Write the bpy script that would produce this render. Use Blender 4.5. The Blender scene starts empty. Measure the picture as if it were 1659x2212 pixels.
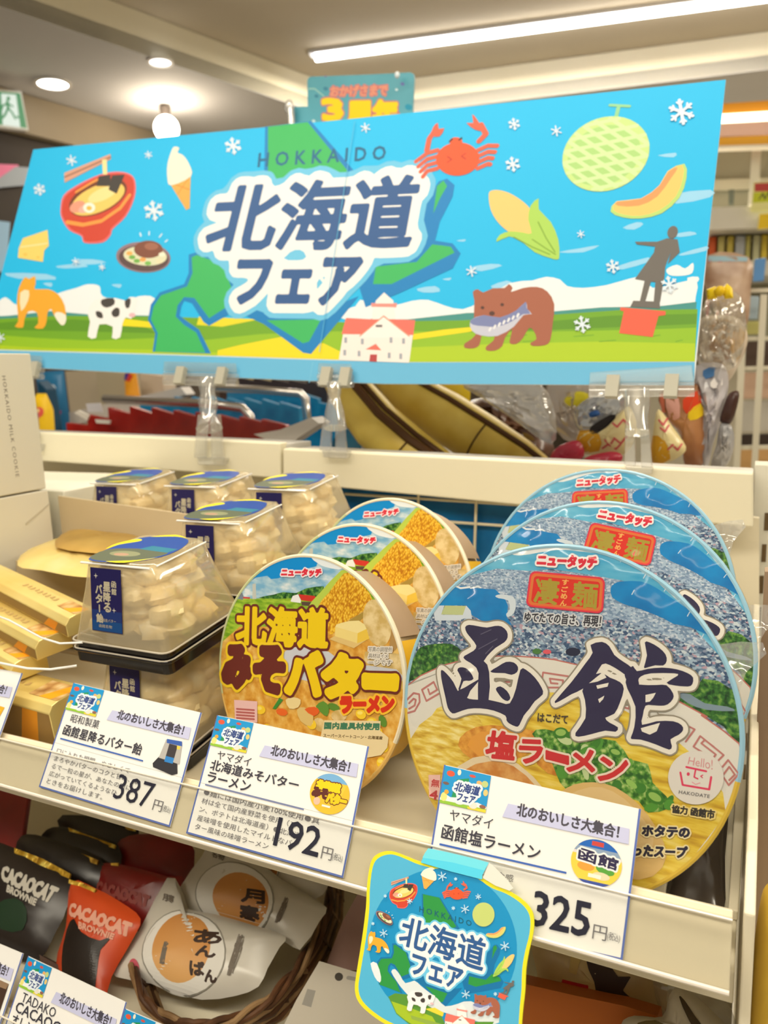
import bpy, math, random
import numpy as np
from mathutils import Vector, Matrix
random.seed(7)
SC = bpy.context.scene
COL = SC.collection
# ------------------------------------------------------------------ camera, light, exposure
F, CX, CY = 1660.0, 829.5, 1106.0
UP = -np.array([366, 9294, 1660.]); UP /= np.linalg.norm(UP)
XA = np.array([3460, 192, -1660.]); XA /= np.linalg.norm(XA)
XA = XA - XA.dot(UP) * UP; XA /= np.linalg.norm(XA)
YA = np.cross(UP, XA)
RM = np.array([XA, YA, UP])            # world = RM @ camera space (x right, y down, z forward)
CAM = np.array([0, 0, 1.40])

cd = bpy.data.cameras.new('camera'); cam = bpy.data.objects.new('camera', cd); COL.objects.link(cam)
cd.sensor_fit = 'VERTICAL'; cd.sensor_height = 36.0; cd.lens = F / 2212 * 36.0
cd.clip_start = 0.01
cr, cdn, cf = RM[:, 0], RM[:, 1], RM[:, 2]
cam.matrix_world = Matrix(((cr[0], -cdn[0], -cf[0], CAM[0]), (cr[1], -cdn[1], -cf[1], CAM[1]), (cr[2], -cdn[2], -cf[2], CAM[2]), (0, 0, 0, 1)))
cd.dof.use_dof = True; cd.dof.focus_distance = 0.46; cd.dof.aperture_fstop = 9.5
SC.camera = cam
SC.view_settings.view_transform = 'Standard'; SC.view_settings.look = 'None'
SC.view_settings.gamma = 1.0; SC.view_settings.use_curve_mapping = False
SC.view_settings.exposure = 0.18
SC.cycles.max_bounces = 8; SC.cycles.transparent_max_bounces = 24

LIGHT = (1.0, 0.92, 0.76)
w = bpy.data.worlds.new('world'); SC.world = w; w.use_nodes = True
w.node_tree.nodes['Background'].inputs[0].default_value = (1.0, 0.90, 0.74, 1)
w.node_tree.nodes['Background'].inputs[1].default_value = 0.36

def area(name, loc, rot, sx, sy, power, color=LIGHT):
    l = bpy.data.lights.new(name, 'AREA'); l.shape = 'RECTANGLE'; l.size = sx; l.size_y = sy
    l.energy = power; l.color = color
    o = bpy.data.objects.new(name, l); o.location = loc; o.rotation_euler = rot; COL.objects.link(o)
    return o
# visible strip's pair, then unseen fill lights added to brighten goods and ceiling
def light_pair(loc, rz, sx, sy, down, upw, tilt=0.0):
    area('strip_fill_down', loc, (math.radians(tilt), 0, math.radians(rz)), sx, sy, down)
    area('ceiling_fill_up', (loc[0], loc[1], loc[2] - .02), (math.pi, 0, math.radians(rz)), sx, sy, upw)
light_pair((-0.75, 2.88, 2.54), 12, 1.55, 0.06, 34, 0.6)
light_pair((-0.45, 0.50, 2.44), 12, 2.4, 0.10, 15, 6)
light_pair((-0.30, -0.60, 2.44), 12, 2.6, 0.12, 25, 8, 8)
light_pair((-2.9, 1.0, 2.36), 0, 0.3, 1.2, 10, 9)
light_pair((1.7, 1.6, 2.34), 0, 0.3, 1.8, 30, 7)
light_pair((0.6, 4.6, 2.34), 12, 2.6, 0.2, 40, 6)
light_pair((-1.4, 4.6, 2.34), 12, 1.6, 0.2, 14, 9)

# ------------------------------------------------------------------ projection helpers
def A(*p): return np.array(p, float)
def ray(px, py): return RM @ A((px - CX) / F, (py - CY) / F, 1.0)
def at(px, py, d): return CAM + ray(px, py) * d
def hit(px, py, P, n):
    r = ray(px, py); return CAM + r * (np.dot(np.asarray(P, float) - CAM, n) / r.dot(n))
def hy(px, py, Y): return hit(px, py, A(0, Y, 0), A(0, 1, 0))
def hz(px, py, z): return hit(px, py, A(0, 0, z), A(0, 0, 1))
def hx(px, py, x): return hit(px, py, A(x, 0, 0), A(1, 0, 0))
def zm(pts, ox, oy, s): return [(ox + x * s, oy + y * s) for x, y in pts]

# ------------------------------------------------------------------ materials
KW = np.array([0.94, 0.98, 1.10])
def lin(c):
    c = np.asarray(c, float) / 255.0
    return np.where(c <= 0.04045, c / 12.92, ((c + 0.055) / 1.055) ** 2.4)
PRINT_DIM = 1.0          # print colours scaled down to offset strong light on the banner
def alb(c): return tuple(np.clip(lin(c) * KW * PRINT_DIM, 0.002, 0.93)) + (1.0,)
MC = {}
def newmat(key):
    m = bpy.data.materials.new(key); m.use_nodes = True
    return m, m.node_tree.nodes, m.node_tree.links, m.node_tree.nodes['Principled BSDF']
def mat(c, rough=0.55, metal=0.0, spec=0.3, coat=0.0):
    k = ('s', tuple(c), rough, metal, spec, coat, PRINT_DIM)
    if k not in MC:
        m, N, L, b = newmat('surface_%d_%d_%d' % tuple(int(x) for x in c))
        b.inputs['Base Color'].default_value = alb(c); b.inputs['Roughness'].default_value = rough
        b.inputs['Metallic'].default_value = metal; b.inputs['Specular IOR Level'].default_value = spec
        b.inputs['Coat Weight'].default_value = coat; b.inputs['Coat Roughness'].default_value = 0.12
        MC[k] = m
    return MC[k]
def emit(c, s):
    k = ('e', tuple(c), s)
    if k not in MC:
        m, N, L, b = newmat('lamp_%d_%d_%d' % tuple(c))
        b.inputs['Base Color'].default_value = (0.08, 0.08, 0.08, 1)
        b.inputs['Emission Color'].default_value = tuple(lin(c)) + (1,); b.inputs['Emission Strength'].default_value = s
        MC[k] = m
    return MC[k]
def film(c=(255, 255, 255), amt=0.12, rough=0.06, body=0.06, bump=0.0):
    """clear plastic: transparent with a glossy skin and a faint milky body"""
    k = ('f', tuple(c), amt, rough, body, bump)
    if k not in MC:
        m, N, L, b = newmat('clear_plastic'); N.remove(b)
        out = N['Material Output']
        tr = N.new('ShaderNodeBsdfTransparent'); gl = N.new('ShaderNodeBsdfGlossy'); df = N.new('ShaderNodeBsdfDiffuse')
        gl.inputs['Roughness'].default_value = rough
        df.inputs['Color'].default_value = alb(c); tr.inputs['Color'].default_value = (0.97, 0.97, 0.96, 1)
        fr = N.new('ShaderNodeLayerWeight'); fr.inputs['Blend'].default_value = 0.25
        ma = N.new('ShaderNodeMath'); ma.operation = 'MULTIPLY_ADD'; ma.inputs[1].default_value = 0.45 if amt > 0 else 0.12; ma.inputs[2].default_value = amt
        L.new(fr.outputs['Facing'], ma.inputs[0])
        m1 = N.new('ShaderNodeMixShader'); m1.inputs[0].default_value = body
        L.new(tr.outputs[0], m1.inputs[1]); L.new(df.outputs[0], m1.inputs[2])
        m2 = N.new('ShaderNodeMixShader'); L.new(ma.outputs[0], m2.inputs[0])
        L.new(m1.outputs[0], m2.inputs[1]); L.new(gl.outputs[0], m2.inputs[2]); L.new(m2.outputs[0], out.inputs['Surface'])
        if bump:
            nz = N.new('ShaderNodeTexNoise'); nz.inputs['Scale'].default_value = bump; nz.inputs['Detail'].default_value = 1
            bp = N.new('ShaderNodeBump'); bp.inputs['Strength'].default_value = 0.9; bp.inputs['Distance'].default_value = 0.01
            tc = N.new('ShaderNodeTexCoord'); L.new(tc.outputs['Object'], nz.inputs['Vector'])
            L.new(nz.outputs['Fac'], bp.inputs['Height']); L.new(bp.outputs[0], gl.inputs['Normal'])
        MC[k] = m
    return MC[k]
def ramp_mat(key, tex, scale, stops, rough=0.5, coord='Object', stretch=(1, 1, 1), rot=0.0, bump=0.0, metal=0.0, spec=0.3, distort=0.0):
    """printed or natural colour variation: a procedural texture through a colour ramp"""
    if key in MC: return MC[key]
    m, N, L, b = newmat(key)
    tc = N.new('ShaderNodeTexCoord'); mp = N.new('ShaderNodeMapping')
    mp.inputs['Scale'].default_value = stretch; mp.inputs['Rotation'].default_value = (0, 0, rot)
    L.new(tc.outputs[coord], mp.inputs['Vector'])
    if tex == 'noise':
        t = N.new('ShaderNodeTexNoise'); t.inputs['Scale'].default_value = scale; t.inputs['Detail'].default_value = 3; o = t.outputs['Fac']
    elif tex == 'wave':
        t = N.new('ShaderNodeTexWave'); t.inputs['Scale'].default_value = scale; t.inputs['Distortion'].default_value = distort
        t.inputs['Detail'].default_value = 2; o = t.outputs['Fac']
    else:
        t = N.new('ShaderNodeTexVoronoi'); t.inputs['Scale'].default_value = scale
        o = t.outputs['Color'] if tex == 'cells' else t.outputs['Distance']
    L.new(mp.outputs[0], t.inputs['Vector'])
    r = N.new('ShaderNodeValToRGB'); r.color_ramp.interpolation = 'CONSTANT' if tex == 'cells' else 'LINEAR'
    if tex == 'cells':
        sx = N.new('ShaderNodeSeparateColor'); L.new(o, sx.inputs[0]); o = sx.outputs[0]
    el = r.color_ramp.elements
    el[0].position = stops[0][0]; el[0].color = alb(stops[0][1]); el[1].position = stops[1][0]; el[1].color = alb(stops[1][1])
    for p, c in stops[2:]:
        e = el.new(p); e.color = alb(c)
    L.new(o, r.inputs[0]); L.new(r.outputs[0], b.inputs['Base Color'])
    b.inputs['Roughness'].default_value = rough; b.inputs['Metallic'].default_value = metal; b.inputs['Specular IOR Level'].default_value = spec
    if bump:
        bp = N.new('ShaderNodeBump'); bp.inputs['Strength'].default_value = bump; bp.inputs['Distance'].default_value = 0.002
        L.new(r.outputs[0], bp.inputs['Height']); L.new(bp.outputs[0], b.inputs['Normal'])
    MC[key] = m
    return m

# ------------------------------------------------------------------ objects
LOC = {}
def meta(o, label=None, cat=None, group=None, kind=None):
    if label: o['label'] = label
    if cat: o['category'] = cat
    if group: o['group'] = group
    if kind: o['kind'] = kind
    return o
def thing(name, loc, label, cat, group=None):
    o = bpy.data.objects.new(name, None); COL.objects.link(o); o.location = tuple(loc); o.empty_display_size = 0.02
    LOC[o.name] = A(*loc)
    return meta(o, label, cat, group)

class G:
    """collects geometry in world space; build() makes ONE mesh object"""
    def __init__(s): s.v = []; s.f = []; s.m = []; s.uv = []; s.mats = []
    def mi(s, m):
        if m not in s.mats: s.mats.append(m)
        return s.mats.index(m)
    def add(s, vs, fs, m, uv=None):
        k = len(s.v); s.v += [tuple(map(float, p)) for p in vs]
        s.uv += [tuple(q) for q in uv] if uv is not None else [(0, 0)] * len(vs)
        i = s.mi(m)
        for f in fs: s.f.append([k + j for j in f]); s.m.append(i)
    def box(s, c, size, m, fr=None):
        c = A(*c); u, v, n = fr if fr else (A(1, 0, 0), A(0, 1, 0), A(0, 0, 1))
        a, b, d = [x / 2 for x in size]
        vs = [c + u * (a * i) + v * (b * j) + n * (d * k) for k in (-1, 1) for j in (-1, 1) for i in (-1, 1)]
        s.add(vs, [(0, 2, 3, 1), (4, 5, 7, 6), (0, 1, 5, 4), (2, 6, 7, 3), (0, 4, 6, 2), (1, 3, 7, 5)], m)
    def hexa(s, lo, hi, m):
        """lo, hi: two quads of four points, same order"""
        s.add(list(lo) + list(hi), [(3, 2, 1, 0), (4, 5, 6, 7), (0, 1, 5, 4), (1, 2, 6, 5), (2, 3, 7, 6), (3, 0, 4, 7)], m)
    def prism(s, pts, d, m):
        """extrude world polygon pts by vector d"""
        n = len(pts); lo = [A(*p) for p in pts]; hi = [p + d for p in lo]
        s.add(lo + hi, [tuple(range(n - 1, -1, -1)), tuple(range(n, 2 * n))] + [(i, (i + 1) % n, n + (i + 1) % n, n + i) for i in range(n)], m)
    def tube(s, pts, r, m, n=10, cap=True):
        pts = [A(*p) for p in pts]; k = len(pts); rs = r if isinstance(r, (list, tuple)) else [r] * k
        vs = []; prev = None
        for i, p in enumerate(pts):
            t = pts[min(i + 1, k - 1)] - pts[max(i - 1, 0)]; t = t / (np.linalg.norm(t) + 1e-12)
            if prev is None:
                a = A(0, 0, 1) if abs(t[2]) < 0.9 else A(1, 0, 0); x = np.cross(t, a)
            else:
                x = prev - t * prev.dot(t)
            x /= np.linalg.norm(x); prev = x; y = np.cross(t, x)
            for j in range(n):
                a = 2 * math.pi * j / n; vs.append(p + (x * math.cos(a) + y * math.sin(a)) * rs[i])
        fs = [(i * n + j, i * n + (j + 1) % n, (i + 1) * n + (j + 1) % n, (i + 1) * n + j) for i in range(k - 1) for j in range(n)]
        if cap: fs += [tuple(range(n - 1, -1, -1)), tuple((k - 1) * n + j for j in range(n))]
        s.add(vs, fs, m)
    def lathe(s, O, u, v, n, prof, m, seg=64):
        """profile of (radius, height along n)"""
        vs = []
        for r, h in prof:
            for j in range(seg):
                a = 2 * math.pi * j / seg; vs.append(O + u * (r * math.cos(a)) + v * (r * math.sin(a)) + n * h)
        k = len(prof)
        s.add(vs, [(i * seg + j, i * seg + (j + 1) % seg, (i + 1) * seg + (j + 1) % seg, (i + 1) * seg + j) for i in range(k - 1) for j in range(seg)], m)
    def blob(s, c, r, m, seg=10, ring=7, jit=0.0, fr=None):
        u, v, n = fr if fr else (A(1, 0, 0), A(0, 1, 0), A(0, 0, 1))
        c = A(*c); vs = [c - n * r[2]]
        for i in range(1, ring):
            t = math.pi * i / ring
            for j in range(seg):
                a = 2 * math.pi * j / seg; q = 1 + random.uniform(-jit, jit)
                vs.append(c + (u * (r[0] * math.sin(t) * math.cos(a)) + v * (r[1] * math.sin(t) * math.sin(a)) - n * (r[2] * math.cos(t))) * q)
        vs.append(c + n * r[2]); e = len(vs) - 1
        fs = [(0, 1 + (j + 1) % seg, 1 + j) for j in range(seg)]
        for i in range(ring - 2):
            b = 1 + i * seg
            fs += [(b + j, b + (j + 1) % seg, b + seg + (j + 1) % seg, b + seg + j) for j in range(seg)]
        b = 1 + (ring - 2) * seg
        fs += [(b + j, b + (j + 1) % seg, e) for j in range(seg)]
        s.add(vs, fs, m)
    def build(s, name, parent=None, label=None, cat=None, group=None, kind=None, smooth=False, bevel=0.0):
        loc = LOC[parent.name] if parent else (np.mean(np.array(s.v), axis=0) if s.v else A(0, 0, 0))
        me = bpy.data.meshes.new(name)
        me.from_pydata([tuple(A(*p) - loc) for p in s.v], [], s.f)
        for m in s.mats: me.materials.append(m)
        me.polygons.foreach_set('material_index', s.m)
        ul = me.uv_layers.new(name='UVMap')
        li = np.zeros(len(me.loops), dtype=np.int32); me.loops.foreach_get('vertex_index', li)
        ul.data.foreach_set('uv', np.array(s.uv, dtype=np.float32)[li].ravel())
        if smooth:
            me.polygons.foreach_set('use_smooth', [True] * len(me.polygons))
            me.set_sharp_from_angle(angle=math.radians(42))
        me.update()
        o = bpy.data.objects.new(name, me); COL.objects.link(o)
        if parent: o.parent = parent; LOC[o.name] = loc
        else: o.location = tuple(loc); LOC[o.name] = loc
        if bevel:
            b = o.modifiers.new('bevel', 'BEVEL'); b.width = bevel; b.segments = 2; b.limit_method = 'ANGLE'
        return meta(o, label, cat, group, kind)

def frame_th(th, ps=0.0):
    """a plane leaning back by th, turned by ps: right, up, normal"""
    n = A(-math.sin(ps) * math.cos(th), -math.cos(ps) * math.cos(th), math.sin(th))
    u = np.cross(A(0, 0, 1), n); u /= np.linalg.norm(u)
    return u, np.cross(n, u), n

def smooth_pts(pts, k=4):
    P = [A(*p) for p in pts]; n = len(P); out = []
    for i in range(n):
        p0, p1, p2, p3 = P[i - 1], P[i], P[(i + 1) % n], P[(i + 2) % n]
        for j in range(k):
            t = j / k
            out.append(0.5 * ((2 * p1) + (-p0 + p2) * t + (2 * p0 - 5 * p1 + 4 * p2 - p3) * t * t + (-p0 + 3 * p1 - 3 * p2 + p3) * t ** 3))
    return [tuple(p) for p in out]
def ell(cx, cy, rx, ry, rot=0, n=28):
    a = math.radians(rot); o = []
    for j in range(n):
        t = 2 * math.pi * j / n; x, y = rx * math.cos(t), ry * math.sin(t)
        o.append((cx + x * math.cos(a) - y * math.sin(a), cy + x * math.sin(a) + y * math.cos(a)))
    return o
def rrect(x0, y0, x1, y1, r, n=4):
    o = []
    for cx, cy, a0 in ((x1 - r, y1 - r, 0), (x0 + r, y1 - r, 90), (x0 + r, y0 + r, 180), (x1 - r, y0 + r, 270)):
        for j in range(n + 1):
            a = math.radians(a0 + 90 * j / n); o.append((cx + r * math.cos(a), cy + r * math.sin(a)))
    return o

FT = {}
def glyphs(txt, space=1.0, res=2):
    """outline mesh of a string in the built-in font, scaled to its own unit box"""
    k = (txt, space, res)
    if k in FT: return FT[k]
    c = bpy.data.curves.new('lettering', 'FONT'); c.body = txt; c.resolution_u = res; c.space_character = space
    o = bpy.data.objects.new('lettering', c); COL.objects.link(o)
    d = bpy.context.evaluated_depsgraph_get(); me = bpy.data.meshes.new_from_object(o.evaluated_get(d))
    V = np.array([v.co[:2] for v in me.vertices]); T = [tuple(p.vertices) for p in me.polygons]
    cnt = {}
    for f in T:
        for i in range(len(f)):
            e = tuple(sorted((f[i], f[(i + 1) % len(f)]))); cnt[e] = cnt.get(e, 0) + 1
    E = [e for e, q in cnt.items() if q == 1]
    bpy.data.objects.remove(o); bpy.data.meshes.remove(me); bpy.data.curves.remove(c)
    lo, hi = V.min(0), V.max(0)
    FT[k] = ((V - lo) / (hi - lo), T, E)
    return FT[k]

class Canvas:
    """a printed surface: flat layers laid on one plane; input points are mapped by T, then onto the plane"""
    EPS = 6e-6
    def __init__(s, O, fr, zfun=None):
        s.O = A(*O); s.u, s.v, s.n = fr; s.g = G(); s.k = 1; s.T = None; s.zf = zfun; s.clip = None
    def P(s, p):
        if s.T: p = s.T(p)
        h = hit(p[0], p[1], s.O, s.n) - s.O
        q = (h.dot(s.u), h.dot(s.v))
        if s.clip:
            r = math.hypot(*q)
            if r > s.clip: q = (q[0] * s.clip / r, q[1] * s.clip / r)
        return q
    def W(s, q, z=0.0):
        if s.zf: z += s.zf(q)
        return s.O + s.u * q[0] + s.v * q[1] + s.n * z
    def loc_poly(s, q, m, z=None):
        if z is None: s.k += 1; z = s.k * s.EPS
        s.g.add([s.W(a, z) for a in q], [tuple(range(len(q)))], m, [(a[0] * 10, a[1] * 10) for a in q])
    def poly(s, c, pts, sm=0, halo=None):
        m = mat(c, 0.5) if isinstance(c, tuple) else c
        if sm: pts = smooth_pts(pts, sm)
        q = [s.P(p) for p in pts]
        ar = sum(q[i - 1][0] * q[i][1] - q[i][0] * q[i - 1][1] for i in range(len(q)))
        if ar < 0: q = q[::-1]
        if s.zf:
            R = np.array(q); s.field([(q[i - 1], q[i]) for i in range(len(q))], 1e-6, m, max((R.max(0) - R.min(0)).max() / 34, .0004), True); return
        s.loc_poly(q, m)
    def px(s, p):
        a = A(*s.P(p)); b = A(*s.P((p[0] + 1, p[1]))); c = A(*s.P((p[0], p[1] + 1)))
        return (np.linalg.norm(b - a) + np.linalg.norm(c - a)) / 2
    def field(s, segs, hw, m, cell, fill):
        """one flat layer covering everything within hw of the segments (and inside them, if fill)"""
        S = np.array([(a[0], a[1], b[0], b[1]) for a, b in segs]); mg = hw + cell * 2
        x0, y0 = min(S[:, 0].min(), S[:, 2].min()) - mg, min(S[:, 1].min(), S[:, 3].min()) - mg
        x1, y1 = max(S[:, 0].max(), S[:, 2].max()) + mg, max(S[:, 1].max(), S[:, 3].max()) + mg
        nx, ny = int((x1 - x0) / cell) + 2, int((y1 - y0) / cell) + 2
        X = x0 + np.arange(nx) * cell; Y = y0 + np.arange(ny) * cell
        D = np.full((ny, nx), hw + cell * 1.5); I = np.zeros((ny, nx), bool)
        for ax, ay, bx, by in S:
            i0 = max(0, int((min(ax, bx) - mg - x0) / cell)); i1 = min(nx, int((max(ax, bx) + mg - x0) / cell) + 2)
            j0 = max(0, int((min(ay, by) - mg - y0) / cell)); j1 = min(ny, int((max(ay, by) + mg - y0) / cell) + 2)
            gx = X[None, i0:i1] - ax; gy = Y[j0:j1, None] - ay; dx, dy = bx - ax, by - ay; L = dx * dx + dy * dy + 1e-18
            t = np.clip((gx * dx + gy * dy) / L, 0, 1)
            D[j0:j1, i0:i1] = np.minimum(D[j0:j1, i0:i1], np.hypot(gx - t * dx, gy - t * dy))
            if fill and ay != by:
                jj = np.nonzero((Y >= min(ay, by)) & (Y < max(ay, by)))[0]
                for j in jj: I[j, X > ax + (Y[j] - ay) / dy * dx] ^= True
        f = np.where(I, -D, D) - hw; ins = f < 0
        s.k += 1; z = s.k * s.EPS; s.k += 1
        vid = {}; vs = []; uv = []; fs = []
        def V(key, p):
            if key not in vid: vid[key] = len(vs); vs.append(s.W(p, z)); uv.append((p[0] * 10, p[1] * 10))
            return vid[key]
        for j in range(ny - 1):
            i = 0
            row = ins[j]; row2 = ins[j + 1]
            cnt = row[:-1].astype(int) + row[1:] + row2[:-1] + row2[1:]
            for i in np.nonzero((cnt > 0) & (cnt < 4))[0]:
                C = [(i, j), (i + 1, j), (i + 1, j + 1), (i, j + 1)]; out = []
                for q in range(4):
                    a, b = C[q], C[(q + 1) % 4]; fa, fb = f[a[1], a[0]], f[b[1], b[0]]
                    if fa < 0: out.append(V(a, (X[a[0]], Y[a[1]])))
                    if (fa < 0) != (fb < 0):
                        w = fa / (fa - fb); key = (min(a, b), max(a, b))
                        out.append(V(key, (X[a[0]] + (X[b[0]] - X[a[0]]) * w, Y[a[1]] + (Y[b[1]] - Y[a[1]]) * w)))
                if len(out) > 2: fs.append(tuple(out))
            full = np.nonzero(cnt == 4)[0]
            if len(full):
                br = np.nonzero(np.diff(full) > 1)[0]; st = np.r_[full[0], full[br + 1]]; en = np.r_[full[br], full[-1]] + 1
                for a, b in zip(st, en):
                    step = 2 if s.zf else 10 ** 6
                    for a2 in range(a, b, step):
                        b2 = min(b, a2 + step)
                        fs.append(tuple(V(q, (X[q[0]], Y[q[1]])) for q in ((a2, j), (b2, j), (b2, j + 1), (a2, j + 1))))
        s.g.add(vs, fs, m, uv)
    def edges(s, segs, hw, m, nd=8, fill=False):
        segs = [(a, b) for a, b in segs if math.hypot(a[0] - b[0], a[1] - b[1]) > 1e-9]
        if not segs: return
        if len(segs) == 1 and not fill:
            a, b = A(*segs[0][0]), A(*segs[0][1]); d = (b - a) / np.linalg.norm(b - a); t = A(-d[1], d[0]); q = []
            for c0, a0 in ((b, -90), (a, 90)):
                for k in range(5):
                    r = math.radians(a0 + 45 * k); q.append(tuple(c0 + (d * math.cos(r) + t * math.sin(r)) * hw))
            s.loc_poly(q, m); return
        P2 = np.array([p for sg in segs for p in sg]); ext = (P2.max(0) - P2.min(0) + 2 * hw)
        cell = max(hw / 2.2, math.sqrt(ext[0] * ext[1] / 26000.0))
        cell = min(cell, hw * 1.1)
        s.field(segs, hw, m, cell, fill)
    def line(s, c, pts, wpx, close=False, sm=0):
        m = mat(c, 0.5) if isinstance(c, tuple) else c
        if sm and close: pts = smooth_pts(pts, sm)
        q = [s.P(p) for p in pts]; hw = s.px(pts[0]) * wpx / 2
        s.edges([(q[i], q[i + 1]) for i in range(len(q) - 1)] + ([(q[-1], q[0])] if close else []), hw, m, 6)
    def text(s, c, txt, quad, bold=0.0, halos=(), space=1.0, res=2):
        """quad = bottom-left, bottom-right, top-right, top-left (input coordinates); bold and halos in input pixels"""
        V, Tn, E = glyphs(txt, space, res); BL, BR, TR, TL = [A(*p) for p in quad]
        q = [s.P(tuple(BL * (1 - x) * (1 - y) + BR * x * (1 - y) + TR * x * y + TL * (1 - x) * y)) for x, y in V]
        ps = s.px(tuple((BL + TR) / 2)); segs = [(q[a], q[b]) for a, b in E]
        for hc, hw in halos: s.edges(segs, hw * ps, mat(hc, 0.5) if isinstance(hc, tuple) else hc, fill=True)
        if c is None: return
        m = mat(c, 0.5) if isinstance(c, tuple) else c
        if bold: s.edges(segs, bold * ps, m, fill=True); return
        s.k += 1; z = s.k * s.EPS
        s.g.add([s.W(a, z) for a in q], Tn, m, [(a[0] * 10, a[1] * 10) for a in q])
    def polys(s, c, plist, halos=(), sm=3):
        P2 = [smooth_pts(p, sm) if sm else p for p in plist]
        Q = [[s.P(a) for a in p] for p in P2]; ps = s.px(P2[0][0])
        for hc, hw in halos: s.edges([(q[i - 1], q[i]) for q in Q for i in range(len(q))], hw * ps, mat(hc, 0.5))
        for p in P2: s.poly(c, p)
    def slab(s, pts, th, m, front=True, loc=False):
        """the sheet or board itself: outline extruded backwards by th"""
        q = pts if loc else [s.P(p) for p in pts]
        ar = sum(q[i - 1][0] * q[i][1] - q[i][0] * q[i - 1][1] for i in range(len(q)))
        if ar < 0: q = q[::-1]
        n = len(q); lo = [s.W(a, -th) for a in q]; hi = [s.W(a, 0) for a in q]
        s.g.add(lo + hi, [tuple(range(n - 1, -1, -1)), tuple(range(n, 2 * n))] + [(i, (i + 1) % n, n + (i + 1) % n, n + i) for i in range(n)], m, [(a[0] * 10, a[1] * 10) for a in q] * 2)
    def build(s, *a, **k): return s.g.build(*a, **k)

def affine(src, dst):
    """bilinear map of a unit rectangle src (x0,y0,x1,y1) onto quad dst (TL, TR, BR, BL)"""
    x0, y0, x1, y1 = src; TL, TR, BR, BL = [A(*p) for p in dst]
    def T(p):
        x = (p[0] - x0) / (x1 - x0); y = (p[1] - y0) / (y1 - y0)
        return tuple(TL * (1 - x) * (1 - y) + TR * x * (1 - y) + BR * x * y + BL * (1 - x) * y)
    return T

def pillow(g, pts, O, fr, t, m, rings=7, flat=0.15, jit=0.0, back=0.7):
    """a filled bag: star-shaped local outline inflated on both sides; returns its front height function"""
    u, v, n = fr; Q = [A(*p) for p in pts]; c = sum(Q) / len(Q); N = len(Q)
    prof = lambda s: t * max(0.0, 1 - s ** 2.4) ** 0.6
    for side in (1, -1):
        vs = []; tt = 1 if side == 1 else back
        for k in range(rings):
            sc = 1 - k / rings
            for q in Q:
                p = c + (q - c) * sc; z = prof(sc) * tt + (random.uniform(-jit, jit) * t if 0 < k else 0)
                vs.append(A(*O) + u * p[0] + v * p[1] + n * (z * side))
        vs.append(A(*O) + u * c[0] + v * c[1] + n * (t * tt * side))
        fs = [(k * N + j, k * N + (j + 1) % N, (k + 1) * N + (j + 1) % N, (k + 1) * N + j) for k in range(rings - 1) for j in range(N)]
        fs += [((rings - 1) * N + j, (rings - 1) * N + (j + 1) % N, rings * N) for j in range(N)]
        if side == -1: fs = [f[::-1] for f in fs]
        g.add(vs, fs, m)
    def zf(q):
        d = A(*q) - c; r = np.linalg.norm(d)
        if r < 1e-9: return t
        best = 1e9
        for i in range(N):
            a = Q[i - 1] - c; b = Q[i] - c; e = b - a; den = d[0] * e[1] - d[1] * e[0]
            if abs(den) < 1e-15: continue
            tt = (a[0] * e[1] - a[1] * e[0]) / den; w = (a[0] * d[1] - a[1] * d[0]) / den
            if tt > 0 and -1e-6 <= w <= 1 + 1e-6: best = min(best, tt)
        return prof(min(1.0, 1 / best)) * 1.0 + 0.0006
    return zf
# ================================================================== the setting
CREAM = (232, 224, 200)
wallm = ramp_mat('wall_paint', 'noise', 3, [(0.3, (205, 192, 160)), (0.7, (215, 203, 172))], 0.8)
ceilm = ramp_mat('ceiling_paint', 'noise', 2, [(0.3, (196, 190, 178)), (0.7, (204, 198, 186))], 0.85)
def Lx(y): return -2.356 + 0.242 * y
def Fy(x): return 3.114 + 0.2184 * (x + 1.313)
Q = (-1.6186, Fy(-1.6186))
g = G(); g.box((0, 3, -0.02), (16, 14, 0.04), ramp_mat('floor_tile', 'noise', 4, [(0.3, (208, 196, 172)), (0.7, (222, 210, 186))], 0.4))
g.build('floor', kind='structure')
g = G()
low = [(-7, -3), (Lx(-3), -3), Q, (5, Fy(5)), (5, 9), (-7, 9)]
g.prism([(x, y, 2.45) for x, y in low], A(0, 0, 0.05), ceilm)
g.prism([(Lx(-3) - .1, -3, 2.58), (5, -3, 2.58), (5, Fy(5) + .1, 2.58), (Q[0] - .05, Q[1] + .12, 2.58)], A(0, 0, 0.05), ramp_mat('coffer_paint', 'noise', 2, [(0.3, (190, 176, 148)), (0.7, (198, 184, 156))], 0.85))
g.build('ceiling', kind='structure')
fm = ramp_mat('fascia_paint', 'noise', 2, [(0.3, (228, 215, 178)), (0.7, (234, 222, 188))], 0.8)
g = G(); g.prism([(Lx(-3), -3, 2.452), (Q[0], Q[1], 2.452), (Q[0], Q[1], 2.578), (Lx(-3), -3, 2.578)], A(-0.03, 0, 0), fm); g.build('trim_1', kind='structure')
g = G(); g.prism([(Q[0], Q[1], 2.452), (5, Fy(5), 2.452), (5, Fy(5), 2.578), (Q[0], Q[1], 2.578)], A(0, 0.03, 0), fm); g.build('trim_2', kind='structure')
def WLx(y): return -2.481 + 0.148 * (y - 2.089)
nL = A(1, -0.148, 0); PL = A(WLx(2), 2, 0)
zb = hit(120, 312, PL, nL)[2]
g = G(); g.prism([(WLx(-2), -2, 0), (WLx(8), 8, 0), (WLx(8), 8, 2.448), (WLx(-2), -2, 2.448)], A(-0.05, 0, 0), ramp_mat('dark_entrance', 'noise', 3, [(0.3, (52, 42, 32)), (0.7, (66, 54, 40))], 0.6))  # dark brown stands in for the dark shop entrance below the soffit
g.build('wall_left', kind='structure')
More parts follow.
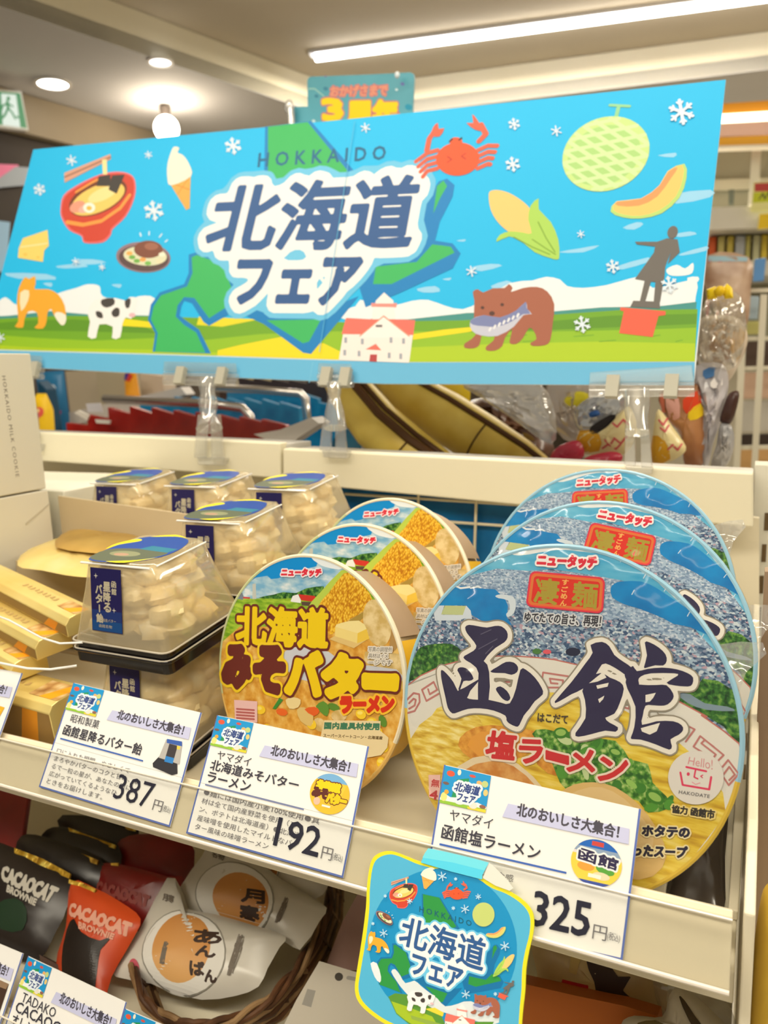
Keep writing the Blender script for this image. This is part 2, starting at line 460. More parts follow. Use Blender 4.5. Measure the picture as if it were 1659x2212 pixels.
g = G(); g.prism([(WLx(-2) + .004, -2, zb), (WLx(8) + .004, 8, zb), (WLx(8) + .004, 8, 2.446), (WLx(-2) + .004, -2, 2.446)], A(0.04, 0, 0), ramp_mat('soffit_paint', 'noise', 3, [(0.3, (150, 134, 106)), (0.7, (158, 142, 114))], 0.8)); g.build('trim_3', kind='structure')
g = G(); g.box((0, 8.05, 1.22), (14, 0.1, 2.44), wallm); g.build('wall_back', kind='structure')
g = G(); g.box((4.5, 3, 1.22), (0.1, 10, 2.44), wallm); g.build('wall_right', kind='structure')

# ------------------------------------------------------------------ lamps on the ceiling
def hzq(pts, z): return [hz(x, y, z) for x, y in pts]
t = thing('strip_light', hz(1100, 62, 2.575), 'long white LED strip light on the coffered ceiling', 'ceiling light')
a, b = hz(682, 121, 2.565), hz(1720, -18, 2.565); dv = (b - a) / np.linalg.norm(b - a); sd = np.cross(dv, A(0, 0, 1))
b = a + dv * 2.4
g = G(); g.box((a + b) / 2 + A(0, 0, 0.008), (2.44, 0.05, 0.012), mat((235, 232, 225), 0.5), (dv, sd, A(0, 0, 1))); g.build('housing', t)
g = G(); g.tube([a, b], 0.019, emit((255, 250, 245), 14.0), 12); g.build('diffuser', t)
def downlight(px, py, r, label, e):
    c = hz(px, py, 2.447); t = thing('downlight', c, label, 'ceiling light', 'recessed ceiling downlights')
    u, v, n = A(1, 0, 0), A(0, -1, 0), A(0, 0, -1)
    g = G(); g.lathe(c, u, v, n, [(r, -0.002), (r * 1.22, 0.0), (r * 1.22, 0.004), (r * .98, 0.005), (r * .95, -0.001)], mat((225, 215, 195), 0.5), 32); g.build('trim_ring', t, smooth=True)
    g = G(); g.lathe(c, u, v, n, [(0.0001, 0.002), (r * .97, 0.002)], emit((255, 252, 250), e), 32); g.build('lens', t)
downlight(114, 180, 0.052, 'round recessed downlight left of the globe lamp, near the exit sign', 10)
downlight(346, 133, 0.035, 'small recessed downlight beside the beam, upper left', 3)
c = hz(356, 232, 2.44); c2 = c - A(0, 0, 0.075)
t = thing('globe_lamp', c, 'glowing round globe lamp hanging under the lower ceiling', 'lamp')
g = G(); g.tube([c, c - A(0, 0, 0.03)], [0.022, 0.018], mat((90, 80, 70), 0.5), 20); g.build('lamp_base', t, smooth=True)
g = G(); g.blob(c2, (0.047, 0.047, 0.047), emit((255, 238, 215), 16), 24, 14); g.build('globe', t, smooth=True)
for k in range(1):
    l = bpy.data.lights.new('globe_light', 'POINT'); l.energy = 2.5; l.color = (1, 0.86, 0.66); l.shadow_soft_size = 0.05
    o = bpy.data.objects.new('globe_light', l); o.location = tuple(c2 + A(0.06, -0.06, -0.02)); COL.objects.link(o)
# the exit sign on the left soffit
fr_l = (A(0.1464, 0.9892, 0), A(0, 0, 1), A(0.9892, -0.1464, 0))
P0 = hit(10, 240, PL + nL * 0.16, nL)
cv = Canvas(P0, fr_l)
cv.slab([(-62, 190), (46, 197), (62, 282), (-60, 268)], 0.03, mat((225, 222, 205), 0.4))
cv.poly(emit((236, 250, 236), .72), [(-52, 194), (44, 202), (58, 277), (-50, 263)])
GR = emit((20, 165, 95), 0.5)
cv.poly(GR, [(-52, 194), (2, 198), (6, 270), (-50, 263)])
cv.poly(GR, [(34, 201), (44, 202), (58, 277), (44, 275)])
cv.poly(GR, [(2, 198), (40, 201), (40, 205), (2, 202)])
cv.poly(GR, ell(18, 213, 4, 5)); cv.line(GR, [(16, 221), (18, 234)], 7); cv.line(GR, [(15, 224), (6, 228), (4, 236)], 3.5); cv.line(GR, [(18, 224), (28, 230)], 3.5)
cv.line(GR, [(18, 234), (26, 243), (33, 256)], 4.5); cv.line(GR, [(17, 234), (12, 246), (6, 254)], 4.5); cv.line(GR, [(36, 252), (52, 258)], 4)
cv.build('exit_sign', label='green and white running-man exit sign on the left soffit', cat='sign')
g = G(); q = [hit(*p, PL + nL * 0.02, nL) for p in [(-70, 352), (40, 356), (34, 392), (-70, 402)]]; g.prism(q, A(-0.006, 0, 0), mat((235, 120, 150), 0.5))
q = [hit(*p, PL + nL * 0.021, nL) for p in [(34, 360), (66, 362), (60, 400), (10, 404), (-40, 412)]]; g.prism(q, A(-0.006, 0, 0), mat((160, 165, 165), 0.5))
g.build('wall_poster', label='pink and grey poster on the dark wall left of the banner', cat='poster')
g = G(); q = [hit(*p, PL + nL * 0.02, nL) for p in [(-60, 470), (22, 480), (14, 585), (-60, 600)]]; g.prism(q, A(-0.006, 0, 0), mat((150, 185, 205), 0.5)); g.build('notice_board', label='pale blue notice on the dark wall by the banner left edge', cat='notice')

# ================================================================== the shelf unit in front
SL = 0.105
FP = A(0, 0.38, 1.112); FN = A(0, -SL, 1) / math.hypot(1, SL)
def zfloor(y): return 1.112 + SL * (y - 0.38)
def hf(px, py, up=0.0): return hit(px, py, FP + FN * up, FN)
CF = frame_th(math.radians(33)); CP = at(1160, 1860, 0.40)
XL, XR = -1.35, 0.001
shelfm = mat((244, 231, 196), 0.38)
t = thing('display_shelf', (-0.6, 0.56, 1.10), 'cream metal shelf board carrying the noodle bowls and candy boxes', 'shelf')
g = G()
y0, y1 = 0.362, 0.765
g.hexa([(XL, y0, zfloor(y0) - .018), (XR, y0, zfloor(y0) - .018), (XR, y1, zfloor(y1) - .018), (XL, y1, zfloor(y1) - .018)], [(XL, y0, zfloor(y0)), (XR, y0, zfloor(y0)), (XR, y1, zfloor(y1)), (XL, y1, zfloor(y1))], shelfm)
g.build('shelf_board', t, bevel=0.001)
def rail(name, dP, xr, label):
    O = CP + dP - CF[2] * 0.0012
    t = thing('price_rail', A(-.6, O[1], O[2] - .03), label, 'price rail')
    W = lambda x, v, z=0.0: A(x, O[1], O[2]) + CF[1] * v + CF[2] * z
    g = G()
    g.prism([W(XL, -.0345), W(xr, -.0345), W(xr, -.004), W(XL, -.004)], -CF[2] * .003, mat((212, 199, 166), 0.22, spec=.5))
    g.prism([W(XL, -.009, -.003), W(xr, -.009, -.003), W(xr, -.001, -.003), W(XL, -.001, -.003)], -CF[2] * .012, shelfm)
    b = g.build('label_channel', t, bevel=0.0006)
    g = G()
    g.prism([W(XL, -.0350, .0034), W(xr, -.0350, .0034), W(xr, -.0050, .0034), W(XL, -.0050, .0034)], CF[2] * .0006, film((255, 250, 235), .0, .05, .0, 0.0))
    for vv, rr in ((-.0050, .0006), (-.0350, .0012)):
        g.tube([W(XL, vv, .0034), W(xr, vv, .0034)], rr, mat((238, 226, 205), 0.15, spec=.6), 8)  # pale beads stand in for highlight lines along the clear lip
    g.build('clear_lip', t)
rail('upper', A(0, 0, 0), XR - .002, 'long clear price rail under the noodle bowls, holding the 325, 192 and 387 cards')
LOWD = A(0, -0.053, -0.178)
g = G()
y0l, zl = 0.30, 0.903
g.hexa([(XL, y0l, zl - .02), (XR, y0l, zl - .02), (XR, .72, zl - .02), (XL, .72, zl - .02)], [(XL, y0l, zl), (XR, y0l, zl), (XR, .72, zl), (XL, .72, zl)], shelfm)
tl = thing('display_shelf', (-0.6, 0.5, .9), 'lower shelf board carrying the brownie bags and bun packs', 'shelf')
g.build('shelf_board', tl)
rail('lower', LOWD, XR - .002, 'lower clear price rail at the bottom edge')
g = G(); g.box(((XL + XR) / 2, .735, 1.02), (XR - XL, .012, .20), mat((200, 188, 160), .5)); g.build('rear_board', label='cream rear board behind the goods on the lower shelf', cat='board')
g = G(); g.box((-.68, .755, .43), (1.33, .02, .86), shelfm); g.build('rear_board', label='cream lower base panel beneath the lower shelf', cat='board')
g = G(); g.prism([hy(*p, .812) for p in [(-120, 960), (700, 1020), (700, 1330), (-120, 1200)]], A(0, .01, 0), shelfm); g.prism([hy(*p, .812) for p in [(1180, 1080), (1640, 1120), (1640, 1500), (1180, 1400)]], A(0, .01, 0), shelfm); g.build('rear_board', label='cream rear boards of the upper shelf under the white ledges', cat='board')
g = G()
g.prism([(.0035, .345, .60), (.0035, .79, .60), (.0035, .79, 1.17), (.0035, .40, 1.17), (.0035, .355, 1.148)], A(.005, 0, 0), shelfm); g.build('end_panel', label='thin white end panel on the right side of the shelf', cat='end panel', bevel=.001)
# two white divider strips on the shelf by the big bowl, dark filler painted as the gap between them
def strip(pts, up, name, label, m):
    q = [hf(x, y, .001) for x, y in pts]; g = G(); g.prism(q, FN * up, m)
    return g.build(name, label=label, cat='shelf divider', group='shelf dividers by the big bowl', bevel=.0008)
strip([(1405, 1945), (1436, 1952), (1478, 1700), (1454, 1700)], .006, 'shelf_divider', 'white divider strip under the front blue noodle bowl, left of the dark gap', shelfm)
strip([(1572, 1985), (1594, 1990), (1612, 1700), (1590, 1700)], .006, 'shelf_divider', 'white divider strip along the right shelf edge, right of the dark gap', shelfm)
pc = hf(1505, 1890, .004); fr = (A(1, 0, 0), A(0, FN[2], -FN[1]), FN)
g = G(); q = []
for x, y in [(1440, 1945), (1500, 1962), (1562, 1975), (1566, 1850), (1572, 1720), (1520, 1705), (1476, 1720), (1458, 1830)]:
    d = hf(x, y, .004) - pc; q.append((d.dot(fr[0]), d.dot(fr[1])))
pillow(g, smooth_pts(q, 3), pc, fr, .006, mat((62, 52, 42), .18, spec=.6), jit=.12, back=.2)
g.build('dark_gap_fill', label='dark glossy filler for the dark gap right of the front blue bowl', cat='pouch', smooth=True)

# back rail: the ledge of the cases standing behind the shelf
YR = 0.77
def ledge(top, bot, dx, label, depth):
    c = hy(*top[0], YR)
    t = thing('display_case', ((hy(*top[0], YR) + hy(*top[1], YR)) / 2 - A(0, 0, .1)), label, 'display case', 'white display cases behind the shelf')
    a, b = hy(*top[0], YR), hy(*top[1], YR); d, e = hy(*bot[0], YR), hy(*bot[1], YR)
    g = G(); g.prism([d, e, b, a], A(0, .016, 0), mat((242, 231, 196), .42)); g.build('front_panel', t, bevel=.0018)
    g = G(); g.prism([a + A(0, .012, -.002), b + A(0, .012, -.002), b + A(0, .07, -.004), a + A(0, .07, -.004)], A(0, 0, -.01), mat((222, 215, 198), .4)); g.build('rim', t, bevel=.001)
    g = G(); ex = 1.0 if depth > 1 else 0; g.box(((a[0] - ex + b[0]) / 2, .86 + depth / 2, 1.19), (b[0] - a[0] + ex, depth, .02), mat((150, 142, 130), .5)); g.build('basin', t)
    return t
caseL = ledge([(-60, 928), (606, 957)], [(-60, 985), (606, 1034)], 0, 'long white display case ledge behind the candy boxes, left', 1.2)
caseR = ledge([(611, 969), (1627, 1022)], [(611, 1042), (1627, 1140)], 0, 'white display case ledge behind the blue noodle bowls, right', .55)
# wire grid with blue panel under the right ledge
t = thing('wire_grid', hy(960, 1100, .80), 'cream wire grid over blue panel below the white ledge', 'wire grid')
q = [hy(*p, .80) for p in [(690, 1036), (1240, 1090), (1240, 1400), (690, 1300)]]
g = G(); g.prism(q, A(0, .01, 0), ramp_mat('blue_board', 'noise', 14, [(0.35, (8, 78, 125)), (0.65, (20, 112, 165))], .35)); g.build('blue_panel', t)
g = G()
wm = mat((225, 210, 170), .4)
for (x0, ya, x1, yb) in [(745, 1067, 1240, 1098), (745, 1112, 1240, 1146)]: g.tube([hy(x0, ya, .794), hy(x1, yb, .794)], .0016, wm, 8)
for x in (905, 1030, 1155): g.tube([hy(x, 1045, .792), hy(x - 6, 1220, .792)], .0016, wm, 8)
g.build('wires', t)
# slotted post and things at the right border
t = thing('slotted_post', hy(1650, 1500, .80), 'cream slotted upright post at the right edge', 'shelf post')
q = [hy(*p, .835) for p in [(1630, 1003), (1720, 1006), (1690, 2300), (1580, 2300)]]
g = G(); g.prism(q, A(0, .03, 0), mat((232, 225, 200), .45)); po = g.build('upright', t, bevel=.001)
g = G()
for i in range(9):
    y = 1108 + i * 68; x = 1657 - (y - 1108) * .085
    q = [hy(*p, .8344) for p in [(x - 5, y), (x + 5, y), (x + 3, y + 38), (x - 7, y + 38)]]
    g.prism(q, A(0, .002, 0), mat((110, 88, 55), .7))
g.build('slots', t)
q = [hy(*p, .52) for p in [(1652, 1235), (1760, 1235), (1740, 2300), (1612, 2300), (1628, 1700)]]
g = G(); g.prism(q, A(0, .012, 0), ramp_mat('kraft_board', 'noise', 5, [(0.3, (150, 122, 95)), (0.7, (178, 152, 120))], .6, stretch=(4, 1, .6))); g.build('cardboard_panel', label='blurred light brown cardboard panel at the right edge', cat='panel')
pc = hy(1680, 2120, .42); fr = (A(1, 0, 0), A(0, 0, 1), A(0, -1, 0)); g = G()
q = [tuple((hy(x, y, .42) - pc)[[0, 2]]) for x, y in [(1640, 1960), (1662, 1905), (1720, 1890), (1760, 2100), (1740, 2300), (1622, 2300), (1618, 2150)]]
pillow(g, smooth_pts(q, 4), pc, fr, .02, mat((226, 188, 70), .4), jit=.03); g.build('yellow_bag', label='yellow bag cut off at the lower right edge', cat='bag', smooth=True)
# ================================================================== printed motifs (drawn in the banner's own pixel space)
Z1 = lambda p: [(x / 2, 150 + y / 2) for x, y in p]
Z2 = lambda p: [(830 + x / 2, 150 + y / 2) for x, y in p]
WHT = (250, 248, 238)
def flake(c, x, y, r, col=(232, 243, 246), wd=.24):
    sg = []
    for k in range(3):
        a = math.radians(20 + 60 * k); dx, dy = math.cos(a) * r, math.sin(a) * r
        c.line(col, [(x - dx, y - dy), (x + dx, y + dy)], max(2.0, r * wd))
        if r > 11:
            for s in (-1, 1):
                bx, by = x + dx * .6 * s, y + dy * .6 * s
                for e in (-1, 1):
                    b = a + e * .8; c.line(col, [(bx, by), (bx + math.cos(b) * r * .34 * s, by + math.sin(b) * r * .34 * s)], max(2.0, r * .15))
def m_ramen(c):
    RD = (214, 70, 48)
    c.poly((240, 110, 110), Z1([(262, 605), (275, 545), (335, 500), (430, 455), (510, 442), (566, 455), (586, 490), (582, 555), (545, 635), (488, 690), (480, 715), (445, 748), (366, 750), (352, 720), (300, 695), (268, 645)]), 3)
    c.poly(RD, Z1([(268, 605), (282, 550), (340, 507), (430, 463), (510, 450), (560, 460), (579, 490), (575, 552), (540, 630), (482, 685), (474, 710), (440, 740), (370, 743), (357, 715), (308, 690), (275, 642)]), 3)
    c.poly((120, 60, 35), ell(212, 427, 67, 34, -24)); c.poly((250, 208, 105), ell(212, 430, 62, 28, -24)); c.poly((253, 228, 150), ell(222, 420, 34, 13, -24))
    c.poly((240, 160, 130), ell(168, 447, 18, 12, -24)); c.poly((245, 180, 160), ell(182, 452, 13, 8, -24))
    c.poly((252, 246, 225), ell(193, 449, 13, 11)); c.poly((248, 190, 80), ell(193, 450, 6, 5))
    c.poly((66, 60, 55), Z1([(428, 462), (478, 455), (478, 505), (418, 505)])); c.poly((66, 60, 55), Z1([(485, 458), (540, 455), (505, 538), (470, 520)]))
    c.line((247, 160, 70), Z1([(290, 660), (360, 672), (440, 655), (520, 600), (560, 545)]), 7); c.line((247, 160, 70), Z1([(330, 530), (400, 488), (420, 478)]), 5)
    c.poly((225, 165, 135), Z1([(278, 448), (478, 366), (480, 388), (280, 490)])); c.line((150, 105, 85), Z1([(280, 466), (478, 380)]), 3)
    c.poly((250, 232, 160), Z1([(442, 392), (462, 388), (464, 455), (446, 455)]))
def m_ice(c):
    c.poly((238, 176, 80), Z1([(725, 478), (825, 440), (820, 600), (805, 608)])); c.line((220, 150, 60), Z1([(740, 490), (818, 520)]), 2); c.line((220, 150, 60), Z1([(815, 470), (768, 540)]), 2)
    c.poly((250, 240, 215), Z1([(752, 335), (775, 340), (768, 360), (792, 372), (818, 410), (826, 462), (740, 502), (724, 470), (724, 412), (738, 362)]), 3)
def m_crab(c):
    RD, R2 = (232, 100, 72), (240, 90, 45)
    for s, cx in ((-1, 945), (1, 1032)):
        for k in range(4):
            y0 = 325 + k * 13; ex = cx + s * (38 - k * 5) - (8 if s < 0 else -4); ey = y0 + (28 - k * 2) * (1 if s < 0 else -.2) - 4
            c.line(RD, [(cx, y0), (cx + s * 22, y0 - 8 + (14 if s < 0 else -2)), (ex, ey)], 9)
    c.line(RD, Z2([(185, 350), (195, 300), (218, 268)]), 11); c.poly(RD, Z2([(205, 285), (212, 250), (232, 232), (236, 258), (260, 255), (240, 290)]), 2)
    c.line(RD, Z2([(410, 310), (440, 280), (418, 240)]), 11); c.poly(RD, Z2([(380, 195), (400, 215), (425, 262), (395, 262), (355, 232), (385, 232)]), 2)
    c.poly(R2, ell(989, 344, 47, 36, -4)); c.poly(R2, ell(985, 306, 14, 9))
    for x, y, d in ((973, 345, 1), (1000, 338, -1)): c.line((190, 60, 40), [(x - 6 * d, y - 6), (x + 3 * d, y), (x - 6 * d, y + 6)], 2.5)
    c.line((60, 40, 40), [(972, 306), (977, 301)], 4); c.line((60, 40, 40), [(992, 303), (997, 299)], 4)
def m_melon(c):
    c.line((150, 214, 155), Z2([(1000, 215), (1012, 165)]), 8); c.line((150, 214, 155), Z2([(975, 155), (1060, 160)]), 6)
    c.poly((205, 232, 140), ell(1309, 333, 97, 78, -24, 40))
    ca, sa = math.cos(math.radians(-24)), math.sin(math.radians(-24))
    def chord(a0, off, col, wd):
        a = math.radians(a0); d = (math.cos(a), math.sin(a)); nn = (-d[1], d[0]); o = (nn[0] * off, nn[1] * off)
        A_ = (d[0] / 93) ** 2 + (d[1] / 74) ** 2; B_ = 2 * (d[0] * o[0] / 93 ** 2 + d[1] * o[1] / 74 ** 2); C_ = (o[0] / 93) ** 2 + (o[1] / 74) ** 2 - 1
        D = B_ * B_ - 4 * A_ * C_
        if D <= 0: return
        pt = []
        for t_ in ((-B_ - D ** .5) / (2 * A_), (-B_ + D ** .5) / (2 * A_)):
            x, y = o[0] + d[0] * t_, o[1] + d[1] * t_; pt.append((1309 + x * ca - y * sa, 333 + x * sa + y * ca))
        c.line(col, pt, wd)
    c.poly((176, 218, 128), ell(1305, 336, 82, 62, -24, 40))
    for k in range(-3, 4): chord(58, k * 23, (214, 240, 168), 8); chord(12, k * 23, (214, 240, 168), 8)
def m_slice(c):
    c.poly((190, 222, 120), Z2([(978, 615), (1030, 640), (1110, 645), (1200, 622), (1275, 555), (1306, 470), (1297, 408), (1225, 440), (1190, 500), (1110, 558), (1005, 570)]), 2)
    c.poly((252, 205, 110), Z2([(990, 608), (1040, 628), (1110, 632), (1190, 608), (1260, 548), (1290, 470), (1288, 414), (1225, 440), (1190, 500), (1110, 558), (1005, 570)]), 2)
    c.poly((252, 160, 95), Z2([(1010, 590), (1100, 590), (1180, 550), (1240, 470), (1268, 425), (1228, 442), (1190, 502), (1110, 560), (1008, 572)]), 2)
def m_corn(c):
    c.poly((253, 206, 120), Z2([(452, 540), (470, 523), (510, 525), (560, 545), (620, 590), (645, 640), (640, 712), (560, 712), (500, 670), (462, 610)]), 3)
    c.poly((176, 216, 92), Z2([(668, 558), (668, 605), (720, 660), (752, 735), (757, 800), (750, 822), (715, 815), (650, 790), (595, 745), (540, 722), (485, 746), (500, 715), (545, 700), (600, 705), (637, 708), (622, 650), (632, 590)]), 2)
    for q in ([(640, 735), (700, 775), (740, 800)], [(560, 725), (640, 768), (715, 800)], [(665, 660), (700, 730), (738, 790)]): c.line((135, 175, 60), Z2(q), 2.5)
def m_statue(c):
    GY = (112, 106, 98)
    c.poly(GY, [(x, y) for x, y in ell(1453, 502, 11, 14, 20)])
    c.poly(GY, Z2([(1083, 745), (1180, 745), (1222, 730), (1268, 735), (1277, 790), (1225, 842), (1238, 790), (1215, 850), (1208, 922), (1150, 918), (1083, 906), (1165, 792), (1170, 766), (1092, 757)]))
    c.poly(GY, Z2([(1126, 910), (1154, 912), (1128, 1004), (1104, 1004)])); c.poly(GY, Z2([(1172, 915), (1206, 918), (1192, 1006), (1164, 1006)]))
    c.poly(GY, Z2([(1063, 1026), (1076, 1000), (1190, 1004), (1192, 1034)]))
    c.poly((243, 100, 72), Z2([(1020, 1028), (1216, 1045), (1215, 1062), (1185, 1066), (1160, 1157), (1015, 1140), (1035, 1046), (1020, 1042)]))
def m_bear(c):
    BR = (172, 100, 74)
    c.poly(BR, Z2([(390, 1000), (383, 962), (405, 950), (428, 964), (470, 946), (520, 945), (538, 928), (555, 945), (548, 962), (600, 945), (660, 940), (705, 960), (735, 1015), (728, 1100), (718, 1170), (695, 1192), (642, 1195), (632, 1182), (658, 1165), (645, 1128), (625, 1118), (600, 1160), (572, 1186), (543, 1184), (545, 1160), (552, 1120), (522, 1160), (510, 1195), (480, 1215), (442, 1214), (442, 1196), (472, 1172), (475, 1140), (440, 1130), (420, 1155), (412, 1190), (388, 1205), (350, 1204), (347, 1185), (378, 1165), (402, 1130), (388, 1070)]), 2)
    c.poly((205, 205, 215), Z2([(372, 1085), (430, 1062), (500, 1072), (570, 1042), (612, 1004), (618, 1035), (638, 1058), (602, 1062), (560, 1112), (490, 1152), (420, 1150), (380, 1130)]), 2)
    c.poly((128, 136, 178), Z2([(372, 1085), (430, 1062), (500, 1072), (570, 1042), (612, 1004), (615, 1030), (632, 1056), (600, 1058), (550, 1090), (490, 1112), (430, 1110), (385, 1104)]), 2)
    c.poly((88, 55, 45), Z2(ell(425, 1030, 8, 7))); c.poly((88, 55, 45), Z2(ell(510, 1017, 8, 7))); c.poly((88, 55, 45), Z2(ell(466, 1055, 12, 10)))
    for k in range(7): c.line((240, 238, 235), Z2([(455 + k * 20, 1128 - k * 10), (460 + k * 20, 1118 - k * 10)]), 5)
def m_fox(c):
    OR = (251, 174, 48)
    c.poly(OR, Z1([(82, 945), (108, 898), (126, 906), (152, 893), (154, 930), (152, 950), (210, 950), (252, 972), (280, 1020), (286, 1085), (266, 1105), (234, 1062), (222, 1035), (206, 1050), (202, 1090), (186, 1120), (148, 1116), (166, 1098), (160, 1050), (124, 1045), (106, 1082), (100, 1116), (64, 1111), (80, 1088), (74, 1010)]), 2)
    c.poly((253, 232, 185), Z1([(88, 965), (125, 955), (122, 1000), (92, 1045)]), 2); c.poly((252, 240, 215), Z1([(250, 1048), (286, 1062), (282, 1098), (264, 1104), (236, 1064)]), 2)
def m_cow(c):
    c.poly((250, 246, 236), Z1([(398, 1010), (430, 990), (500, 988), (545, 1000), (560, 984), (592, 988), (590, 1012), (582, 1045), (568, 1078), (545, 1072), (530, 1098), (520, 1158), (484, 1160), (488, 1112), (430, 1102), (416, 1160), (380, 1154), (390, 1090), (378, 1050)]), 2)
    for p in ([(440, 995), (490, 988), (495, 1015), (462, 1030), (440, 1018)], [(415, 1045), (440, 1050), (445, 1075), (420, 1070)], [(482, 1050), (500, 1030), (517, 1035), (515, 1065), (492, 1070)], [(540, 1000), (565, 990), (560, 1028), (545, 1030)]): c.poly((70, 64, 60), Z1(p), 2)
    c.poly((240, 190, 190), Z1(ell(572, 1062, 14, 10)))
def m_house(c):
    RF = (250, 118, 100)
    c.poly((252, 240, 226), [(742, 718), (893, 718), (884, 784), (732, 778)])
    c.poly(RF, [(738, 722), (748, 687), (800, 690), (830, 678), (850, 690), (897, 692), (893, 724)])
    c.poly((253, 244, 232), [(780, 724), (829, 683), (884, 724), (880, 730), (778, 730)])
    c.poly((253, 244, 232), [(806, 660), (851, 660), (854, 690), (804, 690)]); c.poly((246, 150, 135), [(802, 655), (858, 655), (856, 664), (803, 663)]); c.poly((253, 244, 232), [(812, 650), (830, 632), (850, 650), (850, 656), (811, 656)])
    c.line((250, 150, 120), [(829, 683), (884, 726)], 2.5); c.line((250, 150, 120), [(829, 683), (778, 726)], 2.5)
    for x, y in ((747, 735), (783, 738), (845, 735), (872, 737), (745, 762), (776, 764), (841, 768), (866, 770)): c.poly((170, 172, 178), [(x - 3, y - 6), (x + 3, y - 6), (x + 3, y + 6), (x - 3, y + 6)])
    c.poly((120, 110, 110), [(812, 702), (826, 702), (826, 707), (812, 707)]); c.poly(RF, [(790, 755), (812, 743), (824, 757)]); c.poly((190, 70, 70), [(800, 766), (815, 766), (814, 782), (798, 781)])
def m_plate(c):
    c.poly((150, 120, 125), Z1(ell(620, 812, 118, 66, 4))); c.poly((95, 72, 70), Z1(ell(622, 816, 108, 56, 4))); c.poly((228, 226, 185), Z1(ell(628, 806, 94, 42, 4)))
    c.poly((132, 78, 58), Z1(ell(642, 778, 62, 38))); c.poly((165, 105, 80), Z1(ell(655, 765, 30, 16)))
    for x, y, cc in ((560, 795, (246, 180, 90)), (618, 822, (246, 170, 90)), (592, 828, (120, 180, 80)), (572, 812, (120, 180, 80)), (640, 838, (130, 190, 90)), (700, 800, (245, 240, 210)), (690, 830, (240, 225, 180))): c.poly(cc, Z1(ell(x, y, 14, 9)))
    for a in ((610, 720, 606, 708), (645, 715, 645, 702), (690, 725, 700, 712), (715, 745, 724, 738)): c.line((225, 245, 250), Z1([(a[0], a[1]), (a[2], a[3])]), 3)
def m_cheese(c):
    c.poly((253, 218, 112), Z1([(82, 772), (100, 730), (206, 694), (212, 762), (192, 782), (186, 832), (78, 814)]), 0)
    c.line((254, 232, 160), Z1([(90, 768), (204, 752)]), 3); c.poly((246, 200, 90), Z1(ell(110, 800, 9, 7))); c.poly((246, 200, 90), Z1(ell(165, 812, 7, 5)))

HK_BLUE, HK_GREEN = (12, 132, 196), (60, 186, 98)
def m_island(c, full=True):
    c.poly(HK_BLUE, [(573, 274), (672, 262), (770, 375), (735, 420), (570, 420)]); c.poly(HK_GREEN, [(579, 274), (665, 264), (752, 370), (700, 400), (579, 400)])
    c.poly(HK_BLUE, [(930, 420), (948, 392), (966, 386), (982, 400), (978, 425), (950, 480), (940, 520), (978, 526), (995, 548), (978, 580), (862, 634), (790, 664), (770, 600)]);
    c.poly(HK_GREEN, [(944, 402), (958, 390), (966, 402), (950, 430), (936, 462)]); c.poly(HK_GREEN, [(934, 528), (974, 533), (982, 546), (930, 572), (846, 614), (806, 614), (812, 576), (900, 566)])
    c.poly(HK_BLUE, [(408, 550), (425, 545), (520, 560), (560, 650), (700, 670), (775, 640), (735, 690), (672, 765), (655, 762), (570, 700), (508, 672), (452, 704), (440, 696), (415, 655), (398, 650), (392, 662), (388, 682), (404, 694), (430, 712), (456, 764), (330, 760), (336, 720), (320, 692), (326, 658), (345, 632), (398, 614), (408, 590)])
    c.poly(HK_GREEN, [(414, 556), (425, 551), (480, 570), (500, 620), (498, 658), (452, 688), (420, 644), (398, 642), (384, 660), (380, 684), (398, 702), (424, 718), (444, 762), (335, 760), (341, 720), (326, 690), (332, 662), (348, 638), (404, 619), (416, 590)])
    c.poly(HK_GREEN, [(576, 692), (694, 690), (668, 738), (655, 742)])
def m_title(c, q1, q2, k=1.0, mid=True):
    hal = [((112, 200, 232), 35 * k), (WHT, 24 * k)]
    for col, hw in hal:
        segs = []; ps = 1
        for tx, q in (('北海道', q1), ('フェア', q2)):
            V, Tn, E = glyphs(tx, 1.0, 2); BL, BR, TR, TL = [A(*p) for p in q]
            l = [c.P(tuple(BL * (1 - x) * (1 - y) + BR * x * (1 - y) + TR * x * y + TL * (1 - x) * y)) for x, y in V]
            ps = c.px(tuple((BL + TR) / 2)); segs += [(l[a], l[b]) for a, b in E]
        c.edges(segs, hw * ps, mat(col, .5), fill=True)
    for tx, q, b in (('北海道', q1, 4.6 * k), ('フェア', q2, 5.4 * k)): c.text((48, 92, 146), tx, q, bold=b)

# ================================================================== the hanging banner on its clip stands
Vb = A(.036, .377, .926); Vb /= np.linalg.norm(Vb)
Ub = A(.997, .02, -.06); Ub -= Vb * Ub.dot(Vb); Ub /= np.linalg.norm(Ub)
BF = (Ub, Vb, np.cross(Ub, Vb)); BO = A(-.35, YR + .012, 1.385)
PRINT_DIM = .82
cv = Canvas(BO, BF)
SKY = mat((34, 192, 240), .5, spec=.25)
out = [(72, 323), (767, 256), (1568, 172), (1534, 480), (1499, 832), (830, 829), (415, 812), (-48, 788), (2, 595)]
cv.slab(out, .0016, mat((236, 238, 232), .5))
cv.poly(SKY, [(72, 323), (767, 256), (1568, 172), (1534, 480), (1501, 781), (885, 782), (730, 777), (365, 765), (-40, 754), (2, 595)])
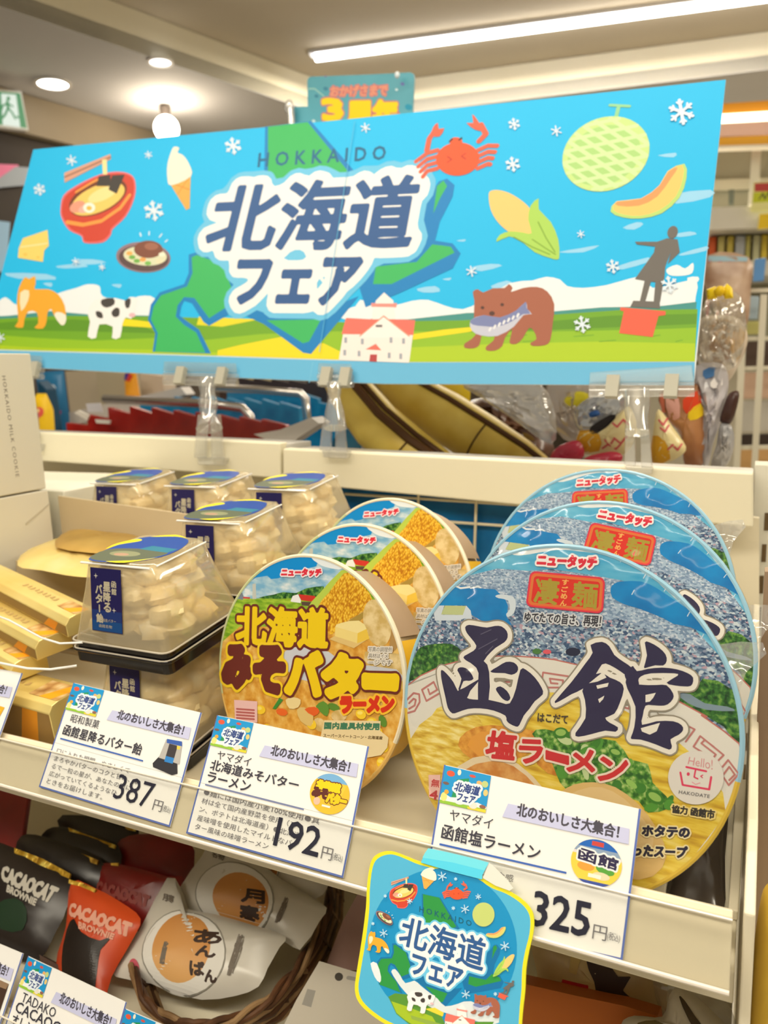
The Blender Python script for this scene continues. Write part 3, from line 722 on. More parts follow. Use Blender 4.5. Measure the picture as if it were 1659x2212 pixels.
# streak clouds, cumulus, hills and fields
CL = (158, 216, 242)
for p in ([(160, 562), (200, 560), (230, 567), (180, 572)], [(120, 575), (170, 570), (190, 576), (140, 580)], [(10, 590), (100, 592), (120, 604), (40, 602)], [(92, 612), (112, 611), (110, 620)], [(240, 615), (262, 614), (258, 622)],
          [(1205, 545), (1255, 536), (1295, 530), (1260, 545)], [(1450, 420), (1535, 410), (1534, 426), (1460, 440)], [(1345, 492), (1375, 480), (1390, 484), (1370, 496)], [(1450, 508), (1490, 500), (1505, 506), (1470, 512)], [(1330, 576), (1400, 556), (1400, 566), (1345, 582)],
          [(1470, 548), (1526, 532), (1524, 542), (1475, 552)], [(1015, 578), (1060, 570), (1085, 574), (1040, 586)], [(900, 624), (940, 618), (950, 630), (915, 632)], [(1060, 618), (1095, 606), (1108, 616), (1075, 624)], [(1420, 336), (1460, 330), (1455, 340)], [(985, 520), (1006, 517), (1002, 522)], [(955, 603), (975, 600), (970, 606)]): cv.poly(CL, p, 2)
CW = (244, 246, 240)
cv.poly(CW, [(-17, 690), (-9, 660), (12, 642), (40, 660), (90, 648), (130, 632), (165, 622), (190, 614), (215, 618), (222, 640), (270, 652), (300, 640), (335, 645), (345, 696), (200, 694), (40, 692)], 3)
cv.poly(CW, [(745, 690), (750, 668), (768, 662), (778, 648), (800, 652), (830, 650), (850, 660), (890, 650), (925, 648), (960, 660), (1000, 668), (1040, 650), (1100, 612), (1150, 606), (1180, 598), (1210, 604), (1225, 618), (1260, 622), (1310, 616), (1360, 602), (1385, 600), (1410, 622), (1460, 612), (1505, 606), (1503, 640), (1496, 674), (1470, 680), (1190, 690)], 2)
cv.poly(CW, [(1440, 582), (1462, 572), (1480, 580), (1497, 568), (1495, 590), (1470, 596), (1446, 594)], 3); cv.poly(CW, [(1485, 600), (1508, 598), (1508, 608), (1490, 612)], 2)
cv.poly((70, 150, 140), [(-22, 684), (20, 682), (110, 672), (200, 680), (340, 682), (345, 700), (-22, 698)]); cv.poly((70, 150, 140), [(745, 690), (880, 690), (1010, 676), (1180, 674), (1300, 664), (1420, 662), (1505, 652), (1503, 676), (1180, 700), (745, 704)])
GR1, GR2, GR3, YL = (118, 172, 38), (152, 196, 36), (182, 210, 34), (250, 224, 26)
cv.poly(GR1, [(-24, 690), (130, 682), (340, 684), (560, 690), (745, 696), (1000, 692), (1190, 680), (1340, 670), (1507, 668), (1501, 781), (885, 782), (730, 777), (365, 765), (-40, 754)])
cv.poly((98, 152, 36), [(-26, 700), (60, 692), (160, 690), (300, 700), (340, 720), (180, 716), (-28, 712)]); cv.poly((98, 152, 36), [(1190, 694), (1320, 682), (1506, 678), (1504, 700), (1360, 706), (1200, 712), (900, 720)])
cv.poly(GR2, [(-30, 722), (80, 730), (200, 736), (340, 730), (440, 735), (560, 722), (720, 716), (900, 716), (1010, 718), (1200, 716), (1400, 712), (1504, 708), (1501, 781), (885, 782), (730, 777), (365, 765), (-40, 754)])
cv.poly(GR3, [(-36, 744), (100, 752), (340, 756), (470, 762), (700, 760), (900, 750), (1100, 742), (1300, 738), (1502, 742), (1501, 781), (885, 782), (730, 777), (365, 765), (-40, 754)])
cv.poly(YL, [(265, 688), (328, 696), (332, 708), (262, 704)]); cv.poly((240, 222, 40), [(430, 684), (560, 690), (480, 706), (425, 702)]); cv.poly(YL, [(470, 757), (520, 745), (612, 727), (700, 742), (740, 762), (732, 777), (560, 771), (470, 768)]); cv.poly(YL, [(893, 722), (960, 712), (1025, 706), (1020, 716), (950, 726), (892, 734)])
for k in range(9): cv.line((126, 176, 40), [(1020 + k * 55, 716 + (k % 3) * 11), (1090 + k * 48, 713 + (k % 3) * 11)], 2.5)
m_island(cv)
cv.text((28, 104, 142), 'HOKKAIDO', [(557, 361), (832, 344), (834, 315), (560, 331)], bold=.7, space=1.6)
m_title(cv, [(441, 540), (882, 533), (909, 380), (476, 404)], [(507, 655), (760, 655), (781, 560), (519, 563)])
K0 = cv.k; KM = K0
for fn in (m_ramen, m_ice, m_cheese, m_plate, m_fox, m_cow, m_house, m_crab, m_melon, m_slice, m_corn, m_statue, m_bear):
    cv.k = K0; fn(cv); KM = max(KM, cv.k)      # separate pictures share the same ink layers
cv.k = KM
for x, y, r in ((155, 347, 11), (321, 335, 8), (504, 316, 17), (86, 410, 12), (333, 456, 20), (790, 277, 10), (1111, 269, 12), (1202, 284, 11), (1108, 356, 15), (1472, 243, 26), (1019, 587, 11), (1255, 507, 8), (1324, 577, 14), (1258, 702, 17), (1446, 616, 17), (165, 566, 8), (222, 578, 7), (2, 730, 10)): flake(cv, x, y, r)
banner_root = thing('fair_banner', BO, 'wide blue banner with snowflakes, food pictures and large navy and white lettering', 'banner')
cv.build('printed_sheet', banner_root)
cv2 = Canvas(BO + BF[2] * .0001, BF)
cv2.poly(mat((106, 188, 222), .45), [(-40, 756), (365, 767), (730, 779), (885, 783), (1501, 782), (1499, 832), (830, 829), (415, 812), (-48, 788)])
cv2.line((120, 196, 224), [(676, 782), (668, 826)], 2)
cv2.build('skirt_strip', banner_root)
cv3 = Canvas(BO + BF[2] * .0022, BF); cv3.line((90, 190, 225), [(766, 262), (690, 760)], 1.2); cv3.build('fold_line', banner_root)
PRINT_DIM = 1.0

# clear clip stands
def clip_stand(bar, neck, base, label, txt=None):
    c = hit(*base[0], A(0, YR + .01, 0), A(0, 1, 0)); t = thing('clip_stand', c, label, 'clip stand', 'clear plastic clip stands holding the banner')
    clear = film((250, 246, 235), .12, .05, .14)
    O = BO + BF[2] * .004
    g = G(); q = [hit(*p, O, BF[2]) for p in bar]; g.prism(q, BF[2] * .003, film((225, 240, 245), .08, .08, .10)); cb = g.build('clamp_bar', t, bevel=.0008)
    (x0, y0), (x1, y1) = bar[3], bar[2]
    g = G()
    for dy in (8, 22):
        a = hit(x0, y0 + dy, O, BF[2]); b = hit(x1, y1 + dy, O, BF[2]); g.tube([a, b], .004, clear, 10)
    for f in (.22, .78):
        x = x0 + (x1 - x0) * f; y = y0 + (y1 - y0) * f + 8; g.box(hit(x, y, O + BF[2] * .004, BF[2]), (.012, .022, .008), mat((178, 172, 150), .35), BF)
    g.build('hinge', t)
    g = G(); P = [hy(x, y, YR - .002 - .006 * i) for i, (x, y, r) in enumerate(neck)]; g.tube(P, [r for *_, r in neck], clear, 14); g.build('neck', t, smooth=True)
    g = G()
    for w0, w1 in ((0, .4), (.6, 1)):
        q = []
        for (lx, ly), (rx, ry), f in ((base[0], base[1], w0), (base[0], base[1], w1), (base[3], base[2], w1), (base[3], base[2], w0)):
            q.append(hy(lx + (rx - lx) * f, ly + (ry - ly) * f, YR - .004))
        g.prism(q, A(0, -.005, 0), clear)
    g.prism([hy(*p, YR - .010) for p in (base[3], base[2], (base[2][0] - 4, base[2][1] + 16), (base[3][0] + 4, base[3][1] + 16))], A(0, .0092, 0), clear)
    g.build('base_clamp', t, bevel=.0008)
clip_stand([(357, 782), (511, 786), (513, 806), (355, 803)], [(447, 822, .012), (449, 850, .009), (450, 870, .012), (450, 900, .009), (452, 925, .016)], [(432, 895), (478, 895), (486, 990), (424, 988)], 'clear clip stand under the banner on the left white ledge')
clip_stand([(1275, 806), (1495, 790), (1500, 826), (1273, 828)], [(1375, 846, .012), (1376, 880, .012), (1376, 905, .010), (1376, 935, .011)], [(1352, 925), (1404, 927), (1410, 1010), (1350, 1006)], 'clear clip stand under the right end of the banner, on the right ledge')
clip_stand([(20, 765), (92, 770), (92, 792), (18, 786)], [(58, 806, .010), (60, 850, .009), (62, 900, .012)], [(44, 890), (84, 892), (88, 960), (40, 958)], 'clear clip stand half hidden behind the upright white carton')
clip_stand([(690, 786), (760, 788), (762, 808), (688, 806)], [(722, 830, .009), (722, 860, .007), (723, 890, .011), (724, 925, .013)], [(700, 915), (746, 918), (752, 975), (694, 972)], 'clear clip stand by the junction of the two white ledges')
# ================================================================== the noodle bowls
CITY = ramp_mat('city_print', 'cells', 84, [(0.0, (62, 86, 118)), (0.2, (120, 142, 165)), (0.38, (165, 186, 200)), (0.55, (92, 116, 140)), (0.68, (205, 214, 216)), (0.82, (140, 150, 168)), (0.93, (190, 158, 168))], .4, 'UV', (.75, 1.1, 1), .25)
CITY2 = ramp_mat('far_city_print', 'cells', 105, [(0.0, (120, 145, 170)), (0.3, (170, 190, 205)), (0.6, (145, 165, 188)), (0.85, (205, 214, 220))], .4, 'UV', (.7, 1.1, 1), .3)
FOREST = ramp_mat('forest_print', 'noise', 34, [(0.36, (22, 62, 30)), (0.52, (58, 116, 46)), (0.66, (120, 165, 70))], .4, 'UV')
NOOD = ramp_mat('noodle_print', 'noise', 15, [(0.30, (196, 150, 34)), (0.44, (226, 188, 52)), (0.56, (238, 208, 76)), (0.72, (248, 226, 130))], .4, 'UV', (.32, 1.7, 1), .35)
NOOD2 = ramp_mat('noodle_strands_print', 'noise', 22, [(0.32, (204, 158, 44)), (0.5, (234, 202, 80)), (0.68, (250, 232, 150))], .4, 'UV', (.4, 1.6, 1), -.8)
SOUP = ramp_mat('soup_print', 'noise', 13, [(0.32, (206, 138, 44)), (0.5, (226, 168, 70)), (0.68, (240, 200, 112))], .4, 'UV')
ONION = ramp_mat('green_onion_print', 'noise', 30, [(0.38, (40, 96, 30)), (0.52, (92, 152, 52)), (0.68, (186, 208, 120))], .4, 'UV')
MENMA = ramp_mat('bamboo_shoot_print', 'noise', 16, [(0.36, (196, 118, 32)), (0.6, (236, 170, 66))], .4, 'UV')
CHAR = ramp_mat('pork_print', 'noise', 14, [(0.36, (206, 134, 62)), (0.62, (228, 172, 100))], .4, 'UV')
CLOUDB = ramp_mat('cloud_print', 'noise', 12, [(0.38, (120, 176, 205)), (0.56, (176, 206, 214)), (0.68, (226, 232, 228))], .4, 'UV', (.6, 1.4, 1))
SEA = ramp_mat('sea_print', 'noise', 6, [(0.35, (0, 116, 182)), (0.65, (10, 142, 205))], .4, 'UV')
SKYB = ramp_mat('sky_print', 'noise', 8, [(0.35, (60, 165, 205)), (0.65, (110, 192, 218))], .4, 'UV', (.5, 1.5, 1))
CORN = ramp_mat('corn_print', 'voro', 62, [(0.0, (250, 215, 90)), (0.45, (238, 182, 44)), (0.8, (190, 120, 20))], .4, 'UV', (1.15, .8, 1), .72)
MEADOW = ramp_mat('meadow_print', 'noise', 20, [(0.38, (112, 158, 34)), (0.62, (176, 206, 62))], .4, 'UV', (.5, 1.6, 1))
POTATO = ramp_mat('potato_print', 'noise', 14, [(0.36, (206, 172, 98)), (0.62, (236, 210, 150))], .4, 'UV')
HAL = (240, 232, 214)
K7 = lambda p: zm(p, 850, 1000, .4877)
KA = lambda p: zm(p, 860, 1150, .24111)
KB = lambda p: zm(p, 1250, 1150, .24111)
KC = lambda p: zm(p, 860, 1550, .24111)
KD = lambda p: zm(p, 1250, 1550, .24111)

def bowl_body(t, O, fr, r, rb, depth, m, rim):
    u, v, n = fr; g = G()
    g.lathe(O, u, v, n, [(r - .0005, -.0016), (r - .002, -.006), (r - .006, -.0075), (r - .0075, -.012), (rb + (r - rb) * .3, -depth * .7), (rb, -depth + .004), (rb - .003, -depth), (rb - .008, -depth + .002), (.0001, -depth + .002)], m, 72)
    g.build('tub', t, smooth=True)
    g = G(); pr_ = [(r - .0022, .0002), (r - .0010, .0004), (r + .0002, -.0004), (r + .0002, -.0022), (r - .001, -.0030)]
    for a0, a1, mm in rim: arc_patch(g, O, fr, pr_, a0, a1, mm, 48, 0.0)
    g.build('rim', t, smooth=True)
def arc_patch(g, O, fr, prof, a0, a1, m, n=14, off=.0006):
    u, v, nn = fr; vs = []
    for r, h in prof:
        for j in range(n + 1):
            a = math.radians(a0 + (a1 - a0) * j / n); vs.append(O + u * ((r + off) * math.cos(a)) + v * ((r + off) * math.sin(a)) + nn * h)
    g.add(vs, [(i * (n + 1) + j, i * (n + 1) + j + 1, (i + 1) * (n + 1) + j + 1, (i + 1) * (n + 1) + j) for i in range(len(prof) - 1) for j in range(n)], m)
def circ(r, n=96): return [(r * math.cos(2 * math.pi * j / n), r * math.sin(2 * math.pi * j / n)) for j in range(n)]

# ---- the big blue bowl
HO = A(-.0956, .4015, 1.2081); HF = frame_th(math.radians(15.1), math.radians(5.9)); HR = .0967
hk = thing('noodle_bowl', HO, 'front blue and yellow noodle bowl with big navy brush lettering, behind the 325 price card', 'cup noodles', 'blue noodle bowls')
bowl_body(hk, HO, HF, HR, .071, .068, mat((226, 218, 200), .45), [(-8, 188, mat((150, 192, 206), .3, spec=.5)), (188, 352, mat((214, 178, 62), .3, spec=.5))])
cv = Canvas(HO, HF); cv.clip = HR - .0012
cv.slab(circ(HR - .0012), .0014, CITY, loc=True)
def rimarc(a0, a1, n=26, r=HR - .0013):
    o = []
    for j in range(n + 1):
        a = math.radians(a0 + (a1 - a0) * j / n); o.append((r * math.cos(a), r * math.sin(a)))
    return o
def mixpoly(c, px_pts, locs, m):
    q = [c.P(p) for p in px_pts] + locs
    ar = sum(q[i - 1][0] * q[i][1] - q[i][0] * q[i - 1][1] for i in range(len(q)))
    c.loc_poly(q if ar > 0 else q[::-1], m)
cv.poly(CITY2, K7([(190, 620), (300, 500), (450, 440), (640, 470), (960, 500), (1200, 640), (1420, 830), (1300, 800), (1000, 690), (900, 700), (560, 640), (480, 640), (300, 620)]))
mixpoly(cv, K7([(172, 560), (230, 540), (330, 500), (460, 468), (600, 478), (700, 470), (900, 500), (1010, 520), (1130, 560), (1250, 640), (1330, 730), (1440, 850)]), rimarc(22, 152), SKYB)
mixpoly(cv, K7([(300, 460), (420, 410), (600, 385), (760, 385), (900, 400), (1040, 440), (1150, 510)]), rimarc(40, 128), CLOUDB)
cv.poly((236, 238, 232), K7([(520, 395), (620, 375), (760, 362), (840, 372), (700, 388), (560, 410)]), 3)  # pale streak painted as a highlight on the lid's upper edge
cv.poly(SEA, KA([(395, 610), (500, 480), (600, 480), (700, 500), (870, 510), (960, 600), (985, 660), (975, 760), (1020, 830), (850, 800), (760, 800), (660, 740), (615, 655), (350, 655)]))
cv.poly((215, 224, 226), KA([(870, 570), (920, 555), (1030, 575), (1055, 640), (1040, 720), (985, 760), (968, 730), (1000, 690), (985, 610), (900, 590)]), 2)
cv.poly((196, 204, 140), KA([(385, 735), (420, 655), (610, 660), (580, 740)]))
cv.poly((214, 222, 226), KA([(350, 655), (415, 655), (385, 738), (580, 740), (610, 655), (650, 700), (665, 790), (600, 770), (540, 790), (450, 790), (330, 790), (320, 720)]), 0); cv.poly((196, 204, 140), KA([(400, 728), (428, 662), (600, 665), (575, 728)]))
cv.line((240, 242, 240), KA([(512, 478), (560, 500), (640, 490)]), 4); cv.line((240, 242, 240), KA([(650, 500), (720, 485), (740, 495)]), 3)
cv.poly(SEA, KB([(288, 500), (320, 460), (385, 440), (560, 440), (700, 500), (850, 600), (1000, 700), (1160, 800), (1255, 950), (1000, 850), (850, 820), (760, 770), (560, 690), (480, 665), (400, 640), (300, 580)]), 2)
for k, (x, y) in enumerate([(1305, 1260), (1370, 1275), (1395, 1240), (1440, 1268), (1490, 1322), (1520, 1370), (1412, 1240), (1345, 1205)]): cv.line((206, 226, 234), [(x, y), (x - 5, y + 9)], 2)
cv.poly(FOREST, KA([(90, 1340), (110, 1200), (150, 1110), (200, 1030), (330, 1000), (480, 1000), (570, 1060), (600, 1130), (400, 1200), (250, 1260)]), 2)
cv.poly(FOREST, KB([(870, 1440), (1060, 1380), (1110, 1310), (1250, 1330), (1330, 1380), (1460, 1420), (1520, 1659), (1500, 1960), (1300, 1740), (1150, 1650), (1010, 1570), (900, 1520)]))
cv.poly((130, 150, 160), KB([(880, 1440), (1000, 1450), (1130, 1530), (1330, 1560), (1400, 1600), (1150, 1590), (980, 1530)]), 2)
for p in ((1020, 1392, 8, 5, (70, 120, 60)), (1160, 1407, 10, 6, (75, 125, 62)), (1182, 1408, 9, 5, (226, 90, 100)), (1238, 1408, 16, 9, (36, 40, 64)), (1055, 1410, 8, 5, (210, 205, 195))): cv.poly(p[4], ell(p[0], p[1], p[2], p[3]), 0)
# the printed bowl: white border with a red line and key pattern, then noodles
top = KA([(50, 1400), (70, 1375), (200, 1285), (400, 1192), (560, 1150), (730, 1122), (900, 1108), (1080, 1110), (1250, 1122), (1400, 1140), (1600, 1185)]) + KB([(300, 1280), (560, 1385), (890, 1510), (1150, 1650)]) + KD([(1100, -20), (1300, 120), (1440, 235), (1540, 330)])
WB = mat((230, 224, 208), .4)
mixpoly(cv, top, rimarc(-14, -196, 60), WB)
cv.line((196, 112, 100), top, 4.5)
inner = [(878, 1640), (905, 1585), (944, 1530), (1000, 1506), (1100, 1492), (1230, 1497), (1350, 1535), (1450, 1590), (1520, 1650), (1562, 1712), (1588, 1770)]
mixpoly(cv, inner, rimarc(-38, -172, 60), NOOD)
cv.poly(NOOD2, [(884, 1600), (940, 1540), (1010, 1530), (1050, 1580), (1040, 1660), (1000, 1720), (950, 1720), (905, 1680)], 2)
KEY = (194, 122, 114)
def key(p, w=4): cv.line(KEY, p, w)
key(KA([(80, 1500), (140, 1440), (190, 1450), (195, 1520), (150, 1600), (80, 1620)])); key(KA([(100, 1530), (140, 1490), (160, 1500), (150, 1550), (100, 1580)]))
key(KA([(375, 1440), (255, 1510), (215, 1410), (320, 1340), (352, 1410), (285, 1450), (270, 1405)]))
key(KA([(1530, 1290), (1300, 1255), (1290, 1330), (1345, 1390), (1470, 1390), (1480, 1325), (1360, 1310), (1370, 1350), (1430, 1355)]))
key(KA([(1000, 1300), (850, 1300), (845, 1345), (1000, 1340)]))
key(KB([(390, 1570), (360, 1500), (400, 1440), (470, 1480), (450, 1580), (385, 1560)])); 
key(KD([(960, 215), (1040, 105), (990, 80), (960, 95)]))
key(KD([(1255, 380), (1300, 335), (1090, 165), (1030, 260), (1200, 370), (1230, 330), (1100, 230), (1130, 200), (1210, 260)]))
key(KD([(1290, 440), (1340, 380), (1450, 510), (1345, 605), (1290, 520), (1350, 440), (1400, 510), (1350, 560)])); key(KD([(1450, 600), (1400, 650), (1410, 700)]))
# toppings
cv.poly(MENMA, [(1008, 1580), (1060, 1566), (1160, 1580), (1160, 1620), (1070, 1650), (1020, 1640), (990, 1610)], 2); cv.poly((232, 160, 60), [(1010, 1610), (1040, 1580), (1100, 1590), (1060, 1640)], 2)
cv.poly(MENMA, [(1180, 1590), (1240, 1600), (1290, 1650), (1220, 1680), (1160, 1650)], 2)
cv.poly((232, 214, 176), [(990, 1655), (1060, 1630), (1120, 1650), (1180, 1710), (1190, 1760), (980, 1730)], 2); cv.poly(CHAR, [(1002, 1664), (1060, 1644), (1110, 1655), (1160, 1700), (1180, 1750), (990, 1720)], 2)
cv.poly(ONION, [(1150, 1585), (1180, 1575), (1240, 1590), (1330, 1600), (1360, 1640), (1400, 1650), (1410, 1690), (1440, 1720), (1447, 1745), (1400, 1755), (1380, 1730), (1330, 1720), (1250, 1720), (1210, 1690), (1190, 1640)], 2)
random.seed(11)
for k in range(22):
    x, y = random.choice([(1215, 1600), (1290, 1620), (1340, 1660), (1240, 1660), (1390, 1690), (1320, 1695), (1420, 1735), (1260, 1700)]); x += random.uniform(-26, 26); y += random.uniform(-14, 14)
    cv.poly(random.choice([(62, 128, 40), (110, 170, 64), (150, 195, 90), (196, 214, 150), (82, 150, 50)]), ell(x, y, random.uniform(10, 22), random.uniform(6, 12), random.uniform(0, 180), 14))
for (x, y, a, b, rr) in ((1212, 1583, 16, 12, 0), (1415, 1722, 22, 13, 30), (1330, 1625, 15, 9, 20)):
    cv.poly((58, 124, 36), ell(x, y, a, b, rr, 18)); cv.poly((150, 190, 90), ell(x, y - 1, a * .7, b * .62, rr, 18))
cv.poly((226, 188, 118), [(1180, 1760), (1210, 1712), (1260, 1690), (1330, 1700), (1400, 1760), (1440, 1850), (1380, 1900), (1220, 1850)], 3); cv.poly((232, 200, 140), [(1200, 1760), (1230, 1716), (1300, 1700), (1370, 1745), (1410, 1830), (1240, 1840)], 3)
# wording
def q4(TL, TR, BR, BL): return [BL, BR, TR, TL]
cv.text((222, 40, 62), 'ニュータッチ', q4((1164, 1198), (1290, 1203), (1287, 1227), (1161, 1221)), bold=2.0, halos=[((246, 238, 230), 6)])
PL1 = [(1146, 1233), (1308, 1248), (1303, 1326), (1136, 1310)]
Tp = affine((0, 0, 100, 48), PL1)
for col, i in (((228, 50, 74), 0), ((240, 100, 50), 2.2), ((224, 120, 56), 3.6), ((222, 44, 30), 6.2)):
    cv.T = Tp; cv.poly(col, rrect(i, i, 100 - i, 48 - i, 8 - i * .6), 0)
cv.text((172, 152, 50), '凄', [(10, 42), (40, 42), (40, 9), (10, 9)], bold=1.1); cv.text((172, 152, 50), '麺', [(59, 42), (91, 42), (91, 9), (59, 9)], bold=1.0)
for k, ch in enumerate('すごめん'): cv.text((246, 176, 90), ch, [(44, 14.5 + k * 9.3), (52, 14.5 + k * 9.3), (52, 7.4 + k * 9.3), (44, 7.4 + k * 9.3)], bold=.35)
cv.T = None
cv.text((54, 52, 60), 'ゆてたての旨さ、再現！', q4((1136, 1322), (1300, 1330), (1297, 1354), (1133, 1342)), bold=.7, halos=[((214, 214, 212), 3.5)])
NAVY = (44, 38, 72)
A1 = KA([(605, 850), (640, 828), (720, 840), (800, 852), (870, 838), (930, 842), (978, 885), (985, 940), (955, 985), (875, 1035), (800, 1110), (765, 1160), (700, 1180), (640, 1162), (595, 1130), (600, 1105), (680, 1060), (705, 1015), (660, 950), (620, 900)])
A2 = KA([(640, 1150), (770, 1150), (820, 1250), (815, 1500), (720, 1500), (725, 1260), (680, 1190)])
A3 = KA([(535, 1235), (560, 1208), (610, 1215), (650, 1250), (680, 1310), (640, 1330), (590, 1332), (560, 1410), (545, 1400), (572, 1310)])
A4 = KA([(830, 1245), (900, 1200), (970, 1160), (1040, 1165), (1078, 1205), (1070, 1250), (1020, 1275), (960, 1260), (880, 1258)])
A5 = KA([(880, 1400), (920, 1378), (980, 1420), (1010, 1480), (985, 1510), (940, 1490), (900, 1440)])
A6 = KA([(530, 1425), (600, 1390), (722, 1318), (715, 1345), (650, 1420), (622, 1482), (560, 1470)])
A7 = KA([(395, 1230), (440, 1265), (500, 1340), (545, 1430), (600, 1465), (640, 1490), (720, 1498), (820, 1500), (930, 1525), (1005, 1530), (1060, 1400), (1100, 1230), (1150, 1230), (1230, 1300), (1290, 1390), (1300, 1450), (1230, 1510), (1180, 1580), (1130, 1640), (1090, 1725), (1060, 1738), (1000, 1710), (975, 1680), (965, 1640), (860, 1595), (740, 1575), (630, 1580), (540, 1610), (490, 1620), (450, 1570), (430, 1480), (400, 1350), (388, 1270)])
B1 = K7([(874, 806), (925, 792), (958, 812), (980, 850), (1020, 880), (1055, 905), (1062, 935), (1040, 945), (1010, 925), (960, 895), (925, 892), (890, 950), (840, 1000), (790, 1024), (735, 1056), (716, 1056), (790, 970), (850, 890), (884, 840)])
B2 = K7([(850, 985), (860, 950), (920, 930), (960, 950), (1005, 970), (1022, 1000), (1005, 1060), (980, 1110), (940, 1128), (960, 1150), (996, 1170), (985, 1190), (940, 1185), (880, 1200), (820, 1212), (808, 1195), (852, 1130), (850, 1050), (838, 1010)])
B3 = KB([(595, 985), (640, 985), (720, 1030), (780, 1090), (792, 1150), (760, 1192), (690, 1190), (610, 1212), (588, 1205), (615, 1100)])
B4 = KB([(440, 1235), (490, 1195), (525, 1242), (620, 1222), (750, 1210), (880, 1225), (980, 1260), (1028, 1300), (1020, 1360), (980, 1380), (860, 1370), (790, 1345), (890, 1282), (860, 1262), (650, 1262), (560, 1290), (538, 1325), (545, 1365), (500, 1385), (440, 1330), (415, 1280)])
B5 = KB([(430, 1310), (545, 1362), (700, 1366), (790, 1368), (848, 1440), (848, 1490), (800, 1540), (740, 1552), (660, 1547), (602, 1552), (578, 1640), (572, 1722), (700, 1690), (850, 1690), (925, 1725), (938, 1770), (898, 1812), (826, 1852), (838, 1910), (815, 1945), (700, 1900), (560, 1855), (478, 1850), (476, 1820), (502, 1740), (512, 1560), (440, 1400)])
cv.polys(NAVY, [A1, A2, A3, A4, A5, A6, A7], halos=[((150, 140, 120), 12.5), (HAL, 9.5)], sm=2)
cv.polys(NAVY, [B1, B2, B3, B4, B5], halos=[((150, 140, 120), 12.5), (HAL, 9.5)], sm=2)
for h_ in (K7([(900, 985), (955, 973), (950, 990), (905, 1000)]), K7([(908, 1046), (936, 1030), (930, 1046), (914, 1062)]), KB([(602, 1455), (694, 1436), (670, 1482), (640, 1515), (602, 1520)]), KB([(560, 1752), (732, 1704), (702, 1780), (640, 1810), (570, 1782)]), K7([(868, 975), (930, 925), (945, 950), (905, 968)])): cv.poly(HAL, h_)
for a_, b_ in (((1035, 1402), (1075, 1380)), ((1050, 1412), (1066, 1396)), ((1040, 1370), (1062, 1360))): cv.line((92, 86, 110), [a_, b_], 2)
cv.text((70, 60, 50), 'はこだて', q4((1163, 1540), (1228, 1545), (1227, 1563), (1162, 1558)), bold=.5)
RD = (208, 44, 48)
for ch, q in (('塩', q4((1058, 1578), (1118, 1584), (1110, 1640), (1050, 1634))), ('ラ', q4((1126, 1598), (1172, 1600), (1172, 1648), (1122, 1646))), ('ー', q4((1182, 1622), (1228, 1634), (1228, 1650), (1182, 1638))), ('メ', q4((1236, 1617), (1286, 1622), (1284, 1672), (1226, 1664))), ('ン', q4((1298, 1636), (1358, 1632), (1352, 1686), (1294, 1684)))): cv.text(RD, ch, q, bold=2.6, halos=[((240, 220, 196), 7)])
# round town badge
cv.poly((228, 220, 206), ell(1504, 1679, 60, 58, 0, 40)); 
PK = (224, 62, 96)
cv.line(PK, KD([(915, 490), (935, 600), (1172, 640), (1190, 530)]), 4.5); cv.line(PK, KD([(968, 440), (1145, 478)]), 4.5); cv.line(PK, KD([(1050, 465), (1038, 530), (1070, 545)]), 3.4); cv.poly(PK, KD(ell(985, 503, 14, 16))); cv.line(PK, KD([(1115, 512), (1096, 522), (1112, 535)]), 2.2); cv.line((235, 150, 160), KD([(1020, 575), (1050, 595), (1090, 582)]), 1.8)
cv.text((220, 150, 150), 'Hello!', q4((1490, 1634), (1540, 1640), (1540, 1662), (1486, 1650))); cv.text((120, 116, 112), 'HAKODATE', q4((1468, 1706), (1534, 1716), (1533, 1723), (1467, 1713)), bold=.3, space=1.1)
cv.text((52, 46, 40), '協力 函館市', q4((1453, 1738), (1545, 1749), (1543, 1768), (1452, 1754)), bold=1.0, halos=[((240, 214, 130), 4)])
cv.text((38, 34, 56), 'ホタテの', q4((1390, 1782), (1491, 1786), (1489, 1808), (1388, 1804)), bold=1.6, halos=[((244, 226, 170), 4.5)]); cv.text((38, 34, 56), '込ったスープ', q4((1345, 1822), (1486, 1828), (1482, 1852), (1342, 1846)), bold=1.6, halos=[((244, 226, 170), 4.5)])
cv.poly((236, 190, 178), KC([(280, 510), (385, 510), (385, 740), (270, 720)])); cv.text((196, 66, 70), '無', q4((935, 1682), (952, 1684), (950, 1700), (933, 1698)), bold=.6); cv.text((196, 60, 66), '4', q4((932, 1706), (948, 1708), (946, 1726), (930, 1724)), bold=1)
lid = cv.build('lid', hk)
g = G(); u, v, n = HF
g.lathe(HO, u, v, n, [(.0001, .0034), (HR * .5, .0033), (HR * .85, .0030), (HR * .93, .0022), (HR * 1.005, -.0008), (HR * 1.004, -.004)], film((255, 255, 255), .004, .12, .01, 38), 72); g.build('shrink_wrap', hk, smooth=True)
fin = film((250, 246, 238), .10, .12, .12, 90)
g = G(); g.prism([hit(x, y, HO - HF[2] * .012, HF[2]) for x, y in [(1556, 1392), (1600, 1386), (1648, 1388), (1656, 1412), (1612, 1452), (1594, 1500)]], HF[2] * .0004, fin); g.build('wrap_fin', hk)
def copy_thing(src, off, rot, axis, label):
    r = src.copy(); COL.objects.link(r); r['label'] = label
    r.location = src.location + Vector(off); r.rotation_mode = 'QUATERNION'
    from mathutils import Quaternion
    r.rotation_quaternion = Quaternion(Vector(tuple(axis)), math.radians(rot))
    for ch in src.children:
        c = ch.copy(); COL.objects.link(c); c.parent = r
    return r
copy_thing(hk, (.005, .088, .0107), -9, HF[2], 'blue noodle bowl standing in the middle of the three blue bowls')
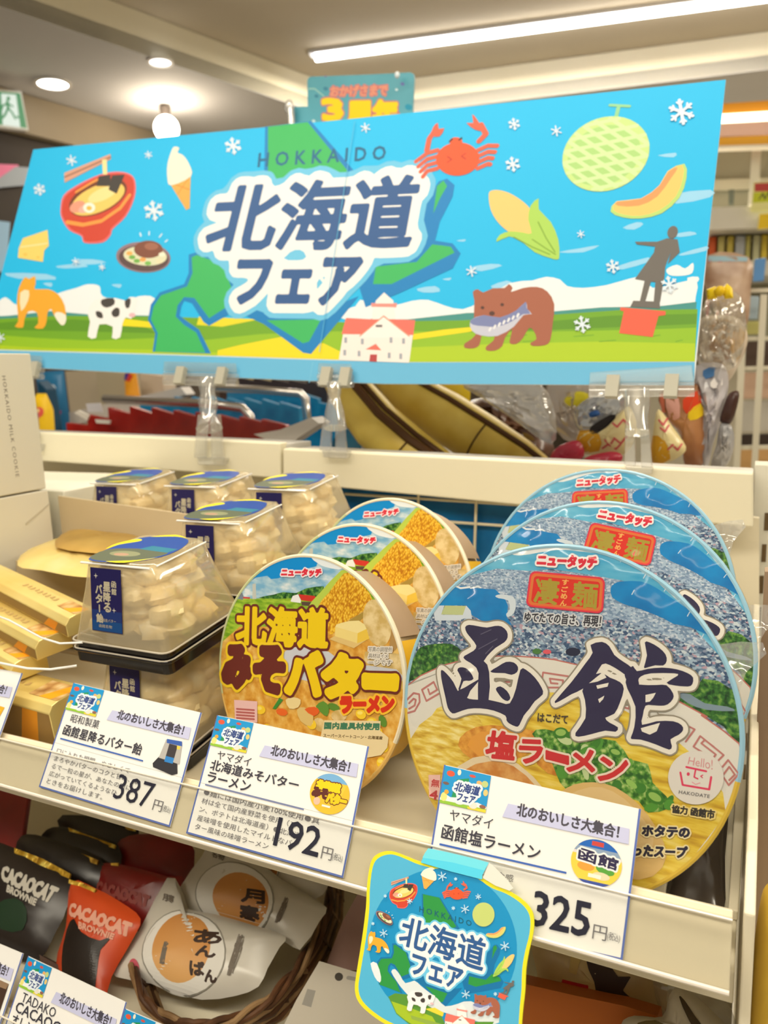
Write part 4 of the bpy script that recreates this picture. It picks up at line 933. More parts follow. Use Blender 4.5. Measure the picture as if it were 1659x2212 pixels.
copy_thing(hk, (-.009, .185, .0197), 5, HF[2], 'rearmost blue noodle bowl, against the white ledge')

# ---- the yellow miso bowl
MO = A(-.2745, .4247, 1.1982); MF = frame_th(math.radians(11.3), math.radians(9.05)); MR = .0836
ms = thing('noodle_bowl', MO, 'front yellow corn noodle bowl with yellow and brown lettering, behind the 192 price card', 'cup noodles', 'yellow corn noodle bowls')
bowl_body(ms, MO, MF, MR, .062, .066, mat((222, 196, 148), .45), [(-20, 125, mat((240, 226, 190), .3, spec=.5)), (125, 200, mat((200, 206, 150), .3, spec=.5)), (200, 340, mat((232, 186, 100), .3, spec=.5))])
prof = [(.0765, -.0125), (.062 + (.0845 - .062) * .3 + .0062, -.040), (.062 + .0225 * .3 + .0005, -.0495)]
g = G(); arc_patch(g, MO, MF, prof, 28, 75, mat((176, 146, 112), .45)); arc_patch(g, MO, MF, prof, -40, 26, mat((250, 192, 30), .4)); 
a = MO + MF[0] * .0740; g.build('side_label', ms, smooth=True)
g = G()
uu = MF[0] * math.cos(math.radians(8)) + MF[1] * math.sin(math.radians(8)); vv = -MF[0] * math.sin(math.radians(8)) + MF[1] * math.cos(math.radians(8))
ring = [MO + uu * .0732 + vv * (.011 * math.cos(2 * math.pi * j / 24)) - MF[2] * (.028 + .009 * math.sin(2 * math.pi * j / 24)) + uu * (.0012 * math.sin(2 * math.pi * j / 24)) for j in range(25)]
g.tube(ring, .0005, mat((190, 130, 20), .4), 6); g.build('round_mark', ms)
cv = Canvas(MO, MF); cv.clip = MR - .0012
cv.slab(circ(MR - .0012), .0014, SOUP, loc=True)
M5 = lambda p: zm(p, 450, 1180, .27125)
M6 = lambda p: zm(p, 450, 1430, .27125)
def rimm(a0, a1, n=26): return [((MR - .0013) * math.cos(math.radians(a0 + (a1 - a0) * j / n)), (MR - .0013) * math.sin(math.radians(a0 + (a1 - a0) * j / n))) for j in range(n + 1)]
mixpoly(cv, M5([(100, 760), (250, 640), (760, 640), (1100, 520), (1290, 430)]), rimm(38, 172), MEADOW)
mixpoly(cv, M5([(230, 420), (400, 415), (560, 400), (700, 400), (860, 400), (960, 340), (1230, 300)]), rimm(52, 158), CLOUDB)
mixpoly(cv, M5([(380, 250), (470, 235), (500, 262), (560, 255), (590, 240), (700, 200), (860, 160), (870, 130), (950, 110)]), rimm(76, 136), mat((14, 142, 210), .4))
cv.poly((235, 240, 238), M5([(820, 90), (940, 100), (1060, 160), (1040, 185), (930, 165), (880, 140)]), 2)
cv.poly(FOREST, M5([(400, 410), (520, 385), (600, 365), (700, 372), (780, 335), (920, 318), (900, 360), (860, 402), (560, 418)]), 2)
cv.poly((196, 198, 184), M5([(352, 300), (378, 296), (382, 420), (352, 420)])); cv.poly((120, 130, 140), M5([(240, 420), (245, 380), (270, 368), (282, 400), (275, 428)]))
cv.poly((200, 60, 66), M5([(278, 402), (335, 406), (330, 418), (278, 416)]))
cv.poly((238, 236, 228), M5([(655, 438), (672, 396), (715, 382), (738, 430), (735, 452), (664, 442)])); cv.poly((206, 52, 40), M5([(718, 382), (850, 396), (856, 412), (832, 442), (740, 430)])); cv.poly((90, 70, 60), M5([(740, 440), (825, 446), (820, 478), (745, 470)]))
cv.poly((186, 206, 78), M5([(800, 478), (880, 380), (1060, 190), (1120, 200), (960, 420), (950, 560), (860, 520)]), 2)
cv.poly(CORN, M5([(880, 470), (960, 370), (1080, 215), (1150, 235), (1240, 320), (1305, 420), (1240, 510), (1080, 610), (990, 700), (950, 680), (945, 560)]), 2)
for k in range(5): cv.line((206, 140, 26), M5([(930 + k * 62, 520 - k * 4 + k * 14), (1092 + k * 44, 250 + k * 42)]), 2.0)
cv.poly((170, 140, 60), M5([(1120, 590), (1240, 520), (1300, 430), (1290, 500), (1200, 600)]), 2)
cv.poly(POTATO, M5(ell(1345, 610, 108, 190, -12)), 0); cv.poly((180, 140, 80), M5([(1420, 470), (1480, 620), (1510, 800), (1440, 830), (1460, 640)]), 2); cv.poly(POTATO, M5([(1250, 840), (1520, 860), (1560, 1080), (1300, 980)]), 2)
cv.poly((226, 192, 118), M5([(965, 740), (1060, 680), (1300, 720), (1160, 812)]), 0); cv.poly((243, 222, 148), M5([(1012, 640), (1060, 610), (1200, 592), (1262, 660), (1190, 700), (1100, 690)]), 2); cv.poly((240, 214, 128), M5([(1012, 640), (1190, 692), (1186, 772), (1010, 716)]), 0); cv.poly((236, 196, 70), M5([(1190, 692), (1262, 658), (1284, 738), (1186, 772)]), 0)
cv.poly((206, 206, 206), M5([(600, 850), (720, 800), (960, 840), (1100, 930), (1500, 980), (1520, 1100), (900, 1100), (640, 1000)]), 2)
BRN, YLW = (108, 44, 34), (240, 202, 22)
cv.text(YLW, '北海道', q4((513, 1311), (708, 1316), (706, 1399), (511, 1389)), bold=3.4, halos=[(BRN, 8.2)])
# vegetables printed in the soup
random.seed(5)
for k in range(40):
    x = random.uniform(560, 840); y = random.uniform(1525, 1690)
    if k % 4 == 0: cv.poly(POTATO, ell(x, y, 17, 13, random.uniform(0, 90), 12))
    elif k % 7 == 3: cv.poly((232, 106, 40), ell(x, y, 13, 8, random.uniform(0, 90), 8))
    elif k % 9 == 5: cv.poly((96, 140, 50), ell(x, y, 14, 8, random.uniform(0, 90), 10))
    else: cv.poly((246, 206, 50), ell(x, y, 12, 10, random.uniform(0, 90), 12)); cv.poly((252, 226, 110), ell(x - 2, y - 3, 6, 4, 0, 10))
cv.poly((236, 214, 150), M6([(620, 300), (680, 280), (740, 300), (720, 360), (650, 370)]), 2); cv.poly((222, 192, 118), M6([(710, 380), (770, 360), (840, 430), (820, 510), (740, 470)]), 2); cv.poly((98, 146, 54), M6([(860, 350), (920, 310), (965, 360), (950, 430), (900, 400)]), 2); cv.poly((60, 140, 54), M6([(515, 370), (570, 285), (600, 300), (540, 375)]), 0); cv.poly((228, 100, 40), M6([(770, 375), (850, 355), (890, 390), (845, 430)]), 2)
for ch, q in (('み', q4((490, 1398), (545, 1400), (538, 1482), (483, 1480))), ('そ', q4((556, 1398), (613, 1402), (612, 1494), (550, 1490)))): cv.text(BRN, ch, q, bold=7.5, halos=[((244, 206, 40), 12.5)])
for ch, q, sz in (('バ', q4((624, 1414), (694, 1412), (694, 1500), (620, 1494)), 7), ('タ', q4((702, 1416), (782, 1418), (772, 1508), (700, 1500)), 8), ('ー', q4((790, 1462), (856, 1464), (854, 1484), (790, 1480)), 9)): cv.text(YLW, ch, q, bold=sz, halos=[(BRN, sz + 4.5)])
cv.text((214, 52, 24), 'ラーメン', q4((738, 1506), (852, 1505), (849, 1536), (738, 1538)), bold=3.4, halos=[((246, 190, 52), 7.5)])
cv.text((222, 46, 64), 'ニュータッチ', q4((611, 1229), (696, 1229), (694, 1244), (609, 1244)), bold=1.3, halos=[((246, 232, 230), 3.8)])
cv.poly((234, 214, 164), M6([(930, 462), (1378, 468), (1374, 545), (1440, 600), (1430, 680), (1380, 740), (1270, 760), (900, 590)]), 0)
cv.text((66, 124, 92), '国内産具材使用', q4((703, 1560), (821, 1562), (820, 1576), (702, 1574)), bold=.9); cv.text((120, 100, 64), 'スーパースイートコーン・北海道産', q4((700, 1584), (828, 1590), (827, 1597), (700, 1592)), bold=.3)
for k in range(3): cv.text((90, 84, 74), ('写真と内容が', '異なる場合が', 'あります'), q4((798, 1398 + k * 13), (848, 1399 + k * 13), (847, 1408 + k * 13), (797, 1407 + k * 13)), bold=.2) if False else cv.text((90, 84, 74), ('写真の調理例', '具材はイメ', 'ージです')[k], q4((798, 1397 + k * 14), (848 - 8 * (k == 1), 1398 + k * 14), (847 - 8 * (k == 1), 1408 + k * 14), (797, 1407 + k * 14)), halos=[((226, 216, 196), 2.5)])
cv.poly((240, 196, 190), M6([(212, 300), (396, 312), (396, 480), (220, 480)])); cv.text((184, 92, 90), '100%', q4((516, 1524), (552, 1527), (552, 1536), (516, 1533)), bold=.7) if False else [cv.line((186, 96, 92), M6([(232, 372 + k * 24), (372, 382 + k * 24)]), 3.2) for k in range(4)]
cv.build('lid', ms)
copy_thing(ms, (.002, .073, .0078), -3, MF[2], 'yellow corn noodle bowl standing in the middle of the three yellow bowls')
copy_thing(ms, (-.006, .1455, .0158), 2, MF[2], 'rearmost yellow corn noodle bowl, in front of the blue wire grid')
# ================================================================== butter candy boxes
class LCanvas(Canvas):
    """a printed surface drawn directly in its own metres"""
    def P(s, p): return tuple(s.T(p)) if s.T else tuple(p)
def rect4(x0, y0, x1, y1): return [(x0, y0), (x1, y0), (x1, y1), (x0, y1)]
BW, BD, BH = .097, .096, .078
CB = A(-.368 - BW, .404, zfloor(.404) + .0012)
EX, EY, EZ = A(1, 0, 0), A(0, 1, 0), A(0, 0, 1)
def candy_box():
    c = CB; t = thing('candy_box', c + A(BW / 2, BD / 2, 0), 'x', 'candy box', 'clear boxes of butter candy')
    blk = mat((30, 26, 24), .16, spec=.6)
    def rr(x0, y0, x1, y1, r, z): return [A(c[0] + x, c[1] + y, c[2] + z) for x, y in rrect(x0, y0, x1, y1, r)]
    g = G(); g.prism(rr(.002, .002, BW - .002, BD - .002, .006, 0), A(0, 0, .009), blk)
    g.prism(rr(0, 0, BW, BD, .007, .009), A(0, 0, .0024), blk); g.prism(rr(.003, .003, BW - .003, BD - .003, .006, .0114), A(0, 0, .0060), blk)
    g.build('tray', t, bevel=.0008)
    g = G(); lo = rr(.003, .003, BW - .003, BD - .003, .006, .0170)
    ring = lambda z: g.tube([*(rr(.001, .001, BW - .001, BD - .001, .007, z)), rr(.001, .001, BW - .001, BD - .001, .007, z)[0]], .0007, mat((200, 188, 165), .12, spec=.7), 6)
    ring(.0112); ring(.0176); g.build('tray_edge', t)
    N = len(lo); I1 = rr(.0108, .0108, BW - .0108, BD - .0108, .010, .055); hi = rr(.0150, .0150, BW - .0150, BD - .0150, .010, BH - .003); hi2 = rr(.018, .018, BW - .018, BD - .018, .009, BH)
    vs = lo + I1 + hi + hi2; g = G()
    fs = [(k * N + i, k * N + (i + 1) % N, (k + 1) * N + (i + 1) % N, (k + 1) * N + i) for k in range(3) for i in range(N)] + [tuple(3 * N + i for i in range(N))]
    g.add(vs, fs, film((250, 226, 174), .03, .06, .36)); g.build('clear_lid', t, smooth=True)
    g = G(); ed = mat((255, 250, 238), .1, spec=.8)  # glossy white bars painted as highlights along the lid edges
    g.tube([A(c[0] + .014, c[1] + .0146, c[2] + BH - .002), A(c[0] + BW - .016, c[1] + .0146, c[2] + BH - .002)], .0009, ed, 6)
    g.tube([A(c[0] + BW - .0146, c[1] + .020, c[2] + BH - .002), A(c[0] + BW - .0146, c[1] + BD - .02, c[2] + BH - .002)], .0007, ed, 6)
    g.build('lid_glint', t)
    # label on the front and over the top
    d = A(0, .0120, .0605); d /= np.linalg.norm(d); fr = (EX, d, np.cross(EX, d)); H = .0575
    cv = LCanvas(c + A(0, .0021, .0170), fr); x0 = .024
    cv.slab([(x0, .010), (x0 + .030, .010), (x0 + .030, H), (x0, H)], .0002, mat((34, 28, 82), .35), loc=True)
    cv.poly((22, 74, 130), rect4(x0 + .0004, .0105, x0 + .0296, .018)); cv.poly((30, 52, 112), rect4(x0 + .0004, .018, x0 + .0296, .026))
    TX = (196, 184, 152)
    def vert(s, x, y, sz, b):
        for k, ch in enumerate(s):
            sy = sz if ch != 'ー' else sz
            yy = y - k * sz * 1.14
            if ch == 'ー': cv.poly(TX, rect4(x + sz * .42, yy - sz * .95, x + sz * .6, yy - sz * .05))
            else: cv.text(TX, ch, [(x, yy - sz), (x + sz, yy - sz), (x + sz, yy), (x, yy)], bold=b)
    cv.px = lambda p: 1.0
    vert('函館', x0 + .0205, H - .009, .0046, .00015); vert('星降る', x0 + .0125, H - .010, .0068, .0003); vert('バター飴', x0 + .0048, H - .0125, .0064, .0003)
    cv.text(TX, '北海道産バター', [(x0 + .005, .0175), (x0 + .024, .0175), (x0 + .024, .0200), (x0 + .005, .0200)]); cv.text(TX, '函館名物', [(x0 + .007, .0130), (x0 + .020, .0130), (x0 + .020, .0155), (x0 + .007, .0155)])
    for x, y in ((.0055, H - .006), (.0225, .027)):
        for a in (0, 90): r = math.radians(a); dx, dy = math.cos(r) * .0022, math.sin(r) * .0022; cv.loc_poly([(x0 + x - dx, y - dy), (x0 + x + dy * .2, y - dx * .2), (x0 + x + dx, y + dy), (x0 + x - dy * .2, y + dx * .2)], mat((214, 206, 190), .5))
    cv.build('front_label', t)
    cv = LCanvas(c + A(0, 0, BH + .0004), (EX, EY, EZ))
    cv.T = lambda p: (.0155 + (p[0] - .018) * .90, p[1] * .965)
    pts = smooth_pts([(.024, .0165), (.060, .0165), (.082, .030), (.088, .050), (.078, .074), (.050, .080), (.026, .070), (.020, .045)], 4)
    cv.slab([cv.T(p) for p in pts], .0002, mat((50, 80, 158), .4), loc=True)
    cv.poly(mat((104, 108, 84), .5), smooth_pts([(.024, .018), (.060, .018), (.080, .032), (.083, .044), (.052, .047), (.021, .040)], 3)); cv.poly((150, 150, 110), ell(.046, .034, .016, .006)); cv.poly((190, 150, 120), ell(.044, .032, .008, .003)); cv.poly((60, 130, 150), [(.050, .046), (.083, .043), (.086, .052), (.056, .055)])
    cv.poly((250, 232, 40), smooth_pts([(.044, .0155), (.064, .0165), (.084, .032), (.070, .0235), (.054, .0185)], 3)); cv.poly((250, 232, 40), smooth_pts([(.018, .040), (.021, .052), (.034, .064), (.026, .068), (.016, .054)], 3)); cv.poly((250, 232, 40), smooth_pts([(.034, .075), (.060, .080), (.074, .077), (.055, .084)], 3))
    cv.build('top_label', t)
    random.seed(3); g = G(); ms_ = [ramp_mat('candy_wrap', 'noise', 70, [(0.32, (236, 200, 124)), (0.5, (250, 224, 164)), (0.68, (254, 242, 206))], .28, bump=.35, spec=.5), mat((252, 228, 168), .25, spec=.5), mat((246, 214, 146), .25, spec=.5)]
    for k in range(60):
        lev = k // 15; ix, iy = k % 4, (k // 4) % 4; mg = .011 + lev * .0032
        x = mg + .004 + (BW - 2 * mg - .008) * (ix + random.uniform(.1, .9)) / 4; y = mg + .004 + (BD - 2 * mg - .008) * (iy + random.uniform(.1, .9)) / 4; z = .0245 + lev * .0130
        f = (EX * math.cos(k) + EY * math.sin(k), EY * math.cos(k) - EX * math.sin(k), EZ)
        g.blob(c + A(x, y, z), (.0142, .0130, .0092), ms_[k % 3], 9, 6, .16, f)
    g.build('candy_filling', t, kind='stuff', smooth=True)
    return t
cb0 = candy_box(); TL_ = math.atan(SL); cb0.rotation_euler = (TL_, 0, 0); cb0.location.z = zfloor(.404 + BD / 2) + .0010
cb0['label'] = 'clear candy box on a black tray under the front one, behind the 387 price card'
def copy_flat(src, off, label):
    r = src.copy(); COL.objects.link(r); r['label'] = label; r.location = src.location + Vector(off)
    for ch in src.children:
        c = ch.copy(); COL.objects.link(c); c.parent = r
    return r
up = .0788
rows = [(0, 0, 1, 'front clear candy box with the whole navy label showing, on top of its stack'),
        (0, .108, 0, 'lower candy box of the second stack, hidden behind the front stack'), (0, .108, 1, 'clear candy box just behind the front one, left of the yellow bowls'),
        (-.002, .217, 0, 'lower candy box of the back right stack, mostly hidden'), (-.002, .217, 1, 'clear candy box in the back row, rightmost, by the blue wire grid'),
        (-.109, .217, 0, 'lower candy box of the back middle stack, behind the cream tray'), (-.109, .217, 1, 'clear candy box in the back row, in the middle of three'),
        (-.216, .217, 0, 'lower candy box of the back left stack, behind the cream tray'), (-.216, .217, 1, 'clear candy box in the back row, leftmost, by the white carton')]
for dx, dy, lev, lb in rows: copy_flat(cb0, (dx, dy - lev * up * math.sin(TL_), SL * dy + lev * up * math.cos(TL_)), lb)

# ================================================================== cartons, tray and gold bars on the left
def carton(x0, x1, ya, yb, za, zb, label, m, group=None):
    g = G(); g.box(((x0 + x1) / 2, (ya + yb) / 2, (za + zb) / 2), (x1 - x0, yb - ya, zb - za), m); return g
WB2 = mat((226, 216, 190), .55)
t = thing('carton', (-.75, .50, 1.291), 'upright off-white carton with small vertical lettering at the left edge', 'carton', 'white cartons at the left')
carton(-.80, -.7035, .41, .592, 1.2912, 1.437, '', WB2).build('box_body', t, bevel=.0012)
cv = LCanvas(A(-.7034, .500, 1.36), (A(0, 1, 0), A(0, 0, 1), A(1, 0, 0)))
a = [hx(x, y, -.7034) for x, y in ((8, 812), (38, 1030))]
p0, p1 = (a[0][1] - .5, a[0][2] - 1.36), (a[1][1] - .5, a[1][2] - 1.36); h = .0042
cv.text((120, 106, 88), 'HOKKAIDO MILK COOKIE', [(p0[0] - h / 2, p0[1]), (p1[0] - h / 2, p1[1]), (p1[0] + h / 2, p1[1]), (p0[0] + h / 2, p0[1])], space=1.25); cv.build('side_print', t)
t = thing('carton', (-.75, .50, zfloor(.5)), 'lower white carton under the upright one, facing the gold bars', 'carton', 'white cartons at the left')
g = carton(-.80, -.7035, .41, .594, zfloor(.594) + .001, 1.2895, '', WB2); g.build('box_body', t, bevel=.0012)
g = G(); g.prism([hx(x, y, -.7034) for x, y in ((55, 1130), (108, 1086), (106, 1090), (56, 1134))], A(.0003, 0, 0), mat((200, 188, 160), .5)); g.build('flap_seam', t)
g = carton(-.985, -.701, .612, .757, zfloor(.757) + .001, 1.285, '', mat((244, 236, 210), .5)); g.build('carton', label='flat white carton lying against the left ledge, behind the candy boxes', cat='carton', group='white cartons at the left', bevel=.001)
t = thing('open_tray', (-.595, .52, zfloor(.52)), 'open cream cardboard tray behind the gold bars', 'tray')
g = G(); cb_ = ramp_mat('cream_board', 'noise', 6, [(0.3, (206, 184, 142)), (0.7, (218, 196, 154))], .6)
g.prism([(-.700, .603, zfloor(.603) + .001), (-.488, .603, zfloor(.603) + .001), (-.488, .603, 1.266), (-.700, .603, 1.281)], A(0, .003, 0), cb_); g.build('back_wall', t)
g = G(); g.hexa([(-.70, .535, zfloor(.535) + .0005), (-.488, .535, zfloor(.535) + .0005), (-.488, .603, zfloor(.603) + .0005), (-.70, .603, zfloor(.603) + .0005)], [(-.70, .535, zfloor(.535) + .002), (-.488, .535, zfloor(.535) + .002), (-.488, .603, zfloor(.603) + .002), (-.70, .603, zfloor(.603) + .002)], cb_); g.build('tray_floor', t)
g = G(); g.box((-.594, .568, zfloor(.568) + .049), (.206, .062, .084), cb_); g.build('inner_riser', t)
GOLD = ramp_mat('gold_foil', 'noise', 9, [(0.3, (240, 200, 96)), (0.6, (252, 226, 140)), (0.8, (255, 242, 190))], .26, metal=.35, bump=.2, spec=.7)
OATS = ramp_mat('oats_print', 'voro', 120, [(0.0, (232, 204, 146)), (0.5, (206, 160, 92)), (0.9, (166, 112, 56))], .5)
def oat_bar(pa, pb, up_, w, hgt, label):
    """a foil bar: axis from pixel pa to pixel pb, its top lying up_ above the shelf"""
    P0, P1 = hf(*pa, up_), hf(*pb, up_)
    if P0[0] < -.688: P0 = P1 + (P0 - P1) * ((-.688 - P1[0]) / (P0[0] - P1[0]))
    d = P1 - P0; L = np.linalg.norm(d); d /= L; sd = np.cross(FN, d)
    t = thing('oat_bar_box', (P0 + P1) / 2 - FN * hgt, label, 'snack box', 'gold oat bar boxes')
    g = G(); prof = [(-w / 2, -hgt), (w / 2, -hgt), (w / 2, -.006), (w / 2 - .004, -.0012), (w / 2 - .010, 0), (-w / 2 + .010, 0), (-w / 2 + .004, -.0012), (-w / 2, -.006)]
    g.prism([P0 + sd * a + FN * b for a, b in prof], d * L, GOLD); g.build('foil_body', t, bevel=.0006)
    cv = LCanvas(P1 + FN * .0002, (d, sd, FN)); cv.px = lambda p: 1.0
    cv.poly(OATS, rect4(-.034, -w / 2 + .009, -.0006, w / 2 - .009)); cv.poly((252, 168, 28), [(-.022, -w / 2 + .009), (-.008, -w / 2 + .009), (-.0006, w / 2 - .014), (-.0006, w / 2 - .009), (-.008, w / 2 - .009)])
    for k in range(9):
        x = -.115 + k * .008; cv.loc_poly([(x, -.003 + .0015 * (k % 2)), (x + .005, -.002), (x + .004, .002), (x + .001, .0025)], mat((190, 156, 92), .5))
    cv.build('top_print', t)
    cv = LCanvas(P1 - sd * (w / 2 + .0002), (d, FN, -sd))
    cv.poly((150, 116, 60), rect4(-L + .001, -hgt + .001, -.0006, -.007)); cv.poly((226, 146, 30), [(-.046, -hgt + .001), (-.024, -hgt + .001), (-.014, -.007), (-.032, -.007)])  # brown stands in for shade on the front face; orange stripe is print
    cv.build('front_shade_print', t)
for pa, pb, up_, w, h, lb in (((-250, 1395), (150, 1500), .052, .040, .049, 'gold oat bar box at the front of the row, orange stripe towards the price rail'),
                          ((-260, 1245), (60, 1420), .0700, .030, .0165, 'gold oat bar lying on the front gold box, third from the cream tray'),
                          ((-240, 1190), (112, 1372), .0875, .030, .0165, 'gold oat bar in the middle of the fanned row'),
                          ((-200, 1140), (178, 1322), .1050, .030, .0165, 'gold oat bar nearest the cream tray, beside the front candy stack')): oat_bar(pa, pb, up_, w, h, lb)
# flat gold packets in the tray
def packet(px, up_, t_, label, m):
    q = [hf(x, y, up_) for x, y in px]; c = sum(q) / len(q); fr = (EX, A(0, FN[2], -FN[1]), FN)
    g = G(); pillow(g, smooth_pts([((p - c).dot(fr[0]), (p - c).dot(fr[1])) for p in q], 3), c, fr, t_, m, jit=.10, back=.5)
    g.build('foil_packet', label=label, cat='packet', group='gold foil packets in the tray', smooth=True)
packet([(38, 1222), (60, 1188), (150, 1160), (262, 1170), (300, 1180), (250, 1240), (170, 1246), (90, 1232)], .106, .007, 'flat gold foil packet lying in the cream tray', GOLD)
packet([(120, 1182), (150, 1146), (230, 1150), (300, 1160), (320, 1180), (240, 1196)], .116, .005, 'crumpled gold foil packet leaning on the tray back wall', ramp_mat('dull_gold_foil', 'noise', 12, [(0.3, (160, 120, 48)), (0.7, (214, 172, 88))], .4, metal=.4, bump=.3))
packet([(-40, 1262), (-10, 1232), (30, 1236), (34, 1250), (10, 1266)], .098, .006, 'small gold foil packet cut off at the left edge', GOLD)
P = [hf(x, y, .082) for x, y in ((-60, 1425), (0, 1432), (60, 1444), (110, 1446), (166, 1438))]
P2 = [hf(x, y, .100) for x, y in ((-60, 1310), (20, 1340), (90, 1378), (130, 1390), (178, 1388))]
g = G(); g.tube(P, .0009, mat((255, 250, 236), .08, spec=.9), 8); g.tube(P2, .0008, mat((255, 250, 236), .08, spec=.9), 8)  # white rods stand in for highlight lines on the clear guard
g.build('guard_glints', label='bright highlight lines of a clear curved guard over the gold oat bars', cat='guard', smooth=True)

# ================================================================== price cards
def thumb(c, T0, big=1.0):
    c.T = T0; SKY2 = (28, 150, 205)
    c.poly(SKY2, rect4(0, 0, 100, 100)); c.poly((40, 150, 90), [(30, 30), (55, 20), (60, 50), (40, 100), (22, 100), (26, 60)]); c.poly((28, 120, 180), [(55, 60), (86, 55), (70, 90), (52, 86)])
    c.poly((150, 196, 60), rect4(0, 84, 100, 100)); c.poly((242, 242, 232), [(0, 86), (10, 74), (22, 80), (40, 76), (60, 84), (80, 78), (100, 84), (100, 90), (0, 92)]); c.poly((230, 210, 60), [(60, 94), (100, 92), (100, 100), (62, 100)])
    for col, tx, ty, rx, ry in (((226, 90, 60), 15, 18, 9, 8), ((250, 236, 205), 33, 10, 4, 8), ((214, 84, 70), 62, 12, 7, 4), ((236, 180, 110), 78, 26, 6, 6), ((196, 208, 130), 90, 26, 7, 9), ((120, 90, 80), 8, 46, 7, 4), ((240, 226, 130), 8, 82, 7, 12), ((235, 200, 120), 94, 48, 5, 9), ((240, 236, 226), 42, 88, 10, 6), ((236, 226, 206), 72, 88, 9, 9), ((150, 100, 80), 92, 86, 7, 5), ((240, 170, 60), 12, 68, 5, 6)): c.poly(col, ell(tx, ty, rx, ry, 0, 12))
    c.px = lambda p: PXU
    q1 = [(27, 60), (80, 60), (83, 36), (30, 36)]; q2 = [(36, 84), (72, 84), (75, 65), (38, 65)]
    for tx, q in (('北海道', q1), ('フェア', q2)): c.text(None, tx, q, halos=[((230, 238, 238), 5.0)])
    for tx, q in (('北海道', q1), ('フェア', q2)): c.text((48, 70, 130), tx, q, bold=.7)
    del c.px; c.T = None
def card(quad, O, maker, prod, desc, price, pic, label, dark=False, extra=None):
    """quad = TL, TR, BR, BL in metres on the card plane (x from world X, v up the plane)"""
    global PXU
    c = LCanvas(A(0, O[1], O[2]) + CF[2] * .0006, (CF[0], CF[1], CF[2]))
    T = affine((0, 0, 1, 1), quad); wdt = np.linalg.norm(A(*quad[1]) - A(*quad[0])); hgt = np.linalg.norm(A(*quad[3]) - A(*quad[0]))
    t = thing('price_card', A((quad[0][0] + quad[1][0]) / 2, 0, 0) * A(1, 0, 0) + A(0, O[1], O[2]) + CF[1] * quad[3][1], label, 'price card', 'price cards on the rail')
    PW = (244, 240, 228)
    c.slab([T(p) for p in rect4(0, 0, 1, 1)], .0006, mat(PW, .4), loc=True)
    c.T = T; BLU = (92, 112, 176)
    for r in ((0, 0, .010, 1), (.990, 0, 1, 1), (0, .985, 1, 1)): c.poly(BLU, rect4(*r))
    c.poly((196, 192, 180), rect4(.01, .580, .99, .584))  # grey line painted as shading where the rail lip crosses the card
    c.build('card_sheet', t)
    def sub(x0, y0, x1, y1):
        f = affine((0, 0, 100, 100), (T((x0, y0)), T((x1, y0)), T((x1, y1)), T((x0, y1)))); return f
    th = LCanvas(c.O + CF[2] * .0004, CF); PXU = wdt * .255 / 100
    thumb(th, sub(.008, .004, .262, .262)); th.build('fair_picture', t)
    tx = LCanvas(c.O + CF[2] * .0004, CF); tx.T = T; tx.px = lambda p: wdt
    BK = (58, 56, 66); GYT = (120, 116, 116)
    tx.poly((202, 202, 226), [(.37, .165), (.96, .150), (.965, .255), (.35, .262)])
    tb = lambda s, x0, y0, x1, y1, col=BK, b=0.0, **k: tx.text(col, s, [(x0, y1), (x1, y1), (x1, y0), (x0, y0)], bold=b, **k)
    tb('北のおいしさ大集合！', .42, .145, .915, .232, (74, 70, 80), .0022)
    for i, s in enumerate(maker): tb(s, *i_box(i, s, .075, .30, .078))
    y = .395 if len(prod) == 1 else .372
    for s in prod: tb(s, .048, y, .048 + min(.62, .0735 * len(s)), y + (.098 if len(prod) == 1 else .086), BK, .0012); y += .104
    uy = .526 if len(prod) == 1 else .580
    tx.poly((60, 100, 176) if len(prod) == 1 else (120, 128, 160), [(.045, uy), (.70, uy), (.70, uy + .013), (.045, uy + .013)])
    for i, s in enumerate(desc): tb(s, .05, .622 + i * .070, .05 + .0445 * len(s) * 1.0, .670 + i * .070, GYT)
    tb(price, .565, .690, .835, .905, (38, 38, 56), .0036 if price == '325' else (.0022 if not dark else 0))
    tb('円', .855, .815, .918, .905, GYT); tb('(税込)', .922, .840, .978, .900, GYT)
    tx.build('lettering', t)
    pc_ = LCanvas(c.O + CF[2] * .0004, CF); pc_.T = T; pc_.px = lambda p: wdt; pic(pc_); pc_.build('product_picture', t)
    return t
def i_box(i, s, x, y, h): return (x, y - .015 + i * .1, x + .058 * len(s), y - .015 + h + i * .1)
def pic_box(c):
    c.poly((52, 50, 54), [(.77, .53), (.80, .46), (.93, .46), (.955, .56), (.92, .585), (.78, .56)]); c.poly((186, 180, 170), [(.815, .30), (.93, .30), (.95, .48), (.80, .47)]); c.poly((66, 60, 62), rect4(.845, .33, .905, .46)); c.poly((60, 96, 170), [(.82, .295), (.925, .285), (.935, .325), (.825, .33)]); c.poly((50, 130, 196), rect4(.845, .44, .905, .49)); c.poly((232, 206, 80), [(.90, .33), (.925, .33), (.925, .36), (.905, .36)])
